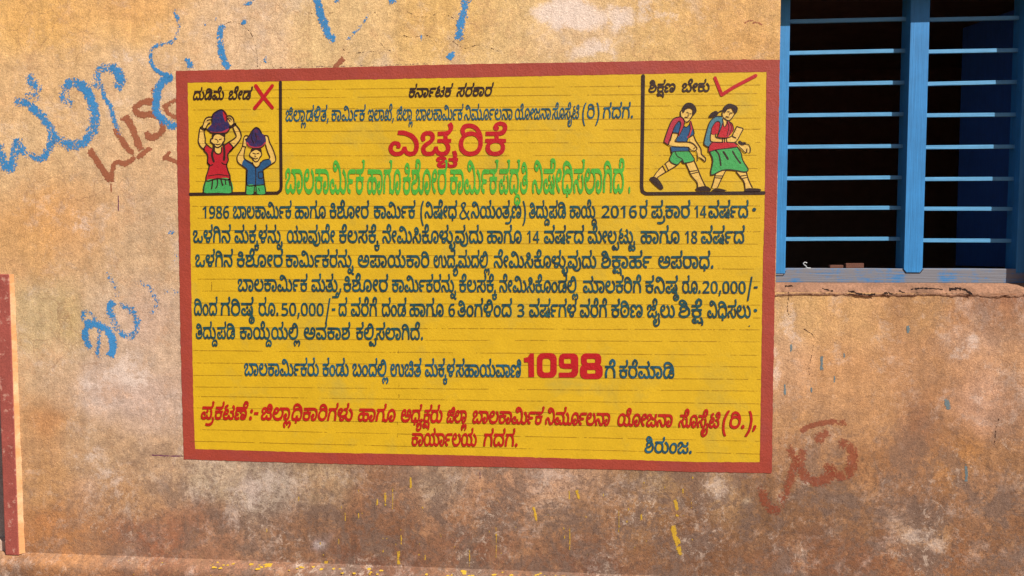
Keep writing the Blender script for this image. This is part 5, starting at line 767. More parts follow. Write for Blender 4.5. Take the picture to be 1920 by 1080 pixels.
 232: (0, [[362,-12,5324,-12,5253,11,5208,62,208,104,5208,128,5235,174,260,189,254,169,5189,179,5087,238,5030,328,30,385,5030,438,5072,518,5151,563,206,563,5245,563,5307,536,5344,483,344,443,5344,408,5312,348,5240,311,178,311,5155,311,5097,326,78,337,85,400,5105,389,5148,379,169,379,5222,379,5266,415,266,440,5266,466,5229,493,200,493,5155,493,5103,438,103,394,5103,361,5129,304,5189,262,5290,236,365,233,5442,235,5548,274,5604,361,604,436,5604,476,5583,565,5538,644,5468,693,419,693,5387,693,5354,663,354,641,5354,617,5385,589,414,589,5449,589,5504,630,508,682,581,675,5574,621,5527,552,5459,519,417,519,5385,519,5333,535,5296,566,5276,612,276,642,5276,693,5355,763,423,763,5489,763,5588,704,5653,608,5686,493,686,436,5686,364,5648,268,5585,207,5512,175,477,168,469,194,5494,178,5519,136,519,105,5519,53,5439,-12],[364,59,5400,59,5442,84,442,112,5442,139,5398,171,363,172,5324,170,5285,138,285,112,5285,89,5324,59]]),
 233: (0, [[224,-12,5168,-12,5079,32,5029,112,29,167,5029,211,5065,282,5133,324,181,324,5234,324,5298,274,298,231,5298,215,5292,183,285,172,217,178,5219,184,5223,203,223,210,5223,232,5199,254,178,254,5147,254,5106,211,106,170,5106,125,5168,67,232,67,5301,67,5365,137,370,195,446,195,5451,128,5519,67,565,67,5601,67,5650,95,5680,145,5693,215,693,257,5693,346,5637,504,5540,624,5417,693,349,693,5316,693,5284,663,284,641,5284,617,5315,589,343,589,5379,589,5434,630,438,682,515,675,5506,620,5458,551,5389,519,347,519,5304,519,5240,547,5206,602,206,642,5206,676,5242,731,5307,763,352,763,5440,763,5594,684,5710,545,5776,361,776,255,5776,200,5756,113,5720,49,5668,8,5604,-12,567,-12,5520,-12,5460,14,5416,65,394,101,425,105,5399,57,5340,7,5269,-12]]),
 234: (0, [[267,-12,5194,-12,5087,26,5029,101,29,158,5029,212,5081,274,5168,305,220,312,5285,321,5352,353,5375,414,375,465,375,478,5375,519,5354,607,5308,682,5237,729,187,729,5155,729,5122,700,122,677,5122,654,5153,625,181,625,5216,625,5272,667,276,719,349,711,5338,629,5248,555,185,555,5142,555,5079,583,5044,638,44,678,5044,730,5124,799,191,799,5257,799,5355,743,5421,649,5453,534,453,476,5453,465,5452,447,5452,433,451,426,5445,359,5388,283,5300,248,248,242,5201,237,5140,218,5111,185,111,158,5111,131,5141,90,5210,67,267,67,5345,67,5454,110,5512,192,512,248,5512,305,5468,393,424,423,5417,428,5400,433,392,437,5365,449,5302,462,264,462,5221,462,5165,440,165,411,5165,401,5171,377,178,367,103,336,5091,360,5080,398,80,421,5080,442,5099,484,5141,519,5212,540,264,540,5300,540,5366,528,397,517,5401,516,5410,515,5420,514,423,512,5473,489,5550,416,5594,316,594,251,5594,168,5521,50,5375,-12]]),
 236: (0, [[481,-12,5428,-12,5359,28,5312,91,292,125,5267,169,5231,213,5200,229,180,229,5146,229,5109,186,109,148,5109,116,5137,49,160,17,82,-14,5059,18,5029,103,29,146,5029,192,5069,264,5137,305,179,305,5221,305,5279,279,5324,227,347,187,5370,148,5409,94,5455,67,488,67,5538,67,5586,139,586,194,5586,239,5550,333,502,387,570,435,5617,384,5668,270,668,203,5668,101,5570,-12],[298,354,5252,354,5183,374,162,385,201,446,5223,434,5268,421,296,421,5323,421,5368,436,5396,477,396,515,396,535,5396,568,5368,617,5321,645,291,645,5258,645,5224,618,224,595,5224,575,5244,553,5271,545,282,545,5329,545,5383,583,405,615,436,570,5423,551,5385,508,5326,479,282,479,5248,479,5186,502,5148,552,148,590,5148,641,5225,712,291,712,5348,712,5427,662,5469,578,469,528,5469,467,5426,390,5349,354]]),
 240: (2, [[283,-12,5213,-12,5112,34,5058,117,58,172,5058,204,5079,260,5121,305,152,321,166,307,36,306,36,375,244,375,5255,383,5270,408,270,424,5270,438,5261,464,253,475,298,487,333,475,5341,462,5349,434,349,423,5349,407,5342,384,336,375,539,375,539,306,405,308,420,318,5449,307,5492,265,5516,208,516,174,5516,119,5464,35,5361,-12],[287,66,5367,66,5436,135,436,184,5436,221,5402,276,5336,306,287,306,5237,306,5170,275,5138,220,138,184,5138,131,5212,66],[36,474,36,551,299,551,5367,551,5426,568,440,583,5452,597,5461,632,461,651,5461,693,5409,740,368,740,5329,740,5276,696,276,667,5276,662,5276,651,277,646,248,688,5258,690,5276,693,283,693,5308,693,5336,670,336,650,5336,627,5305,602,280,602,5244,602,5213,651,213,681,5213,712,5250,771,5321,809,373,809,5426,809,5501,766,5542,690,542,640,5542,603,5520,543,496,521,5477,504,5426,483,5360,474,319,474]]),
 241: (2, [[598,-12,5550,-12,5469,20,5400,67,371,91,5367,95,5359,101,355,104,5315,136,5233,187,180,187,5139,187,5104,151,104,128,5104,104,5141,63,190,63,5244,63,5319,100,5365,165,5386,251,386,300,5386,360,5352,445,5290,491,248,491,5211,491,5158,456,158,415,5158,404,5167,372,182,364,160,354,5160,391,5189,424,216,424,5239,424,5269,393,269,365,5269,337,5231,300,194,300,5150,300,5086,359,86,416,5086,463,5130,529,5203,563,247,563,5321,563,5419,494,5468,377,468,305,5468,246,5442,148,416,110,5376,47,5259,-12,189,-12,5114,-12,5024,61,24,130,5024,162,5057,220,5126,257,180,257,5223,257,5293,236,5354,201,381,180,400,166,5442,133,5505,89,5564,67,599,67,5667,67,5740,145,740,210,5740,276,5689,383,5596,459,534,477,673,483,5721,453,5787,374,5822,276,822,215,5822,175,5799,94,5748,28,5662,-12],[490,474,490,551,579,551,5647,551,5706,568,720,583,5732,597,5741,632,741,651,5741,693,5689,740,648,740,5609,740,5556,696,556,667,5556,662,5556,651,557,646,528,688,5538,690,5556,693,563,693,5588,693,5616,670,616,650,5616,627,5585,602,560,602,5524,602,5493,651,493,681,5493,712,5530,771,5601,809,653,809,5706,809,5781,766,5822,690,822,640,5822,603,5799,543,775,521,5757,504,5705,483,5639,474,598,474]]),
 242: (2, [[326,476,5282,476,5220,435,5178,367,164,324,5156,299,5146,237,5141,159,141,110,141,0,50,0,50,127,5050,206,5075,346,5139,456,198,489,215,474,47,474,47,551,355,551,5423,551,5482,568,496,583,5508,597,5517,632,517,651,5517,693,5465,740,424,740,5385,740,5332,696,332,667,5332,662,5332,651,333,646,304,688,5314,690,5332,693,339,693,5364,693,5392,670,392,650,5392,627,5361,602,336,602,5300,602,5269,651,269,681,5269,712,5306,771,5377,809,429,809,5482,809,5557,766,5598,690,598,640,5598,599,5568,532,5504,487,454,479,459,488,5521,444,5580,329,5598,199,598,129,598,0,507,0,507,110,5507,160,5501,243,5490,311,480,336,5456,401,5385,476]]),
 246: (2, [[561,-12,5500,-12,5415,41,380,104,411,104,5388,59,5333,9,5264,-12,218,-12,5162,-12,5086,31,5049,99,49,136,5049,179,5082,241,5144,294,187,321,5225,346,5271,390,271,422,5271,443,5255,474,5220,490,190,490,5147,490,5107,453,107,422,5107,406,5117,377,127,363,57,332,5041,357,5026,406,26,431,5026,466,5062,526,5135,563,191,563,5253,563,5323,521,5351,457,351,423,5351,387,5321,330,5264,280,224,254,5178,224,5131,178,131,141,5131,102,5183,67,223,67,5290,67,5353,137,357,195,434,195,5439,128,5512,67,561,67,5617,67,5663,120,663,155,5663,184,5640,235,620,257,691,303,5715,273,5745,195,745,151,5745,104,5706,30,5625,-12],[514,311,5455,311,5370,349,5314,407,296,438,278,469,316,511,5365,438,5459,385,505,385,5541,385,5588,415,588,450,5588,472,5567,510,550,521,626,552,5643,536,5670,485,670,449,5670,406,5632,344,5563,311],[422,474,422,551,502,551,5570,551,5629,568,643,583,5655,597,5664,632,664,651,5664,693,5612,740,571,740,5532,740,5479,696,479,667,5479,662,5479,651,480,646,451,688,5461,690,5479,693,486,693,5511,693,5539,670,539,650,5539,627,5508,602,483,602,5447,602,5416,651,416,681,5416,712,5453,771,5524,809,576,809,5629,809,5704,766,5745,690,745,640,5745,603,5722,543,698,521,5680,504,5628,483,5562,474,521,474]]),
 252: (2, [[197,-12,5115,-12,5038,59,38,110,5038,138,5062,185,5113,221,151,232,152,208,5114,221,5066,256,5044,303,44,332,5044,369,5086,426,5166,459,222,459,5274,459,5350,436,5409,390,435,353,401,357,5419,384,5460,422,5507,447,5566,459,602,459,5659,459,5744,421,5801,353,5829,262,829,210,5829,146,5780,46,5682,-12,608,-12,5525,-12,5432,64,432,129,5432,164,5465,222,5526,256,568,256,5624,256,5684,207,684,166,5684,152,5677,121,672,110,603,117,5606,123,5609,139,609,146,5609,166,5586,186,569,186,5542,186,5508,158,508,131,5508,101,5552,63,608,63,5676,63,5747,134,747,210,747,216,5747,294,5668,388,593,388,5538,388,5465,333,454,289,378,289,5367,332,5294,388,232,388,5174,388,5126,351,126,321,5126,308,5137,285,150,276,5164,267,5206,256,246,256,274,256,274,186,234,186,5195,186,5155,176,142,167,5131,159,5120,137,120,122,5120,98,5153,63,200,63,5230,63,5279,83,307,105,355,44,5334,27,5284,2,5228,-12],[42,474,42,551,586,551,5654,551,5713,568,727,583,5739,597,5748,632,748,651,5748,693,5696,740,655,740,5616,740,5563,696,563,667,5563,662,5563,651,564,646,535,688,5545,690,5563,693,570,693,5595,693,5623,670,623,650,5623,627,5592,602,567,602,5531,602,5500,651,500,681,5500,712,5537,771,5608,809,660,809,5713,809,5788,766,5829,690,829,640,5829,603,5807,543,782,521,5764,504,5713,483,5647,474,606,474]]),
 255: (2, [[216,-12,5138,-12,5042,104,42,220,5042,282,5077,386,5147,465,197,487,212,474,42,474,42,551,480,551,5548,551,5607,568,621,583,5633,597,5642,632,642,651,5642,693,5590,740,549,740,5510,740,5457,696,457,667,5457,662,5457,651,458,646,429,688,5439,690,5457,693,464,693,5489,693,5517,670,517,650,5517,627,5486,602,461,602,5425,602,5394,651,394,681,5394,712,5431,771,5502,809,554,809,5607,809,5682,766,5723,690,723,640,5723,603,5700,543,676,521,5657,503,5602,483,567,478,574,490,5620,468,5687,387,5723,280,723,220,5723,104,5626,-12,545,-12,5502,-12,5439,11,5389,62,366,104,398,109,5375,58,5318,6,5252,-12],[227,67,5277,67,5339,137,344,195,420,195,5425,128,5496,67,537,67,5585,67,5641,136,641,218,5641,270,5610,363,5548,435,5455,476,393,476,376,476,5314,476,5220,438,5156,369,5124,276,124,220,5124,138,5178,67]]),
 257: (2, [[483,-12,5430,-12,5361,28,5314,91,294,125,5269,169,5233,213,5202,229,182,229,5148,229,5111,186,111,148,5111,116,5139,49,162,17,84,-14,5061,18,5031,102,31,145,5031,192,5071,264,5139,305,181,305,5243,305,5315,247,349,187,5372,148,5410,94,5457,67,492,67,5544,67,5587,140,587,190,5587,260,5528,380,5429,461,367,474,33,474,33,551,426,551,5494,551,5553,568,567,583,5579,597,5588,632,588,651,5588,693,5536,740,495,740,5456,740,5403,696,403,667,5403,662,5403,651,404,646,375,688,5385,690,5403,693,410,693,5435,693,5463,670,463,650,5463,627,5432,602,407,602,5371,602,5340,651,340,681,5340,712,5377,771,5448,809,500,809,5553,809,5628,766,5669,690,669,640,5669,603,5647,543,623,521,5604,504,5553,483,5487,474,446,474,418,474,508,483,5559,451,5631,363,5669,258,669,198,5669,100,5572,-12]]),
 260: (2, [[218,-12,5162,-12,5086,31,5049,99,49,136,5049,179,5082,241,5144,294,187,321,5225,346,5271,390,271,422,5271,443,5255,474,5220,490,190,490,5147,490,5107,453,107,422,5107,406,5117,377,127,363,57,332,5041,357,5026,406,26,431,5026,466,5062,526,5135,563,191,563,5253,563,5323,520,5352,456,352,423,5352,387,5321,330,5264,280,224,254,5178,224,5131,178,131,141,5131,102,5183,67,223,67,5290,67,5353,137,357,195,434,195,5439,128,5512,67,561,67,5616,67,5682,145,682,210,5682,276,5631,383,5538,459,476,477,612,483,5660,453,5728,374,5764,276,764,215,5764,147,5715,45,5623,-12,557,-12,5518,-12,5455,11,5403,63,379,105,411,104,5388,59,5333,9,5264,-12],[432,474,432,551,512,551,5580,551,5639,568,653,583,5665,597,5674,632,674,651,5674,693,5622,740,581,740,5542,740,5489,696,489,667,5489,662,5489,651,490,646,461,688,5471,690,5489,693,496,693,5521,693,5549,670,549,650,5549,627,5518,602,493,602,5457,602,5426,651,426,681,5426,712,5463,771,5534,809,586,809,5639,809,5714,766,5755,690,755,640,5755,603,5732,543,708,521,5690,504,5638,483,5572,474,531,474]]),
 262: (2, [[226,-12,5170,-12,5081,32,5031,112,31,167,5031,211,5067,282,5135,324,183,324,5236,324,5300,274,300,231,5300,215,5294,183,287,172,219,178,5221,184,5225,203,225,210,5225,232,5201,254,180,254,5149,254,5108,211,108,170,5108,125,5170,67,234,67,5303,67,5367,137,372,195,448,195,5453,128,5522,67,570,67,5626,67,5670,140,670,191,5670,250,5629,349,5561,425,5479,471,438,477,591,483,5642,451,5714,363,5752,258,752,198,5752,126,5703,33,5623,-12,577,-12,5526,-12,5462,14,5418,65,396,101,427,105,5401,57,5342,7,5271,-12],[31,474,31,551,509,551,5577,551,5636,568,650,583,5662,597,5671,632,671,651,5671,693,5619,740,578,740,5539,740,5486,696,486,667,5486,662,5486,651,487,646,458,688,5468,690,5486,693,493,693,5518,693,5546,670,546,650,5546,627,5515,602,490,602,5454,602,5423,651,423,681,5423,712,5460,771,5531,809,583,809,5636,809,5711,766,5752,690,752,640,5752,603,5730,543,706,521,5687,504,5636,483,5570,474,529,474],[908,-12,5832,-12,5718,65,673,123,724,177,5766,124,5853,67,911,67,5971,67,6037,145,1037,210,6037,280,5987,386,5899,463,841,488,884,565,5952,532,6058,432,6119,298,1119,215,6119,150,6073,47,5979,-12]]),
 263: (2, [[308,-12,5234,-12,5132,40,5069,126,5040,228,40,279,5040,360,5106,489,5226,563,306,563,5381,563,5483,510,5545,424,5572,323,572,276,5572,191,5506,61,5388,-12],[306,67,5362,67,5444,116,5490,211,490,279,5490,340,5448,432,5366,484,305,484,5253,484,5170,438,5122,346,122,277,5122,209,5166,115,5249,67],[721,-12,5645,-12,5531,65,486,123,538,177,5579,124,5667,67,722,67,5784,67,5850,145,850,210,5850,276,5799,383,5706,459,644,477,780,483,5828,453,5896,374,5932,276,932,215,5932,175,5911,94,5863,28,5781,-12],[1088,-12,6012,-12,5899,65,853,123,904,177,5946,124,6034,67,1091,67,6151,67,6217,145,1217,210,6217,280,6167,386,6079,463,1021,488,1064,565,6132,532,6238,432,6299,298,1299,215,6299,150,6253,47,6160,-12],[600,474,600,551,680,551,5748,551,5807,568,821,583,5833,597,5842,632,842,651,5842,693,5790,740,749,740,5710,740,5657,696,657,667,5657,662,5657,651,658,646,629,688,5639,690,5657,693,664,693,5689,693,5717,670,717,650,5717,627,5686,602,661,602,5625,602,5594,651,594,681,5594,712,5631,771,5702,809,754,809,5807,809,5882,766,5923,690,923,640,5923,603,5901,543,877,521,5858,504,5807,483,5741,474,700,474]]),
 264: (2, [[326,-12,5245,-12,5116,50,5042,169,42,255,5042,312,5073,400,5129,466,168,488,186,474,42,474,42,551,367,551,5435,551,5494,568,508,583,5520,597,5529,632,529,651,5529,693,5477,740,436,740,5397,740,5344,696,344,667,5344,662,5344,651,345,646,316,688,5326,690,5344,693,351,693,5376,693,5404,670,404,650,5404,627,5373,602,348,602,5312,602,5281,651,281,681,5281,712,5318,771,5389,809,441,809,5494,809,5569,766,5610,690,610,640,5610,603,5587,543,563,521,5545,504,5493,483,5427,474,386,474,448,505,491,488,5529,464,5582,399,5610,313,610,255,5610,177,5542,57,5415,-12],[327,69,5395,69,5484,123,5528,216,528,272,5528,337,5475,428,5385,476,328,476,5266,476,5174,425,5124,334,124,272,5124,175,5235,69]]),
 268: (2, [[269,-12,5196,-12,5089,26,5031,101,31,158,5031,212,5083,274,5170,305,222,312,5269,319,5325,336,5350,372,350,404,5350,430,5326,461,5286,476,260,476,5225,476,5184,459,5167,430,167,411,5167,401,5173,377,180,367,105,336,5093,359,5083,395,83,417,5083,444,5120,492,5201,523,267,523,5307,523,5378,492,5422,434,422,393,5422,344,5379,281,5301,248,250,242,5203,236,5142,217,5113,185,113,158,5113,131,5143,90,5212,67,269,67,5344,67,5451,112,5509,201,509,266,5509,328,5470,412,5414,465,389,479,393,501,460,501,5505,473,5563,398,5591,312,591,265,5591,178,5516,54,5373,-12],[31,474,31,551,348,551,5416,551,5475,568,489,583,5501,597,5510,632,510,651,5510,693,5458,740,417,740,5378,740,5325,696,325,667,5325,662,5325,651,326,646,297,688,5307,690,5325,693,332,693,5357,693,5385,670,385,650,5385,627,5354,602,329,602,5293,602,5262,651,262,681,5262,712,5299,771,5370,809,422,809,5475,809,5550,766,5591,690,591,640,5591,603,5568,543,544,521,5526,504,5474,483,5408,474,367,474,355,474,262,487,150,474]]),
 269: (2, [[226,-12,5170,-12,5081,32,5031,112,31,167,5031,211,5067,282,5135,324,183,324,5236,324,5300,274,300,231,5300,215,5294,183,287,172,219,178,5221,186,5225,203,225,210,5225,232,5201,254,180,254,5149,254,5108,211,108,170,5108,125,5170,67,234,67,5303,67,5367,137,372,195,448,195,5453,128,5523,66,575,66,5615,66,5661,96,5682,152,682,191,5682,237,5644,333,596,387,667,435,5713,384,5762,269,762,198,5762,131,5717,42,682,19,5667,9,5634,-5,5600,-12,582,-12,5529,-12,5464,14,5419,64,396,100,427,105,5401,57,5342,7,5271,-12],[401,297,5377,297,5344,331,344,355,5344,381,5377,415,401,415,5426,415,5460,381,460,355,5460,331,5426,297],[692,-55,637,26,626,44,474,264,541,306,693,80,707,65,760,-12],[31,474,31,551,519,551,5587,551,5646,568,660,583,5672,597,5681,632,681,651,5681,693,5629,740,588,740,5549,740,5496,696,496,667,5496,662,5496,651,497,646,468,688,5478,690,5496,693,503,693,5528,693,5556,670,556,650,5556,627,5525,602,500,602,5464,602,5433,651,433,681,5433,712,5470,771,5541,809,593,809,5646,809,5721,766,5762,690,762,640,5762,603,5740,543,715,521,5697,504,5646,483,5580,474,539,474]]),
 270: (2, [[483,-12,5430,-12,5361,28,5314,91,294,125,5269,169,5233,213,5202,229,182,229,5148,229,5111,186,111,148,5111,116,5139,49,162,17,84,-14,5061,18,5031,103,31,146,5031,192,5071,264,5139,305,181,305,5223,305,5281,279,5326,227,349,187,5372,148,5411,94,5457,67,490,67,5540,67,5588,139,588,194,5588,239,5552,333,504,387,572,435,5619,384,5670,270,670,203,5670,101,5572,-12],[341,315,5317,315,5283,349,283,374,5283,399,5317,433,341,433,5366,433,5399,399,399,374,5399,349,5366,315],[31,474,31,551,427,551,5495,551,5554,568,568,583,5580,597,5589,632,589,651,5589,693,5537,740,496,740,5457,740,5404,696,404,667,5404,662,5404,651,405,646,376,688,5386,690,5404,693,411,693,5436,693,5464,670,464,650,5464,627,5433,602,408,602,5372,602,5341,651,341,681,5341,712,5378,771,5449,809,501,809,5554,809,5629,766,5670,690,670,640,5670,603,5647,543,623,521,5605,504,5553,483,5487,474,446,474]]),
 276: (0, [[-355,41,4678,1,4755,-59,4848,-92,-97,-92,4977,-92,5077,-35,5128,73,128,150,5128,227,5070,388,2,461,70,514,5142,429,5210,246,210,148,5210,68,5164,-51,5082,-129,4971,-168,-95,-168,4835,-168,4724,-128,4632,-56,-410,-8]]),
 280: (1, [[123,-12,5069,-12,4984,20,4913,79,4853,159,-176,207,-102,251,4933,185,5002,104,5081,67,128,67,5187,67,5255,147,255,218,5255,284,5206,386,5118,463,59,488,103,565,5171,532,5276,433,5337,305,337,229,5337,120,5233,-12]]),
 284: (0, [[308,-12,5234,-12,5132,40,5069,126,5040,228,40,279,5040,360,5106,488,5226,562,306,562,5381,562,5483,509,5545,423,5572,323,572,276,5572,191,5506,61,5388,-12],[306,67,5362,67,5444,116,5490,211,490,279,5490,340,5448,432,5366,483,305,483,5253,483,5170,438,5122,346,122,277,5122,209,5166,115,5249,67],[721,-12,5645,-12,5531,65,486,123,538,177,5579,124,5667,67,722,67,5784,67,5850,145,850,210,5850,276,5799,383,5706,459,644,477,782,483,5830,453,5897,374,5932,276,932,215,5932,175,5911,94,5863,28,5781,-12],[600,474,600,551,680,551,5748,551,5807,568,821,583,5833,597,5842,632,842,651,5842,693,5790,740,749,740,5710,740,5657,696,657,667,5657,662,5657,651,658,646,629,688,5639,690,5657,693,664,693,5689,693,5717,670,717,650,5717,627,5686,602,661,602,5625,602,5594,651,594,681,5594,712,5631,771,5702,809,754,809,5807,809,5882,766,5923,690,923,640,5923,603,5901,543,877,521,5858,504,5807,483,5741,474,700,474],[1059,-12,5994,-12,5894,58,850,113,901,168,5942,116,6015,67,1059,67,6104,67,6143,116,1143,156,6143,194,6139,247,6135,295,1135,324,6135,399,6200,506,6313,563,1386,563,6460,563,6569,512,6641,423,6677,305,1677,238,6677,159,6627,47,6533,-12,1466,-12,6410,-12,6333,31,6294,104,1294,148,6294,192,6324,250,6375,279,1405,279,6442,279,6481,242,1481,212,6481,184,6450,150,1426,150,6399,150,6370,180,1370,210,1378,212,6371,197,6366,171,1366,155,6366,119,6411,62,1466,62,6506,62,6564,102,6595,180,1595,236,6595,302,6552,415,6460,485,1388,485,6335,485,6258,445,6217,369,1217,314,6217,282,6221,235,6225,188,1225,155,6225,95,6177,22,6101,-12]]),
 285: (1, [[283,-12,5213,-12,5112,34,5058,117,58,172,5058,204,5079,260,5121,305,152,321,166,307,36,306,36,375,244,375,5255,383,5270,408,270,424,5270,438,5261,464,253,475,298,487,333,475,5341,462,5349,434,349,423,5349,407,5342,384,336,375,539,375,539,306,405,308,420,318,5449,307,5492,265,5516,208,516,174,5516,119,5464,35,5361,-12],[287,66,5367,66,5436,135,436,184,5436,221,5402,276,5336,306,287,306,5237,306,5170,275,5138,220,138,184,5138,131,5212,66],[36,474,36,551,334,551,5388,551,5432,561,442,569,5455,579,5464,604,464,618,5464,651,5432,714,399,747,464,790,5511,738,5545,655,545,612,5545,593,5530,538,504,516,5479,494,5410,474,352,474],[203,-268,5142,-268,5062,-201,62,-145,5062,-96,5122,-36,172,-36,5213,-36,5260,-74,260,-107,5260,-118,5255,-143,251,-151,193,-146,5195,-141,5196,-128,196,-124,5196,-113,5182,-97,166,-97,5153,-97,5128,-116,128,-143,5128,-174,5169,-204,206,-204,5235,-204,5275,-185,5298,-150,300,-126,366,-126,5369,-163,5403,-204,437,-204,5469,-204,5496,-175,5502,-141,502,-133,5502,-98,5474,-45,452,-20,512,17,549,-118,5548,-145,5539,-198,5516,-242,5472,-268,436,-268,5408,-268,5367,-252,5338,-224,327,-206,338,-202,5320,-227,5278,-256,5231,-268],[517,-341,5523,-319,5535,-264,535,-232,5535,-218,5528,-153,5507,-75,486,-45,512,17,5546,-26,5582,-116,5597,-205,597,-247,5597,-279,5590,-336,586,-352]]),
 286: (0, [[283,-12,5213,-12,5112,34,5058,117,58,172,5058,204,5079,260,5121,305,152,321,166,307,36,306,36,375,244,375,5255,383,5270,408,270,424,5270,438,5261,464,253,475,298,487,333,475,5341,462,5349,434,349,423,5349,407,5342,384,336,375,539,375,539,306,405,308,420,318,5449,307,5492,265,5516,208,516,174,5516,119,5464,35,5361,-12],[287,66,5367,66,5436,135,436,184,5436,221,5402,276,5336,306,287,306,5237,306,5170,275,5138,220,138,184,5138,131,5212,66],[36,474,36,551,425,551,425,474],[203,-268,5142,-268,5062,-201,62,-145,5062,-96,5122,-36,172,-36,5213,-36,5260,-74,260,-107,5260,-118,5255,-143,251,-151,193,-146,5195,-141,5196,-128,196,-124,5196,-113,5182,-97,166,-97,5153,-97,5128,-116,128,-143,5128,-174,5169,-204,206,-204,5235,-204,5275,-185,5298,-150,300,-126,366,-126,5369,-163,5403,-204,437,-204,5469,-204,5496,-175,5502,-141,502,-133,5502,-98,5474,-45,452,-20,512,17,549,-118,5548,-145,5539,-198,5516,-242,5472,-268,436,-268,5408,-268,5367,-252,5338,-224,327,-206,338,-202,5320,-227,5278,-256,5231,-268],[517,-341,5523,-319,5535,-264,535,-232,5535,-218,5528,-153,5507,-75,486,-45,512,17,5546,-26,5582,-116,5597,-205,597,-247,5597,-279,5590,-336,586,-352]]),
 289: (2, [[283,-12,5213,-12,5112,34,5058,117,58,172,5058,204,5079,260,5121,305,152,321,166,307,36,306,36,375,244,375,5255,383,5270,408,270,424,5270,438,5261,464,253,475,298,487,333,475,5341,462,5349,434,349,423,5349,407,5342,384,336,375,539,375,539,306,405,308,420,318,5449,307,5492,265,5516,208,516,174,5516,119,5464,35,5361,-12],[287,66,5367,66,5436,135,436,184,5436,221,5402,276,5336,306,287,306,5237,306,5170,275,5138,220,138,184,5138,131,5212,66],[36,474,36,551,299,551,5367,551,5426,568,440,583,5452,597,5461,632,461,651,5461,693,5409,740,368,740,5329,740,5276,696,276,667,5276,662,5276,651,277,646,248,688,5258,690,5276,693,283,693,5308,693,5336,670,336,650,5336,627,5305,602,280,602,5244,602,5213,651,213,681,5213,712,5250,771,5321,809,373,809,5426,809,5501,766,5542,690,542,640,5542,603,5520,543,496,521,5477,504,5426,483,5360,474,319,474],[203,-268,5142,-268,5062,-201,62,-145,5062,-96,5122,-36,172,-36,5213,-36,5260,-74,260,-107,5260,-118,5255,-143,251,-151,193,-146,5195,-141,5196,-128,196,-124,5196,-113,5182,-97,166,-97,5153,-97,5128,-116,128,-143,5128,-174,5169,-204,206,-204,5235,-204,5275,-185,5298,-150,300,-126,366,-126,5369,-163,5403,-204,437,-204,5469,-204,5496,-175,5502,-141,502,-133,5502,-98,5474,-45,452,-20,512,17,549,-118,5548,-145,5539,-198,5516,-242,5472,-268,436,-268,5408,-268,5367,-252,5338,-224,327,-206,338,-202,5320,-227,5278,-256,5231,-268],[517,-341,5523,-319,5535,-264,535,-232,5535,-218,5528,-153,5507,-75,486,-45,512,17,5546,-26,5582,-116,5597,-205,597,-247,5597,-279,5590,-336,586,-352]]),
 411: (0, [[49,218,5049,325,5089,528,5171,713,232,793,317,793,5256,702,5177,515,5138,320,138,217,5138,59,5224,-228,318,-368,232,-368,5139,-248,5049,55]]),
 412: (0, [[334,207,5334,100,5293,-103,5212,-288,150,-368,66,-368,5127,-277,5206,-90,5245,105,245,208,5245,366,5159,653,65,793,150,793,5243,673,5334,370]]),
 415: (0, [[195,119,202,107,5193,72,5165,-9,5132,-90,116,-126,51,-126,5061,-88,5080,-2,5096,84,101,119]]),
 416: (0, [[40,244,40,322,282,322,282,244]]),
 417: (0, [[72,57,5072,93,5108,124,133,124,5159,124,5196,93,196,57,5196,20,5159,-12,133,-12,5108,-12,5072,20]]),
 418: (0, [[445,793,160,-368,74,-368,359,793]]),
 419: (3, [[523,345,5523,261,5497,129,5440,36,5349,-12,285,-12,5205,-12,5100,73,5049,233,49,345,5049,458,5096,617,5200,702,285,702,5365,702,5471,618,5523,458],[137,345,5137,251,5166,126,5231,63,285,63,5339,63,5404,125,5434,251,434,345,5434,440,5404,565,5339,627,285,627,5231,627,5166,565,5137,440]]),
 420: (3, [[355,0,269,0,269,482,5269,511,5270,552,5272,586,273,605,5257,589,5231,567,211,550,135,488,89,547,282,697,355,697]]),
 421: (3, [[520,0,48,0,48,73,213,234,5278,297,5361,388,5401,468,401,511,5401,549,5371,601,5315,627,275,627,5223,627,5144,591,103,559,56,618,5084,642,5151,680,5230,702,276,702,5344,702,5440,658,5491,576,491,519,5491,464,5451,371,5378,283,327,233,172,84,172,80,520,80]]),
 422: (3, [[493,530,5493,484,5457,415,5390,373,345,364,345,361,5431,351,5515,264,515,196,5515,135,5457,41,5336,-12,241,-12,5185,-12,5089,5,45,27,45,109,5090,87,5194,62,242,62,5338,62,5423,134,423,198,5423,241,5376,294,5286,319,223,319,154,319,154,394,224,394,5283,394,5362,426,5403,484,403,523,5403,573,5333,628,273,628,5215,628,5133,594,93,568,49,628,5087,658,5200,702,272,702,5384,702,5493,604]]),
 423: (3, [[552,157,448,157,448,0,363,0,363,157,21,157,21,231,357,695,448,695,448,236,552,236],[363,236,363,443,5363,496,5367,570,368,603,364,603,5356,584,5328,539,317,524,107,236]]),
 424: (3, [[248,-12,5193,-12,5096,8,63,27,63,110,5099,88,5202,63,249,63,5302,63,5381,95,5425,161,425,212,5425,280,5339,353,246,353,5218,353,5146,343,124,338,80,366,106,690,465,690,465,610,182,610,165,416,5182,419,5240,427,275,427,5348,427,5456,378,5515,286,515,221,5515,149,5451,44,5332,-12]]),
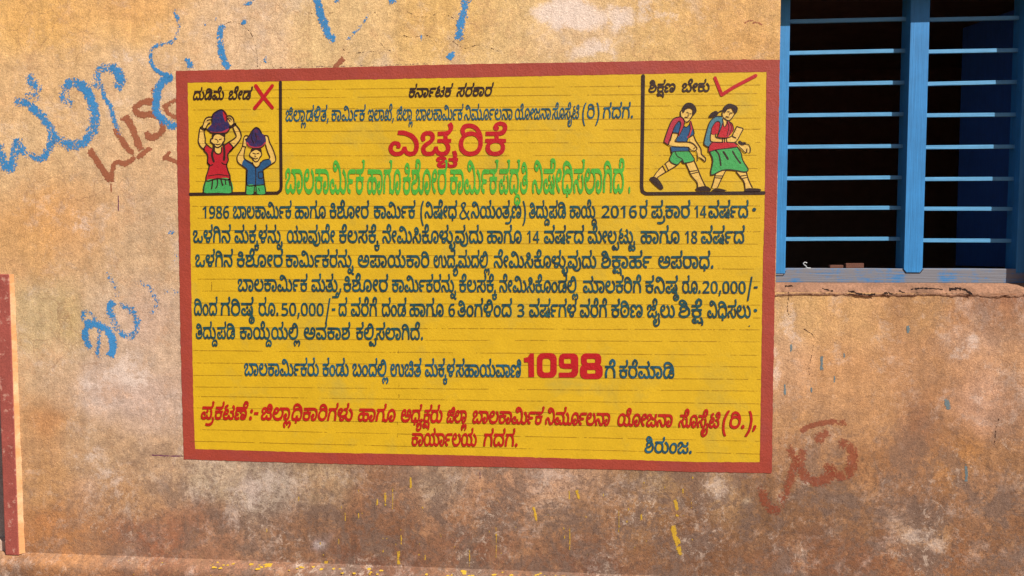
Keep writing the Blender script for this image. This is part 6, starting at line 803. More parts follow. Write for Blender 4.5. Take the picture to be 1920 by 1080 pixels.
 425: (3, [[55,295,5055,355,5072,472,5114,576,5188,656,5301,702,382,702,5403,702,5454,698,470,693,470,619,5452,624,5407,630,384,630,5315,630,5223,586,5170,509,5146,409,143,353,149,353,5164,377,5210,415,5275,437,318,437,5380,437,5473,387,5525,292,525,224,5525,151,5469,46,5368,-11,298,-11,5247,-11,5159,26,5092,101,5055,217],[297,63,5360,63,5438,142,438,224,5438,291,5369,368,300,368,5253,368,5183,330,5144,272,144,241,5144,209,5163,146,5202,94,5259,63]]),
 427: (3, [[285,702,5348,702,5444,664,5499,590,499,536,5499,495,5462,432,5400,385,363,366,5407,345,5479,294,5522,226,522,178,5522,120,5464,34,5359,-12,288,-12,5211,-12,5104,32,5049,116,49,175,5049,223,5090,293,5158,344,197,361,5162,381,5105,429,5072,494,72,537,5072,590,5128,664,5224,702],[135,175,5135,125,5209,58,286,58,5359,58,5436,125,436,178,5436,211,5399,262,5332,303,286,319,270,325,5226,307,5166,264,5135,210],[284,631,5229,631,5158,580,158,532,5158,497,5193,449,5253,415,289,400,5324,414,5379,449,5412,498,412,532,5412,580,5342,631]]),
 428: (3, [[520,396,5520,336,5503,218,5461,114,5387,34,5273,-12,192,-12,5172,-12,5119,-7,102,-2,102,73,5120,67,5168,60,190,60,5260,60,5351,104,5405,180,5429,280,431,336,425,336,5410,314,5364,276,5299,253,255,253,5194,253,5101,303,5050,398,50,465,5050,538,5107,644,5209,702,278,702,5329,702,5417,665,5483,589,5520,474],[278,628,5216,628,5137,549,137,466,5137,400,5204,323,274,323,5322,323,5392,360,5431,419,431,450,5431,482,5412,544,5374,597,5316,628]]),
 429: (0, [[72,57,5072,93,5108,124,133,124,5159,124,5196,93,196,57,5196,20,5159,-12,133,-12,5108,-12,5072,20],[72,384,5072,422,5108,452,133,452,5159,452,5196,422,196,384,5196,348,5159,316,133,316,5108,316,5072,348]]),
}
# words of each line: (left px, right px, [(glyph, x, y), ...])
WORDS = {
 'top_left': [
  (361, 420, [(40,0,0), (63,765,0), (216,1129,0), (262,1897,0)]),
  (427, 471, [(260,0,0), (74,805,0), (35,1213,0)]),
 ],
 'dept': [
  (765, 846, [(23,0,0), (151,574,0), (60,1285,0), (93,1734,0), (33,2301,0), (23,3116,0)]),
  (855, 922, [(56,0,0), (49,709,0), (134,1360,0), (60,1934,0), (49,2383,0)]),
 ],
 'society': [
  (535, 617, [(212,0,0), (159,775,0), (60,1544,0), (124,1993,0), (35,2056,0), (232,2824,0), (38,3544,0), (415,4166,0)]),
  (621, 685, [(134,0,0), (60,574,0), (228,1023,0), (93,2203,0), (23,2770,0)]),
  (689, 739, [(11,0,0), (159,711,0), (60,1480,0), (241,1929,0), (415,2792,0)]),
  (743, 775, [(212,0,0), (159,775,0), (60,1544,0), (124,1993,0)]),
  (779, 868, [(154,0,0), (60,805,0), (51,1254,0), (134,2013,0), (60,2587,0), (228,3036,0), (93,4216,0), (23,4783,0)]),
  (870, 961, [(223,0,0), (47,742,0), (64,1898,0), (93,2644,0), (51,3211,0), (151,3970,0), (60,4681,0)]),
  (965, 1033, [(284,0,0), (74,1715,0), (30,2123,0), (151,2898,0), (60,3609,0)]),
  (1035, 1086, [(270,0,0), (64,709,0), (270,1455,0), (75,2164,0), (214,2347,0)]),
  (1091, 1124, [(411,0,0), (230,383,0), (412,1034,0)]),
  (1130, 1187, [(25,0,0), (40,648,0), (25,1413,0), (417,2061,0)]),
 ],
 'warn': [
  (728, 950, [(17,0,0), (28,787,0), (101,1584,0), (230,1720,0), (240,2371,0)]),
 ],
 'green': [
  (534, 683, [(154,0,0), (60,805,0), (51,1254,0), (134,2013,0), (60,2587,0), (228,3036,0), (93,4216,0), (23,4783,0)]),
  (688, 752, [(165,0,0), (60,801,0), (25,1250,0), (64,1898,0)]),
  (755, 838, [(206,0,0), (268,574,0), (64,1204,0), (74,1950,0), (49,2358,0)]),
  (843, 933, [(134,0,0), (60,574,0), (228,1023,0), (93,2203,0), (23,2770,0)]),
  (935, 990, [(43,0,0), (40,792,0), (114,1557,0), (219,1620,0)]),
  (997, 1170, [(223,0,0), (269,742,0), (74,1543,0), (222,1951,0), (56,2716,0), (159,3425,0), (60,4194,0), (208,4643,0), (255,5291,0)]),
  (1178, 1182, [(417,0,0)]),
 ],
 'top_right': [
  (1215, 1266, [(234,0,0), (285,630,0), (37,1204,0)]),
  (1277, 1330, [(260,0,0), (74,805,0), (23,1213,0), (63,1787,0)]),
 ],
 'b1': [
  (380, 431, [(420,0,0), (428,572,0), (427,1144,0), (425,1716,0)]),
  (437, 548, [(154,0,0), (60,805,0), (51,1254,0), (134,2013,0), (60,2587,0), (228,3036,0), (93,4216,0), (23,4783,0)]),
  (553, 612, [(165,0,0), (60,801,0), (25,1250,0), (64,1898,0)]),
  (618, 693, [(206,0,0), (268,574,0), (64,1204,0), (74,1950,0), (49,2358,0)]),
  (701, 780, [(134,0,0), (60,574,0), (228,1023,0), (93,2203,0), (23,2770,0)]),
  (788, 858, [(411,0,0), (223,383,0), (269,1125,0), (74,1926,0), (41,2334,0)]),
  (883, 987, [(223,0,0), (48,742,0), (6,2078,0), (38,2628,0), (122,3250,0), (37,3384,0), (412,4248,0)]),
  (992, 1062, [(219,0,0), (40,616,0), (63,1381,0), (113,1745,0), (43,1808,0), (216,2600,0)]),
  (1068, 1120, [(134,0,0), (60,574,0), (263,1023,0), (113,2359,0)]),
  (1128, 1195, [(421,0,0), (419,572,0), (420,1144,0), (425,1716,0)]),
  (1199, 1215, [(49,0,0)]),
  (1221, 1295, [(43,0,0), (122,792,0), (134,926,0), (60,1500,0), (49,1949,0)]),
  (1302, 1325, [(420,0,0), (423,572,0)]),
  (1328, 1404, [(53,0,0), (55,794,0), (93,1595,0), (40,2162,0)]),
 ],
 'b2': [
  (362, 434, [(20,0,0), (52,775,0), (208,1485,0), (42,2133,0)]),
  (440, 532, [(47,0,0), (23,1156,0), (96,1730,0), (52,1905,0), (42,2615,0), (63,3326,0), (115,3690,0)]),
  (538, 629, [(157,0,0), (60,1336,0), (53,1785,0), (276,2579,0), (255,2831,0), (74,3596,0)]),
  (636, 713, [(240,0,0), (51,574,0), (56,1333,0), (240,2042,0), (96,2616,0)]),
  (717, 907, [(257,0,0), (74,711,0), (228,1119,0), (236,2299,0), (240,3004,0), (64,3578,0), (52,4324,0), (280,5034,0), (125,5408,0), (53,5533,0), (276,6327,0), (40,6579,0), (63,7344,0)]),
  (913, 979, [(165,0,0), (60,801,0), (25,1250,0), (64,1898,0)]),
  (988, 1012, [(420,0,0), (423,572,0)]),
  (1020, 1096, [(53,0,0), (55,794,0), (93,1595,0), (40,2162,0)]),
  (1102, 1192, [(262,0,0), (74,1156,0), (51,1564,0), (116,2323,0), (33,2443,0), (63,3258,0), (106,3622,0)]),
  (1201, 1275, [(165,0,0), (60,801,0), (25,1250,0), (64,1898,0)]),
  (1284, 1308, [(420,0,0), (427,572,0)]),
  (1314, 1397, [(53,0,0), (55,794,0), (93,1595,0), (40,2162,0)]),
 ],
 'b3': [
  (366, 438, [(20,0,0), (52,775,0), (208,1485,0), (42,2133,0)]),
  (444, 532, [(206,0,0), (268,574,0), (64,1204,0), (74,1950,0), (49,2358,0)]),
  (536, 665, [(134,0,0), (60,574,0), (228,1023,0), (93,2203,0), (23,2770,0), (49,3344,0), (42,3995,0), (63,4706,0), (115,5070,0)]),
  (671, 806, [(9,0,0), (152,863,0), (60,1655,0), (48,2104,0), (134,3440,0), (60,4014,0), (230,4463,0)]),
  (813, 919, [(13,0,0), (40,1222,0), (121,1987,0), (47,2247,0), (40,3403,0), (231,4168,0), (124,4963,0)]),
  (926, 1119, [(257,0,0), (74,711,0), (228,1119,0), (236,2299,0), (240,3004,0), (64,3578,0), (52,4324,0), (280,5034,0), (125,5408,0), (53,5533,0), (276,6327,0), (40,6579,0), (63,7344,0)]),
  (1127, 1223, [(234,0,0), (286,630,0), (60,1204,0), (57,1653,0), (93,2454,0)]),
  (1234, 1338, [(9,0,0), (43,863,0), (158,1655,0), (60,2306,0), (41,2755,0), (417,3520,0)]),
 ],
 'b4': [
  (446, 578, [(154,0,0), (60,805,0), (51,1254,0), (134,2013,0), (60,2587,0), (228,3036,0), (93,4216,0), (23,4783,0)]),
  (584, 641, [(47,0,0), (38,1156,0), (63,1778,0), (111,2142,0), (415,2207,0)]),
  (644, 729, [(206,0,0), (268,574,0), (64,1204,0), (74,1950,0), (49,2358,0)]),
  (735, 857, [(134,0,0), (60,574,0), (228,1023,0), (93,2203,0), (23,2770,0), (49,3344,0), (42,3995,0), (63,4706,0), (115,5070,0)]),
  (861, 933, [(240,0,0), (51,574,0), (56,1333,0), (240,2042,0), (96,2616,0)]),
  (936, 1085, [(257,0,0), (74,711,0), (228,1119,0), (236,2299,0), (240,3004,0), (64,3578,0), (6,4324,0), (35,4874,0), (231,5642,0), (124,6437,0)]),
  (1093, 1203, [(156,0,0), (60,1156,0), (51,1605,0), (23,2364,0), (230,2938,0), (242,3589,0)]),
  (1210, 1274, [(23,0,0), (223,574,0), (55,1316,0), (107,2117,0)]),
  (1279, 1314, [(49,0,0), (64,651,0), (417,1397,0)]),
  (1317, 1421, [(421,0,0), (419,572,0), (415,1144,0), (419,1412,0), (419,1984,0), (419,2556,0), (418,3128,0), (416,3647,0)]),
 ],
 'b5': [
  (364, 409, [(221,0,0), (6,765,0), (40,1315,0)]),
  (414, 479, [(25,0,0), (230,648,0), (55,1299,0), (107,2100,0)]),
  (485, 523, [(49,0,0), (64,651,0), (417,1397,0)]),
  (528, 630, [(424,0,0), (419,572,0), (415,1144,0), (419,1412,0), (419,1984,0), (419,2556,0), (418,3128,0), (416,3647,0)]),
  (635, 652, [(40,0,0)]),
  (658, 708, [(53,0,0), (264,794,0), (242,1445,0)]),
  (716, 763, [(40,0,0), (6,765,0), (35,1315,0)]),
  (768, 833, [(165,0,0), (60,801,0), (25,1250,0), (64,1898,0)]),
  (841, 854, [(425,0,0)]),
  (858, 961, [(219,0,0), (6,616,0), (25,1166,0), (232,1814,0), (6,2534,0), (40,3084,0)]),
  (970, 984, [(422,0,0)]),
  (992, 1082, [(53,0,0), (55,794,0), (93,1595,0), (25,2162,0), (52,2810,0)]),
  (1087, 1139, [(53,0,0), (264,794,0), (242,1445,0)]),
  (1146, 1206, [(23,0,0), (215,574,0), (37,1225,0)]),
  (1213, 1266, [(246,0,0), (75,775,0), (51,958,0), (63,1717,0)]),
  (1272, 1319, [(234,0,0), (289,630,0)]),
  (1326, 1408, [(233,0,0), (222,818,0), (56,1583,0), (51,2292,0), (63,3051,0)]),
 ],
 'b6': [
  (367, 442, [(219,0,0), (40,616,0), (63,1381,0), (113,1745,0), (43,1808,0), (216,2600,0)]),
  (450, 564, [(134,0,0), (60,574,0), (263,1023,0), (113,2359,0), (48,2422,0), (231,3758,0), (124,4553,0)]),
  (570, 658, [(9,0,0), (53,863,0), (134,1657,0), (60,2231,0), (54,2680,0)]),
  (668, 794, [(23,0,0), (231,574,0), (116,1369,0), (56,1489,0), (159,2198,0), (60,2967,0), (208,3416,0), (255,4064,0), (417,4829,0)]),
 ],
 'b7': [
  (458, 599, [(154,0,0), (60,805,0), (51,1254,0), (134,2013,0), (60,2587,0), (228,3036,0), (93,4216,0), (23,4783,0), (49,5357,0), (63,6008,0)]),
  (605, 655, [(23,0,0), (6,574,0), (35,1124,0), (63,1892,0)]),
  (661, 729, [(45,0,0), (6,800,0), (40,1350,0), (231,2115,0), (124,2910,0)]),
  (732, 791, [(13,0,0), (210,1222,0), (38,2019,0)]),
  (797, 854, [(47,0,0), (23,1156,0), (96,1730,0), (52,1905,0)]),
  (855, 978, [(56,0,0), (165,709,0), (60,1510,0), (48,1959,0), (161,3295,0), (60,4089,0), (218,4538,0)]),
  (1134, 1155, [(242,0,0)]),
  (1161, 1265, [(23,0,0), (264,574,0), (156,1225,0), (60,2381,0), (216,2830,0)]),
 ],
 'r1': [
  (376, 463, [(43,0,0), (122,792,0), (23,926,0), (33,1500,0), (252,2315,0)]),
  (467, 484, [(429,0,0), (416,268,0)]),
  (488, 661, [(212,0,0), (159,775,0), (60,1544,0), (124,1993,0), (222,2056,0), (134,2821,0), (60,3395,0), (230,3844,0), (25,4495,0), (52,5143,0), (280,5853,0)]),
  (670, 741, [(165,0,0), (60,801,0), (25,1250,0), (64,1898,0)]),
  (750, 829, [(9,0,0), (41,863,0), (121,1628,0), (285,1888,0), (49,2462,0), (63,3113,0)]),
  (836, 877, [(212,0,0), (159,775,0), (60,1544,0), (124,1993,0)]),
  (884, 1017, [(154,0,0), (60,805,0), (51,1254,0), (134,2013,0), (60,2587,0), (228,3036,0), (93,4216,0), (23,4783,0)]),
  (1021, 1143, [(223,0,0), (47,742,0), (64,1898,0), (93,2644,0), (51,3211,0), (151,3970,0), (60,4681,0)]),
  (1156, 1260, [(284,0,0), (74,1715,0), (30,2123,0), (151,2898,0), (60,3609,0)]),
  (1271, 1348, [(270,0,0), (64,709,0), (270,1455,0), (75,2164,0), (214,2347,0)]),
  (1353, 1418, [(411,0,0), (230,383,0), (417,1034,0), (412,1302,0), (415,1685,0)]),
 ],
 'r2': [
  (771, 894, [(134,0,0), (60,574,0), (157,1023,0), (60,2359,0), (93,2808,0), (51,3375,0), (48,4134,0)]),
  (906, 971, [(25,0,0), (40,648,0), (25,1413,0), (417,2061,0)]),
 ],
 'sign': [
  (1208, 1297, [(234,0,0), (49,630,0), (63,1281,0), (6,1645,0), (30,2195,0), (417,2970,0)]),
 ],
}
HEAD = 555.0
LINE_NO = [0]
def flatten(con, n=3):
    c = [(con[i] - 5000, con[i + 1], 0) if con[i] > 4000 else (con[i], con[i + 1], 1) for i in range(0, len(con), 2)]; ex = []
    for i in range(len(c)):
        p, q = c[i], c[(i + 1) % len(c)]; ex.append(p)
        if not p[2] and not q[2]: ex.append(((p[0] + q[0]) / 2, (p[1] + q[1]) / 2, 1))
    s = next(i for i, p in enumerate(ex) if p[2]); ex = ex[s:] + ex[:s]; out = []; i = 0; L_ = len(ex)
    while i < L_:
        p, q = ex[i], ex[(i + 1) % L_]
        if q[2]: out.append(p[:2]); i += 1
        else:
            r = ex[(i + 2) % L_]
            for k in range(n):
                t_ = k / n; out.append(((1 - t_) ** 2 * p[0] + 2 * t_ * (1 - t_) * q[0] + t_ * t_ * r[0], (1 - t_) ** 2 * p[1] + 2 * t_ * (1 - t_) * q[1] + t_ * t_ * r[1]))
            i += 2
    return out
FL = {g: (v[0], [flatten(c) for c in v[1]]) for g, v in GLYPHS.items()}
def lettering(key, name, mat, base, height, bold, parent, label=None, slant=0.0, rise=1.0, blob=0.0, layer=.0022, sub=1.0, hv=(.75, 1.15)):
    """base: [(px, py) ...] baseline polyline; height: px from baseline to headline"""
    bx = [b[0] for b in base]; by = [b[1] for b in base]
    sy = height / HEAD; groups = []
    for (x0, x1, gl) in WORDS[key]:
        cons = []; mn, mxx = 1e9, -1e9
        for g, dx, dy in gl:
            tk, cs = FL[g]; top = None
            for c in cs:
                q = []
                for x, y in c:
                    X, Y = x + dx, y + dy
                    if tk == 3: Y *= .80
                    elif Y > HEAD + 25 and tk: X += (Y - HEAD) * (.30 if tk == 1 else .10); Y = HEAD + (Y - HEAD) * rise
                    if Y < -20: Y *= sub
                    q.append((X, Y)); mn = min(mn, X); mxx = max(mxx, X)
                    if tk and (top is None or Y > top[1]): top = (X, Y)
                cons.append(q)
            if tk in (1, 2) and top and top[1] > HEAD + 120 and blob: cons.append(('blob', top, tk))
        pad = bold * hv[0] + .4; sx = (x1 - x0 - 2 * pad) / (mxx - mn); out = []
        def tp(X, Y):
            px = x0 + pad + (X - mn) * sx; return (px + slant * Y * sy, float(np.interp(px, bx, by)) - Y * sy)
        for c in cons:
            if c[0] == 'blob':
                q = tp(*c[1]); r_ = blob * (1.25 if c[2] == 2 else .85) * random.uniform(.85, 1.15)
                out.append(cw(to_wall(disc(q[0] - (blob * .3), q[1] + r_ * .55, r_, 8)))); continue
            q = [tp(*p) for p in c]; n = len(q); o_ = []
            for i in range(n):
                a, b = q[i - 1], q[(i + 1) % n]; dx, dy = b[0] - a[0], b[1] - a[1]; L_ = math.hypot(dx, dy) or 1
                # px space is y-down: font outer contours run counter-clockwise there
                nx, ny = dy / L_, -dx / L_
                bo = bold * (1 + .25 * noise.noise(Vector((q[i][0] * .15, q[i][1] * .15, 2))))
                o_.append(wob(q[i][0] + nx * bo * hv[0], q[i][1] + ny * bo * hv[1], .45))
            out.append(to_wall(o_))
        groups.append(out)
    LINE_NO[0] += 1
    return paint(name, groups, mat, layer + .00004 * LINE_NO[0], parent, label)

# ------------------------------------------------------------------ the painted notice
notice = empty('painted_notice', P(900, 500))
notice.location.y = 0
tag(notice, 'yellow notice with red border and Kannada lettering painted on the wall', 'painted sign')
def adopt(o):
    return o
class Par: pass
_link = link
def nlink(o):
    """parent to the notice keeping the place"""
    o.parent = notice; o.matrix_parent_inverse = Matrix.Translation(-Vector(notice.location)); return o
def Nn(o, parent=None): return nlink(o)

outer = [(330,133),(420,131),(520,129),(640,126.5),(760,123),(900,120),(1090,117),(1250,114),(1380,112),(1462,112),(1461,190),(1459,280),(1456,390),(1453,520),(1451,640),(1449,760),(1447,887),(1300,884.5),(1150,880),(1000,877),(850,874),(700,871),(560,867.5),(450,864.5),(345,861),(342,760),(339,650),(337,520),(334,380),(332,250)]
inner = [(352,155),(480,153.5),(530,152),(640,150),(760,147.5),(900,145),(1090,141),(1250,138),(1437,135),(1436,230),(1433.5,390),(1430,520),(1428,650),(1426,780),(1424.5,866.5),(1300,866),(1180,862),(1020,858),(850,853),(700,850),(600,848.5),(480,845),(366,841.5),(363,760),(361,650),(359,540),(357,420),(355,300),(353.5,220)]
yellow = [(p[0] + (3 if p[0] > 900 else -3), p[1] + (3 if p[1] > 500 else -3)) for p in inner]
Nn(paint('background', [[poly(yellow, .5)]], M['yellow'], .0009, None, 'yellow painted ground of the notice'))
Nn(paint('border', [[cw(poly(outer, .9)), ccw(poly(inner, .8))]], M['border'], .0014, None, 'brick red border strip'))
RULES = [(170,159),(185,175),(206,197),(229,221),(247,242),(269,267),(292,291),(316,316),(340,340),(386.5,385.5),(409,408.5),(432,434),(456,457.5),(477.5,481),(500,504),(523,527.5),(545.5,550),(567.5,571.5),(591,596),(614,618),(635,640.5),(657,666),(680,688),(703.5,711),(725,733),(743,757),(764,779),(785,803),(805,827),(827,851)]
rs = []
for a, b in RULES:
    x = 357.0 + random.uniform(0, 12)
    while x < 1424:
        ln = random.uniform(60, 260); x2 = min(1426, x + ln)
        y0 = a + (b - a) * (x - 360) / 1070; y1 = a + (b - a) * (x2 - 360) / 1070
        rs.append(([(x, y0), ((x + x2) / 2, (y0 + y1) / 2 + random.uniform(-.5, .5)), (x2, y1)], random.uniform(.8, 1.15), [random.uniform(.8, 1.3), random.uniform(.8, 1.3), random.uniform(.8, 1.3)]))
        x = x2 + random.choice((0, 0, 3, 14, 40))
for x, y0, y1 in ((397,527,545),(747,654,664),(748,718,726),(748,738,747),(745,790,798),(745,812,820),(1160,60+100,60+104)):
    rs.append(([(x, y0), (x + .5, (y0 + y1) / 2), (x, y1)], 1.5, .8))
Nn(brush('ruled_line', rs, M['rule'], .0016, None, 'thin brown pencil rules left between the lines', kind='stuff'))

bl = lambda *a: list(zip(a[::2], a[1::2]))
Nn(lettering('dept', 'lettering', M['black'], bl(765,182.3,920,179.6), 16.5, .75, None, 'small black line of lettering at the top', .22, 1.2, 1.5))
Nn(lettering('top_left', 'lettering', M['black'], bl(361,187,470,186), 15.5, .75, None, 'black caption above the children carrying loads', .2, 1.2, 1.4))
Nn(lettering('top_right', 'lettering', M['black'], bl(1215,173,1330,171.5), 15.5, .75, None, 'black caption above the children walking with school bags', .15, 1.2, 1.4))
Nn(lettering('society', 'lettering', M['teal'], bl(535,227.5,740,225.7,960,224.4,1190,221), 20.5, .35, None, 'narrow blue line of lettering', .06, 1.1, 1.5))
Nn(lettering('warn', 'lettering', M['red'], bl(728,291,950,290.6), 43.5, 1.1, None, 'large red heading word', .04, .9, 3.8, sub=.8, hv=(1.0, 1.0)))
Nn(lettering('green', 'lettering', M['green'], bl(534,361.5,760,363,1182,361), 44, 1.0, None, 'tall narrow green line of lettering', .03, .95, 3.8, sub=.72, hv=(.45, 1.5)))
bd = dict(bold=.62, parent=None, rise=1.15, blob=2.3, sub=1.0)
Nn(lettering('b1', 'lettering', M['body'], bl(380,409,1404,407.8), 22, label='first dark teal line of the body text', **bd))
Nn(lettering('b2', 'lettering', M['body'], bl(362,454.5,1397,456), 22.5, label='second dark teal line of the body text', **bd))
Nn(lettering('b3', 'lettering', M['body'], bl(366,499.5,1338,502.6), 22, label='third dark teal line of the body text', **bd))
Nn(lettering('b4', 'lettering', M['body'], bl(446,545.4,880,547,1421,550), 22, label='indented fourth dark teal line of the body text', **bd))
Nn(lettering('b5', 'lettering', M['body'], bl(364,590.6,880,593,1408,595.6), 23, label='fifth dark teal line of the body text', **bd))
Nn(lettering('b6', 'lettering', M['body'], bl(367,634.6,794,636.5), 21.5, label='short last dark teal line of the body text', **bd))
Nn(lettering('b7', 'lettering', M['teal'], bl(458,703.6,860,705.5,1265,709), 22.5, label='blue line of lettering with the helpline number', **bd))
Nn(lettering('r1', 'lettering', M['red2'], bl(376,785,660,788.5,1050,795.5,1418,803), 22.5, 1.0, None, 'bright red line of lettering near the foot', .16, 1.05, 2.6))
Nn(lettering('r2', 'lettering', M['red2'], bl(771,835,971,836.4), 23, .85, None, 'short red line of lettering under the long one', .08, 1.05, 2.4))
Nn(lettering('sign', 'lettering', M['teal'], bl(1208,848,1297,850), 21, .65, None, 'place name in blue at the bottom right', .12, 1.0, 1.5))
# helpline number 1098
def z7(pts): return [(x / 4.267 + 850, y / 4.267 + 650) for x, y in pts]
def rrect(x0, y0, x1, y1, r):
    o = []
    for cx, cy, a0 in ((x1 - r, y0 + r, -90), (x1 - r, y1 - r, 0), (x0 + r, y1 - r, 90), (x0 + r, y0 + r, 180)):
        for k in range(5): a = math.radians(a0 + 22.5 * k); o.append((cx + r * math.cos(a), cy + r * math.sin(a)))
    return o
d1 = [poly(z7([(565,90),(598,82),(614,52),(645,52),(648,243),(603,243),(600,125),(568,125)]))]
d0 = [poly(z7(rrect(670,50,828,248,48))), ccw(poly(z7(rrect(714,94,778,206,22))))]
d9 = [poly(z7([(880,53),(965,53),(990,66),(1000,90),(1000,205),(988,232),(965,246),(845,246),(845,206),(925,206),(945,200),(952,176),(885,176),(858,168),(845,145),(845,90),(856,65)])), ccw(poly(z7(rrect(886,96,942,134,8))))]
d8 = [poly(z7(rrect(1022,52,1184,158,38))), poly(z7(rrect(1014,138,1196,258,42))), ccw(poly(z7(rrect(1068,96,1136,128,10)))), ccw(poly(z7(rrect(1070,184,1138,214,10))))]
Nn(paint('lettering', [d1, d0, d9, d8], M['red'], .0023, None, 'big blocky red helpline number 1098'))
Nn(paint('lettering', [stroke([(880,411),(869,391),(866,384),(870,380),(873,384),(867,396),(863,404),(867,410),(874,407),(879,396)], 3.0)], M['body'], .0023, None, 'ampersand in the first body line'))
for x, y, r_ in ((1414, 393, 3.6), (1416.5, 582, 3.2), (1405, 611, 1.3)): Nn(paint('bullet_dot', [shape(disc(x, y, r_, 8))], M['body'], .0023, None))
Nn(paint('cross_mark', [stroke([(480,161),(493,180),(511,202)], 7, False) + stroke([(511,161),(495,182),(478,203)], 6.5, False)], M['red'], .0024, None, 'red cross beside the left caption'))
Nn(paint('tick_mark', [stroke([(1340.5,146),(1353,178),(1375,164),(1417,142)], 6.5, False)], M['red'], .0024, None, 'red tick beside the right caption'))
Nn(paint('picture_frame', [stroke([(526,154),(526.5,250),(528,349),(526.5,357),(521,361.5),(450,363),(357,364)], 6, False, .8)], M['black'], .0020, None, 'black corner line round the left picture'))
Nn(paint('picture_frame', [stroke([(1206,143),(1204.5,250),(1203,350),(1204.5,359),(1211,363.5),(1310,362.5),(1432,361.5)], 6.6, False, .8)], M['black'], .0020, None, 'black corner line round the right picture'))

# figures ------------------------------------------------------------
def figure(label, sc_, ox, oy, fills, lines):
    t = lambda pts: [(x / sc_ + ox, y / sc_ + oy) for x, y in pts]
    big = []
    for w_, p in lines: big.append(stroke(t(p), w_ * 1.2 / sc_, True, .2, .25))
    fig = Nn(paint('painted_figure', big, M['black'], .0032, None, label))
    for i, (nm, mat, p, wd) in enumerate(fills):
        g = stroke(t(p), wd / sc_, True, .2) if wd else shape(t(p), .2)
        o = paint(nm, [g], M[mat], .0017 + .00012 * i, fig)
    return fig
# girl carrying a load
figure('painted girl in red top and green skirt carrying a load on her head', 6.17, 360, 195, [
 ('bare_arms','skin',[(235,150),(180,155),(150,190),(130,250),(95,290),(78,440),(110,500),(150,530),(230,510),(160,450),(145,320),(190,230)],0),
 ('bare_arms','skin',[(400,150),(440,135),(490,200),(550,290),(575,370),(550,430),(480,510),(430,460),(515,375),(480,275),(440,240)],0),
 ('load','navy',[(180,290),(240,215),(235,130),(270,90),(350,65),(400,110),(410,170),(440,250),(470,265),(400,310),(300,322),(210,318)],0),
 ('load_cloth','shirt_red',[(362,72),(402,105),(408,170),(390,205),(366,150)],0),
 ('basin_rim','bagred',[(170,282),(205,312),(260,325),(350,320),(438,278),(425,305),(385,335),(240,335),(190,312)],0),
 ('face','skin',[(250,380),(225,405),(225,445),(245,458),(260,485),(302,505),(340,482),(362,448),(382,420),(378,390),(340,350),(290,350)],0),
 ('neck','skin',[(275,500),(265,530),(278,565),(310,578),(340,560),(345,500),(310,510)],0),
 ('red_top','shirt_red',[(165,480),(140,530),(185,590),(185,680),(205,720),(165,890),(300,862),(445,870),(405,720),(425,650),(420,580),(480,510),(440,455),(390,480),(350,500),(342,560),(310,580),(275,562),(262,510),(225,510)],0),
 ('green_skirt','skirt',[(160,890),(135,1020),(300,1026),(472,1020),(445,870),(300,862)],0),
 ('hair','black',[(235,392),(240,345),(310,335),(385,345),(385,388),(350,368),(308,350),(268,362),(245,400)],0),
 ('braid','black',[(258,470),(246,540),(236,600),(256,665)],25),
 ('braid','black',[(370,470),(380,560),(374,645)],25)],
 [(11,[(170,285),(205,315),(240,335),(385,338),(430,305),(445,270)]),(10,[(235,215),(240,130),(290,85),(350,65),(385,100),(410,130)]),
 (12,[(245,400),(222,408),(222,440),(245,458),(260,482),(300,506),(340,482),(362,448),(383,420),(380,395)]),
 (7,[(268,405),(295,412)]),(7,[(318,412),(345,405)]),(6,[(300,418),(308,438),(298,442)]),(8,[(278,464),(305,470),(332,463)]),
 (11,[(235,150),(180,155),(150,190),(130,250),(95,290),(83,380),(78,440),(110,500),(150,530)]),(10,[(215,222),(190,232),(165,280),(145,320),(160,400),(160,450),(200,490),(230,512)]),
 (9,[(100,270),(135,300),(165,295)]),(9,[(118,255),(140,285),(165,280)]),(8,[(180,190),(215,180),(235,190)]),
 (11,[(400,150),(440,135),(480,165),(492,220),(470,245)]),(7,[(400,185),(425,175),(445,200)]),(7,[(405,165),(440,160),(462,185)]),(22,[(445,262),(480,255),(505,232)]),
 (12,[(505,238),(550,290),(575,370),(550,430),(490,500),(440,550)]),(11,[(480,275),(500,330),(517,375),(480,410),(430,440),(385,472)]),
 (12,[(165,480),(140,530),(185,590),(185,680),(205,720),(165,890),(300,862),(445,870),(405,720),(425,650),(420,580),(480,510),(440,455)]),
 (11,[(265,510),(265,545),(290,575),(320,578),(342,558),(347,505)]),(6,[(195,832),(310,816),(425,832)]),(9,[(185,680),(215,710),(245,700)]),(8,[(405,700),(370,695),(350,680)]),
 (12,[(160,890),(143,960),(135,1022)]),(12,[(445,870),(462,950),(470,1022)]),
 (14,[(242,880),(238,940),(230,980)]),(12,[(296,870),(300,930),(280,975)]),(14,[(340,870),(350,910),(360,940)]),(12,[(388,878),(395,930)]),(12,[(430,872),(445,945)])])
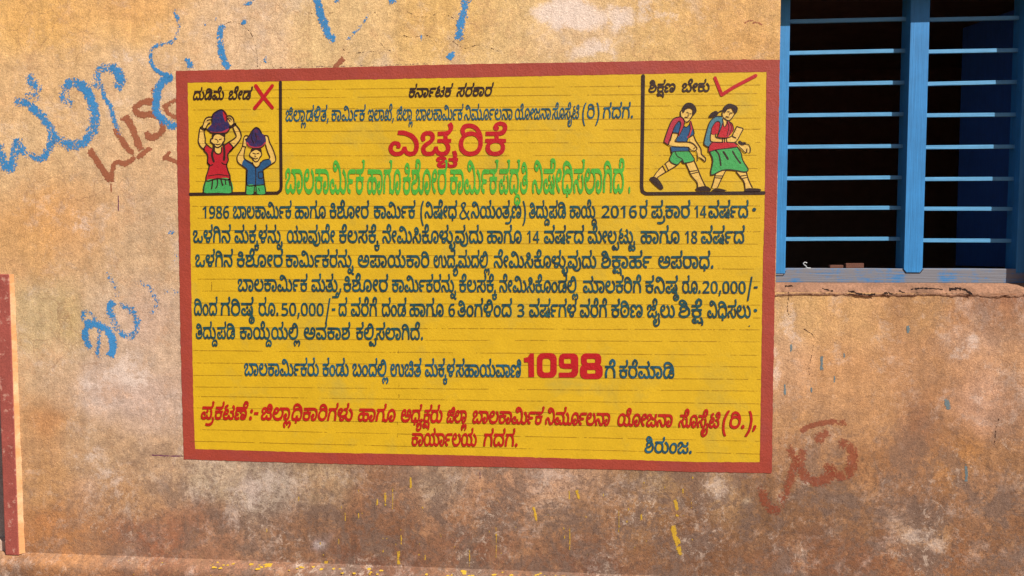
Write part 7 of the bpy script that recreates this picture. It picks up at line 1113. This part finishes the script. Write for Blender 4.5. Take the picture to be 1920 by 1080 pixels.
figure('painted boy in blue shirt and green shorts carrying a load on his head', 7.71, 435, 230, [
 ('bare_arms','skin',[(235,190),(195,190),(170,240),(160,330),(120,420),(80,490),(90,570),(150,620),(230,560),(180,510),(190,400),(215,300)],0),
 ('bare_arms','skin',[(480,185),(525,195),(545,270),(600,390),(635,500),(630,560),(560,610),(545,520),(550,490),(520,420),(490,320)],0),
 ('load','navy',[(205,250),(255,185),(300,110),(350,72),(400,90),(430,150),(480,190),(495,270),(470,320),(420,360),(330,370),(250,350),(215,310)],0),
 ('basin_rim','bagred',[(222,290),(262,342),(340,362),(430,348),(485,290)],20),
 ('face','skin',[(285,400),(262,450),(272,490),(300,512),(320,550),(350,566),(385,550),(410,502),(432,470),(425,410),(350,385)],0),
 ('neck','skin',[(310,550),(320,620),(360,645),(400,610),(405,540),(350,566)],0),
 ('blue_shirt','blue',[(185,530),(150,615),(215,670),(230,700),(222,900),(345,903),(462,897),(450,690),(570,600),(540,525),(460,540),(418,572),(400,622),(360,647),(318,620),(298,580)],0),
 ('green_shorts','skirt',[(215,908),(205,1025),(318,1025),(335,905)],0),('green_shorts','skirt',[(352,908),(360,1025),(490,1025),(480,903)],0),
 ('hair','black',[(275,430),(282,380),(330,368),(420,370),(432,440),(400,415),(350,392),(300,418)],0)],
 [(12,[(205,250),(255,185),(300,110),(350,70),(400,90),(432,150)]),(8,[(215,310),(250,350),(330,372),(420,362),(475,320)]),(7,[(300,140),(290,220),(320,290)]),(7,[(340,150),(360,220),(345,290)]),
 (12,[(275,430),(260,460),(270,490),(300,510),(320,550),(350,566),(385,550),(410,500),(435,470),(430,430)]),(8,[(308,440),(338,448)]),(8,[(365,446),(395,440)]),(7,[(345,450),(335,485),(350,490)]),(9,[(318,512),(345,524),(378,512)]),
 (12,[(235,190),(195,190),(172,240),(160,330),(120,420),(80,490),(90,570),(150,620),(215,668)]),(12,[(200,350),(185,430),(180,510),(230,555),(295,592)]),(9,[(158,338),(210,352)]),(7,[(195,240),(220,235)]),
 (12,[(480,185),(525,195),(545,270),(600,390),(635,500),(630,560),(560,610),(455,682)]),(12,[(490,320),(520,420),(550,490),(543,525)]),(11,[(425,575),(465,540),(540,528)]),
 (14,[(298,580),(320,620),(360,648),(400,620),(416,575)]),(10,[(345,650),(350,780),(345,900)]),(8,[(390,715),(450,715),(452,795),(390,797),(388,715)]),
 (12,[(228,690),(222,900),(345,905),(465,897)]),(14,[(215,680),(212,860),(203,1030)]),(14,[(455,700),(472,860),(497,1022)]),(11,[(335,910),(322,1024)]),(11,[(352,910),(358,1024)]),(9,[(390,950),(403,985)])])
figure('painted boy walking with a red school bag, blue shirt and green shorts', 5.683, 1210, 180, [
 ('face','skin',[(400,150),(378,170),(380,220),(402,240),(425,275),(460,268),(490,230),(508,190),(480,130),(430,130)],0),
 ('arm','skin',[(290,395),(270,440),(250,520),(330,540),(450,545),(480,570),(520,585),(545,565),(500,502),(440,490),(320,485),(350,400)],0),
 ('arm','skin',[(515,420),(540,480),(590,560),(600,620),(640,660),(632,695),(590,665),(560,640),(548,590),(470,480)],0),
 ('leg','skin',[(250,690),(190,740),(130,800),(90,860),(125,882),(200,820),(270,780),(335,740)],0),('leg','skin',[(430,715),(460,780),(490,850),(550,920),(555,975),(640,962),(600,880),(560,780),(520,690)],0),
 ('blue_shirt','blue',[(320,310),(345,280),(375,292),(362,345),(350,392),(290,388)],0),
 ('blue_shirt','blue',[(415,322),(440,332),(482,300),(517,380),(515,412),(450,460),(440,492),(335,482),(350,430),(385,380)],0),
 ('blue_shirt','blue',[(270,545),(280,602),(330,590),(462,587),(458,545),(360,540)],0),
 ('red_school_bag','bagred',[(370,222),(310,237),(268,290),(203,470),(207,497),(245,522),(267,478),(290,380),(320,312),(358,267),(378,290),(370,340),(345,430),(362,418),(408,320),(415,270),(400,237)],0),
 ('bag_strap','bagred',[(482,275),(492,330),(480,380),(455,440)],22),
 ('green_shorts','skirt',[(285,610),(260,690),(335,732),(385,690),(410,717),(520,687),(490,622),(465,590),(320,592)],0),
 ('shoe','black',[(45,890),(85,860),(140,888),(190,970),(178,995),(140,985)],0),('shoe','black',[(545,978),(640,960),(690,985),(690,1010),(550,1010)],0),
 ('sock','yellow',[(195,738),(225,795)],16),
 ('hair','black',[(395,165),(395,120),(435,78),(490,75),(530,110),(545,160),(520,202),(500,190),(502,150),(470,130),(430,145),(408,180)],0)],
 [(9,[(395,150),(375,168),(378,220),(400,237),(425,276),(460,270),(490,230),(510,195)]),(6,[(440,172),(457,178)]),(6,[(472,186),(488,190)]),(5,[(462,185),(455,208),(466,212)]),(7,[(420,226),(450,226)]),
 (8,[(370,222),(310,237),(268,290),(203,470),(207,497),(245,522)]),(7,[(267,478),(290,380),(320,312),(358,267),(378,290),(370,340),(345,430)]),(7,[(400,237),(415,270),(408,325),(362,420)]),
 (7,[(482,270),(500,320),(517,380),(515,412),(465,440),(440,492)]),(6,[(470,300),(478,350),(455,430)]),(6,[(415,325),(440,332),(475,295)]),
 (8,[(290,390),(270,440),(248,522),(330,541),(450,546),(480,572),(520,586),(547,570),(545,545),(500,502),(440,490),(320,485),(340,440),(350,400),(290,392)]),(6,[(515,560),(530,550)]),
 (8,[(515,420),(540,480),(590,560),(600,620),(640,660),(636,700),(605,672),(572,655)]),(7,[(545,590),(556,640),(555,690)]),
 (8,[(268,545),(278,608)]),(8,[(280,602),(330,590),(465,588)]),(8,[(460,545),(466,590)]),
 (9,[(285,610),(258,690),(335,734),(385,690),(410,717),(522,687),(490,622),(465,590)]),(8,[(320,600),(340,642),(390,672),(408,712)]),
 (8,[(250,690),(190,740),(130,800),(88,862)]),(8,[(335,740),(270,780),(200,820),(140,860),(122,884)]),(7,[(183,745),(215,802)]),(7,[(215,728),(246,793)]),
 (8,[(430,715),(460,780),(490,850),(550,920),(556,975)]),(8,[(520,690),(560,780),(600,880),(640,962)]),(6,[(470,805),(552,792)]),(6,[(482,830),(562,812)])])
figure('painted girl walking with a teal school bag, red blouse and green skirt, reading a book', 5.685, 1310, 180, [
 ('face','skin',[(262,165),(250,185),(256,222),(290,252),(320,262),(352,240),(382,190),(360,140),(310,130)],0),
 ('neck','skin',[(265,235),(260,300),(272,328),(297,310),(305,262)],0),
 ('arm','skin',[(125,410),(128,480),(180,492),(250,495),(330,490),(380,495),(412,468),(400,440),(350,430),(250,455),(185,440),(180,405)],0),
 ('arm','skin',[(400,490),(430,530),(470,575),(510,602),(548,600),(545,550),(500,515),(440,485)],0),
 ('leg','skin',[(180,830),(160,910),(138,980),(205,972),(240,890),(285,800)],0),('leg','skin',[(400,808),(450,870),(485,920),(495,992),(570,978),(530,890),(508,815)],0),
 ('book','skin',[(405,325),(440,338),(472,350),(445,408),(415,465),(388,445),(360,425),(384,374)],0),
 ('teal_school_bag','bagteal',[(245,220),(190,218),(130,260),(95,340),(58,490),(65,522),(105,547),(130,500),(120,420),(140,340),(180,280),(215,275),(228,310),(205,412),(242,330),(257,280)],0),
 ('red_blouse','shirt_red',[(150,320),(190,270),(215,280),(220,320),(200,402),(133,405)],0),
 ('red_blouse','shirt_red',[(248,290),(272,332),(310,268),(355,300),(366,370),(330,420),(300,442),(200,430),(238,340)],0),
 ('red_blouse','shirt_red',[(150,490),(110,540),(103,592),(200,572),(340,557),(412,545),(390,510),(330,495)],0),
 ('green_skirt','skirt',[(118,600),(150,690),(130,842),(250,792),(370,790),(490,812),(526,780),(470,690),(450,610),(410,547),(340,557),(200,572)],0),
 ('bag_strap','bagred',[(312,272),(335,330),(312,420)],20),
 ('shoe','black',[(145,1000),(210,985),(300,1010),(160,1014)],0),('shoe','black',[(498,990),(560,983),(650,990),(650,1016),(503,1016)],0),
 ('ponytail','black',[(108,218),(130,185),(180,158),(206,180),(190,215),(120,230)],0),
 ('hair','black',[(262,160),(265,120),(310,85),(360,88),(412,120),(412,160),(395,187),(370,170),(350,132),(310,140),(280,180)],0)],
 [(8,[(262,160),(250,182),(255,222),(290,252),(322,263),(352,240),(384,190)]),(6,[(308,164),(325,170)]),(6,[(343,180),(358,182)]),(5,[(335,175),(330,200)]),(7,[(290,218),(320,225)]),(10,[(205,180),(225,165),(252,156)]),
 (8,[(245,220),(190,218),(130,260),(95,340),(58,490),(65,522),(105,547)]),(7,[(133,405),(140,340),(180,280),(215,275),(228,310),(205,412)]),(7,[(255,245),(262,300),(272,330),(297,308),(305,262)]),(7,[(255,290),(235,350),(200,428)]),
 (7,[(310,268),(355,295),(370,350),(362,380)]),(6,[(300,275),(322,330),(300,425)]),(6,[(325,280),(348,335),(325,415)]),
 (8,[(133,405),(125,420),(128,482),(180,493),(250,497)]),(8,[(180,405),(185,440),(250,455),(310,445),(350,430)]),(8,[(300,492),(380,496),(412,468)]),(7,[(255,452),(253,495)]),(7,[(275,452),(275,497)]),(7,[(295,448),(300,495)]),
 (8,[(405,325),(440,338),(472,350),(445,408),(415,465)]),(8,[(405,325),(384,374),(358,425),(395,445)]),(26,[(435,492),(462,510),(485,505)]),
 (8,[(490,512),(530,520),(550,560),(545,605)]),(8,[(430,540),(465,575),(490,602),(510,598),(512,565)]),
 (8,[(150,490),(108,540),(103,598)]),(9,[(110,598),(200,572),(340,556),(412,545)]),(8,[(385,505),(420,525)]),
 (10,[(118,600),(150,690),(130,842),(250,792),(370,790),(490,812),(526,780),(470,690),(450,610),(412,547)]),
 (14,[(180,580),(215,630),(235,740)]),(18,[(263,598),(290,640),(308,672)]),(14,[(360,590),(400,660),(442,715)]),
 (8,[(180,830),(160,910),(138,975)]),(8,[(285,800),(240,890),(203,972)]),(6,[(185,850),(255,852)]),(6,[(180,870),(250,875)]),
 (8,[(400,808),(450,870),(485,920),(495,992)]),(8,[(510,818),(530,890),(572,978)]),(6,[(450,852),(515,842)]),(6,[(463,880),(520,866)])])

# ------------------------------------------------------------------ graffiti on the bare plaster
CY = M['cyan']
brush_thing('blue_graffiti', [
 ([(24,192),(47,193),(67,207),(87,227),(97,250),(93,277),(80,297),(60,293),(43,280),(34,258)],15,[.55,.8,.85,.72,.72,.72,.75,.62,.55,.5]),
 ([(34,256),(28,287),(17,317),(5,298),(-6,268)],18,[.55,.72,.82,.75,.75]),
 ([(50,143),(58,152),(68,168),(62,182),(50,188)],20,[.55,.7,.55,.45,.4]),
 ([(138,197),(123,187),(122,167),(137,155),(157,163),(170,187),(178,213),(173,247),(157,267),(133,272),(110,262),(97,250)],19,[.62,.5,.5,.78,.95,.88,.75,.7,.75,.62,.58,.62]),
 ([(187,172),(182,143),(197,128),(217,131),(227,150),(218,167)],18,[.5,.52,.62,.78,.85,.75]),
 ([(192,157),(195,180),(207,200),(213,222),(222,243),(226,254)],9,[.5,.8,.85,.8,.5,.4]),
 ], CY, .0005, None, 'looping blue brush letter fading at the far left of the wall', 'graffiti', 'blue brush graffiti')
brush_thing('blue_graffiti', [
 ([(325,18),(333,35),(336,55),(330,70),(322,79),(300,84),(285,92),(283,112),(290,128),(303,137),(320,142)],8,[.55,.5,.4,.35,.6,.6,.6,.65,.85,.95,.9]),
 ([(325,146),(311,149),(298,165),(294,185),(293,203),(301,221),(318,233),(334,238)],14,[.9,1,1,1,.95,.9,.85,.8]),
 ], CY, .00062, None, 'blue brush curl beside the top left corner of the red border', 'graffiti', 'blue brush graffiti')
brush_thing('blue_graffiti', [
 ([(420,46),(415,55),(412,70),(414,88),(417,105),(424,120),(430,130)],12,[.7,.85,.6,.95,.95,.85,.7]),
 ([(350,108),(354,118),(360,130)],11,[.7,.85,.6]),([(459,36),(456,47)],7,.8),([(497,104),(497,122)],8,.6),([(455,12),(470,4),(478,-4)],7,.55),([(405,30),(403,40)],5,.6),([(383,44),(387,46)],6,.6),([(628,-4),(634,6)],9,.6)
 ], CY, .00065, None, 'blue brush dashes and one upright stroke above the left end of the notice', 'graffiti', 'blue brush graffiti')
brush_thing('blue_graffiti', [
 ([(592,-6),(600,22),(610,50),(619,68),(628,78)],14,[.9,.9,.85,.9,.7]),
 ([(697,18),(680,45),(664,62),(648,78)],6,[.45,.45,.45,.35]),([(731,-3),(738,8)],14,.6),
 ([(876,-6),(870,20),(864,48),(860,78)],15,[.8,.75,.75,.85]),([(853,95),(846,104),(841,111)],10,[.5,.9,.8]),([(791,62),(790,78)],3,.5)
 ], CY, .00068, None, 'blue V-shaped brush stroke cut off by the top of the picture', 'graffiti', 'blue brush graffiti')
brush_thing('blue_graffiti', [
 ([(160,579),(157,596),(166,609),(160,621),(162,637),(170,655)],11,[.8,.6,.9,1,.95,.7]),
 ([(164,609),(182,609),(200,618),(211,637),(212,656),(206,670)],14,[.9,.9,.95,1,1,.9]),
 ([(186,615),(186,640),(182,660),(191,675)],8,[.5,.55,.5,.4]),([(165,582),(178,598),(186,610)],8,.5),
 ([(214,564),(206,577),(211,593),(222,618),(237,631),(250,630),(258,612),(255,592),(240,577),(222,570)],13,[.95,.85,.55,.55,.5,.5,.55,.6,.55,.5]),
 ([(199,509),(213,530),(219,557)],9,[.45,.4,.4]),([(253,525),(276,536),(291,557),(291,577),(279,596)],10,[.3,.45,.45,.35,.25]),([(306,544),(334,550)],12,.35),([(315,434),(328,438)],9,.5),([(320,478),(334,488)],12,.4)
 ], CY, .0006, None, 'small blue brush scrawl with a ring low on the wall left of the notice', 'graffiti', 'blue brush graffiti')
brush_thing('brown_graffiti', [
 ([(167,279),(188,311),(208,341)],11,1.1),([(208,342),(211,318),(218,305),(238,306),(254,294)],9,1.0),([(213,240),(232,268),(252,292)],10,[.8,1,1]),
 ([(236,218),(250,245),(266,286)],12,1.1),([(226,226),(244,216)],7,1.0),([(256,298),(270,286),(284,276)],8,1.0),([(266,288),(267,298)],3,.8),
 ([(291,191),(268,192),(254,203),(262,215),(286,214),(304,228),(303,248),(284,258),(273,247)],11,1.05),
 ([(330,186),(316,196),(308,200)],9,.9),([(306,196),(316,212),(334,222)],9,.9),([(280,172),(290,168)],10,.7),
 ([(319,283),(312,292),(306,302)],7,1.0),([(310,294),(322,300),(336,306)],8,1.0),([(208,344),(209,362)],2.5,.9),
 ([(645,108),(636,118),(624,128)],9,[.9,1,1])
 ], M['brown'], .00042, None, 'brown brush letters WISE running under the notice border', 'graffiti')
brush_thing('rust_graffiti', [
 ([(1500,811),(1514,801),(1535,795),(1560,791),(1588,793)],10,[.7,.95,1,1,.6]),([(1528,827),(1540,818),(1553,808)],17,[.75,.85,.75]),
 ([(1508,841),(1499,869),(1511,896),(1535,902),(1557,890),(1550,866)],19,[.6,.8,.85,.85,.8,.6]),
 ([(1552,872),(1567,889),(1588,891),(1599,866),(1596,843),(1573,825)],19,[.6,.75,.8,.85,.85,.7]),
 ([(1476,836),(1490,862),(1486,891),(1474,920),(1462,950)],17,[.65,.8,.75,.65,.5]),([(1426,911),(1435,940),(1449,957),(1462,948)],17,[.6,.8,.8,.5]),([(1387,893),(1394,900)],9,.4),
 ([(1396,44),(1404,39),(1413,38)],3,.8),([(1410,44),(1419,42),(1430,47)],3,.8)
 ], M['rust'], .00045, None, 'faded rust red brush scrawl right of the notice', 'graffiti')
brush_thing('purple_scratch', [([(278,853),(300,854),(322,855),(345,855)],2.2,[.7,.9,.8,.9]),([(462,128),(640,124),(820,119)],1.2,[.3,.5,.4]),([(222,365),(222,396)],2,.8),([(1040-140,880),(900,898)],1.4,.6)], M['purple'], .0004, None, 'thin purple pencil line left of the notice foot', 'mark')
# long hairline cracks
brush_thing('wall_crack', [([(420,46),(432,41),(445,42),(456,48)],1.2,.5),([(456,48),(470,62),(478,82),(482,104),(483,127)],1.1,.45),
 ([(1478,545),(1478,560),(1476,578),(1480,592),(1492,602)],1.6,.55),([(1502,614),(1516,622),(1526,632),(1524,655),(1517,690),(1518,705)],1.5,.45),([(1876,780),(1868,800),(1864,840)],1.8,.4),
 ([(700,20),(715,40),(708,66),(722,90),(745,98)],1.2,.45),([(745,60),(770,70),(800,66),(820,80)],1.2,.45),([(840,70),(870,90),(900,84),(935,96)],1.2,.45),([(560,18),(590,26),(640,22)],1.2,.4),([(760,20),(790,32),(830,26),(860,40)],1.2,.4),([(640,90),(660,100),(700,96),(730,108)],1.2,.4)],
 M['crack'], .00038, None, 'hairline cracks wandering over the plaster', 'crack', part='crack_line')
# drips and splashes
yd = [(770,892,917,6),(722,922,952,5),(736,912,955,2),(707,935,948,3),(672,918,926,3),(647,960,980,2.5),(672,960,974,3),(752,1002,1022,3),(1067,920,937,3),(1202,962,977,4),(1160,955,1000,1.5),(930,985,1050,1.5),(880,1030,1062,2.5),(1068,985,1034,2.2),(640,948,954,2),(792,950,954,3),(1178,952,957,3),(1280,915,925,3),(560,930,940,2),(635,1010,1020,2),(718,1030,1036,3),(797,1040,1050,3),(930,1000,1010,4),(1058,1004,1010,3),(500,990,998,2),(1246,910,918,2)]
dr = [([(x, a), (x + .6, (a + b) / 2), (x, b)], w_ * .68, [.65, .95, .5]) for x, a, b, w_ in yd]
dr += [([(1081,917),(1083,927),(1086,936)],5,1.0),([(1000,949),(1003,962),(1006,977)],4.5,1.0),([(1264,936),(1268,946),(1270,957)],6,1.0),([(1262,984),(1265,1005),(1272,1026),(1276,1042)],8,[1,1,.9,.7]),([(1268,964),(1271,970)],5,.8),([(747,1030),(747,1048),(748,1058)],[4,5][1],[.6,.9,1]),([(1270,1004),(1274,1022)],5,1),([(613,1050),(610,1060)],6,.9)]
for _ in range(38):
    x = random.uniform(600, 1300); y = 890 + 160 * random.random() ** .8; dr.append(([(x, y), (x + .3, y + random.uniform(2, 7))], random.uniform(1, 2.4), random.uniform(.5, .8)))
brush('paint_splashes', dr, M['drip'], .0005, None, 'yellow paint drips run down the wall below the notice', None, None, 'stuff')
bd_ = [(1483,645,660,4),(1540,667,695,5),(1582,662,672,3),(1564,704,717,3),(1471,720,742,4.5),(1521,724,738,3),(1702,610,625,5),(1811,870,905,5)]
dr = [([(x, a), (x + .8, (a + b) / 2), (x, b)], w_, [.75, 1.0, .75]) for x, a, b, w_ in bd_] + [([(1773,747),(1776,757),(1780,768)],8,[.8,1,.8])]
brush('paint_splashes', dr, M['drop_blue'], .0005, None, 'small grey blue paint drips on the wall under the window', None, None, 'stuff')
# splashes caught on top of the plinth
vs = []; fs = []; cov = []
cl = [(450,.6),(487,1),(505,1),(545,.8),(660,.5),(700,.8),(840,.5),(880,1),(890,1),(930,.8),(1015,.8),(1060,1),(1080,1),(1095,1),(1250,.5),(410,.4),(250,.3),(325,.5),(610,.7),(1330,.3)]
for k in range(150):
    if k < 100: cx, s_ = random.choice(cl); px_ = cx + random.gauss(0, 9)
    else: px_ = random.uniform(400, 1330); s_ = .5
    X = P(px_, 1060).x; y_ = -random.uniform(.008, pt - .004) if random.random() < .6 else None
    rr = random.uniform(.0015, .0045) * (.6 + s_)
    b = len(vs); n = 9
    for q in range(n):
        a = 2 * math.pi * q / n; r_ = rr * random.uniform(.6, 1.35)
        if y_ is not None: vs.append((X + 1.6 * r_ * math.cos(a), y_ + r_ * math.sin(a), LEDGE + .0040 - .42 * abs(y_ + r_ * math.sin(a)) + .5 * (noise.noise(Vector((X * 14, LEDGE * 14, 3))) * .005 + .0012)))
        else:
            z0 = LEDGE - .036 - (k % 7) * .004; vs.append((X + .8 * r_ * math.cos(a), -pt - .0055, z0 + 1.8 * r_ * math.sin(a)))
    fs.append(tuple(range(b, b + n))); cov += [1.2] * n
me = mesh('paint_splashes', vs, fs); at = me.attributes.new('cov', 'FLOAT', 'POINT'); at.data.foreach_set('value', cov)
tag(link('paint_splashes', me, M['drip']), 'yellow paint spots splashed along the plinth ledge', None, None, 'stuff')
# black cracks in the mortar under the window
def crack(pts, wd):
    g = []
    p = []
    for a, b in zip(pts, pts[1:]):
        for q in range(5):
            t_ = q / 5; p.append((a[0] + (b[0] - a[0]) * t_, a[1] + (b[1] - a[1]) * t_))
    p.append(pts[-1])
    p = [(x + random.uniform(-1, 1), y + random.uniform(-.9, .9)) for x, y in p]
    out = []
    for i, (a, b) in enumerate(zip(p, p[1:])):
        r_ = wd * .68 * random.uniform(.4, 1.4)
        out.append(cw(to_wall([(a[0], a[1] - r_), (b[0] + .4, b[1] - r_ * random.uniform(.5, 1.3)), (b[0] + .4, b[1] + r_), (a[0], a[1] + r_ * random.uniform(.3, 1.2))])))
    return out
ck = [crack([(1588,545),(1600,548),(1612,551),(1626,553),(1640,552)],3), crack([(1655,550),(1664,549),(1672,551)],2.6), crack([(1684,546),(1694,548)],2),
      crack([(1706,543),(1724,540),(1745,541),(1765,542)],2.0), crack([(1778,543),(1794,541),(1808,543),(1814,549),(1822,553)],4), crack([(1470,537),(1486,536)],2.4), crack([(1540,541),(1560,546)],1.6), crack([(1712,552),(1718,548)],1.6)]
M['ck'] = simple_mat('crack_shadow', (44, 26, 20))
for c_ in ck: paint('mortar_crack', [c_], M['ck'], .0075, house)
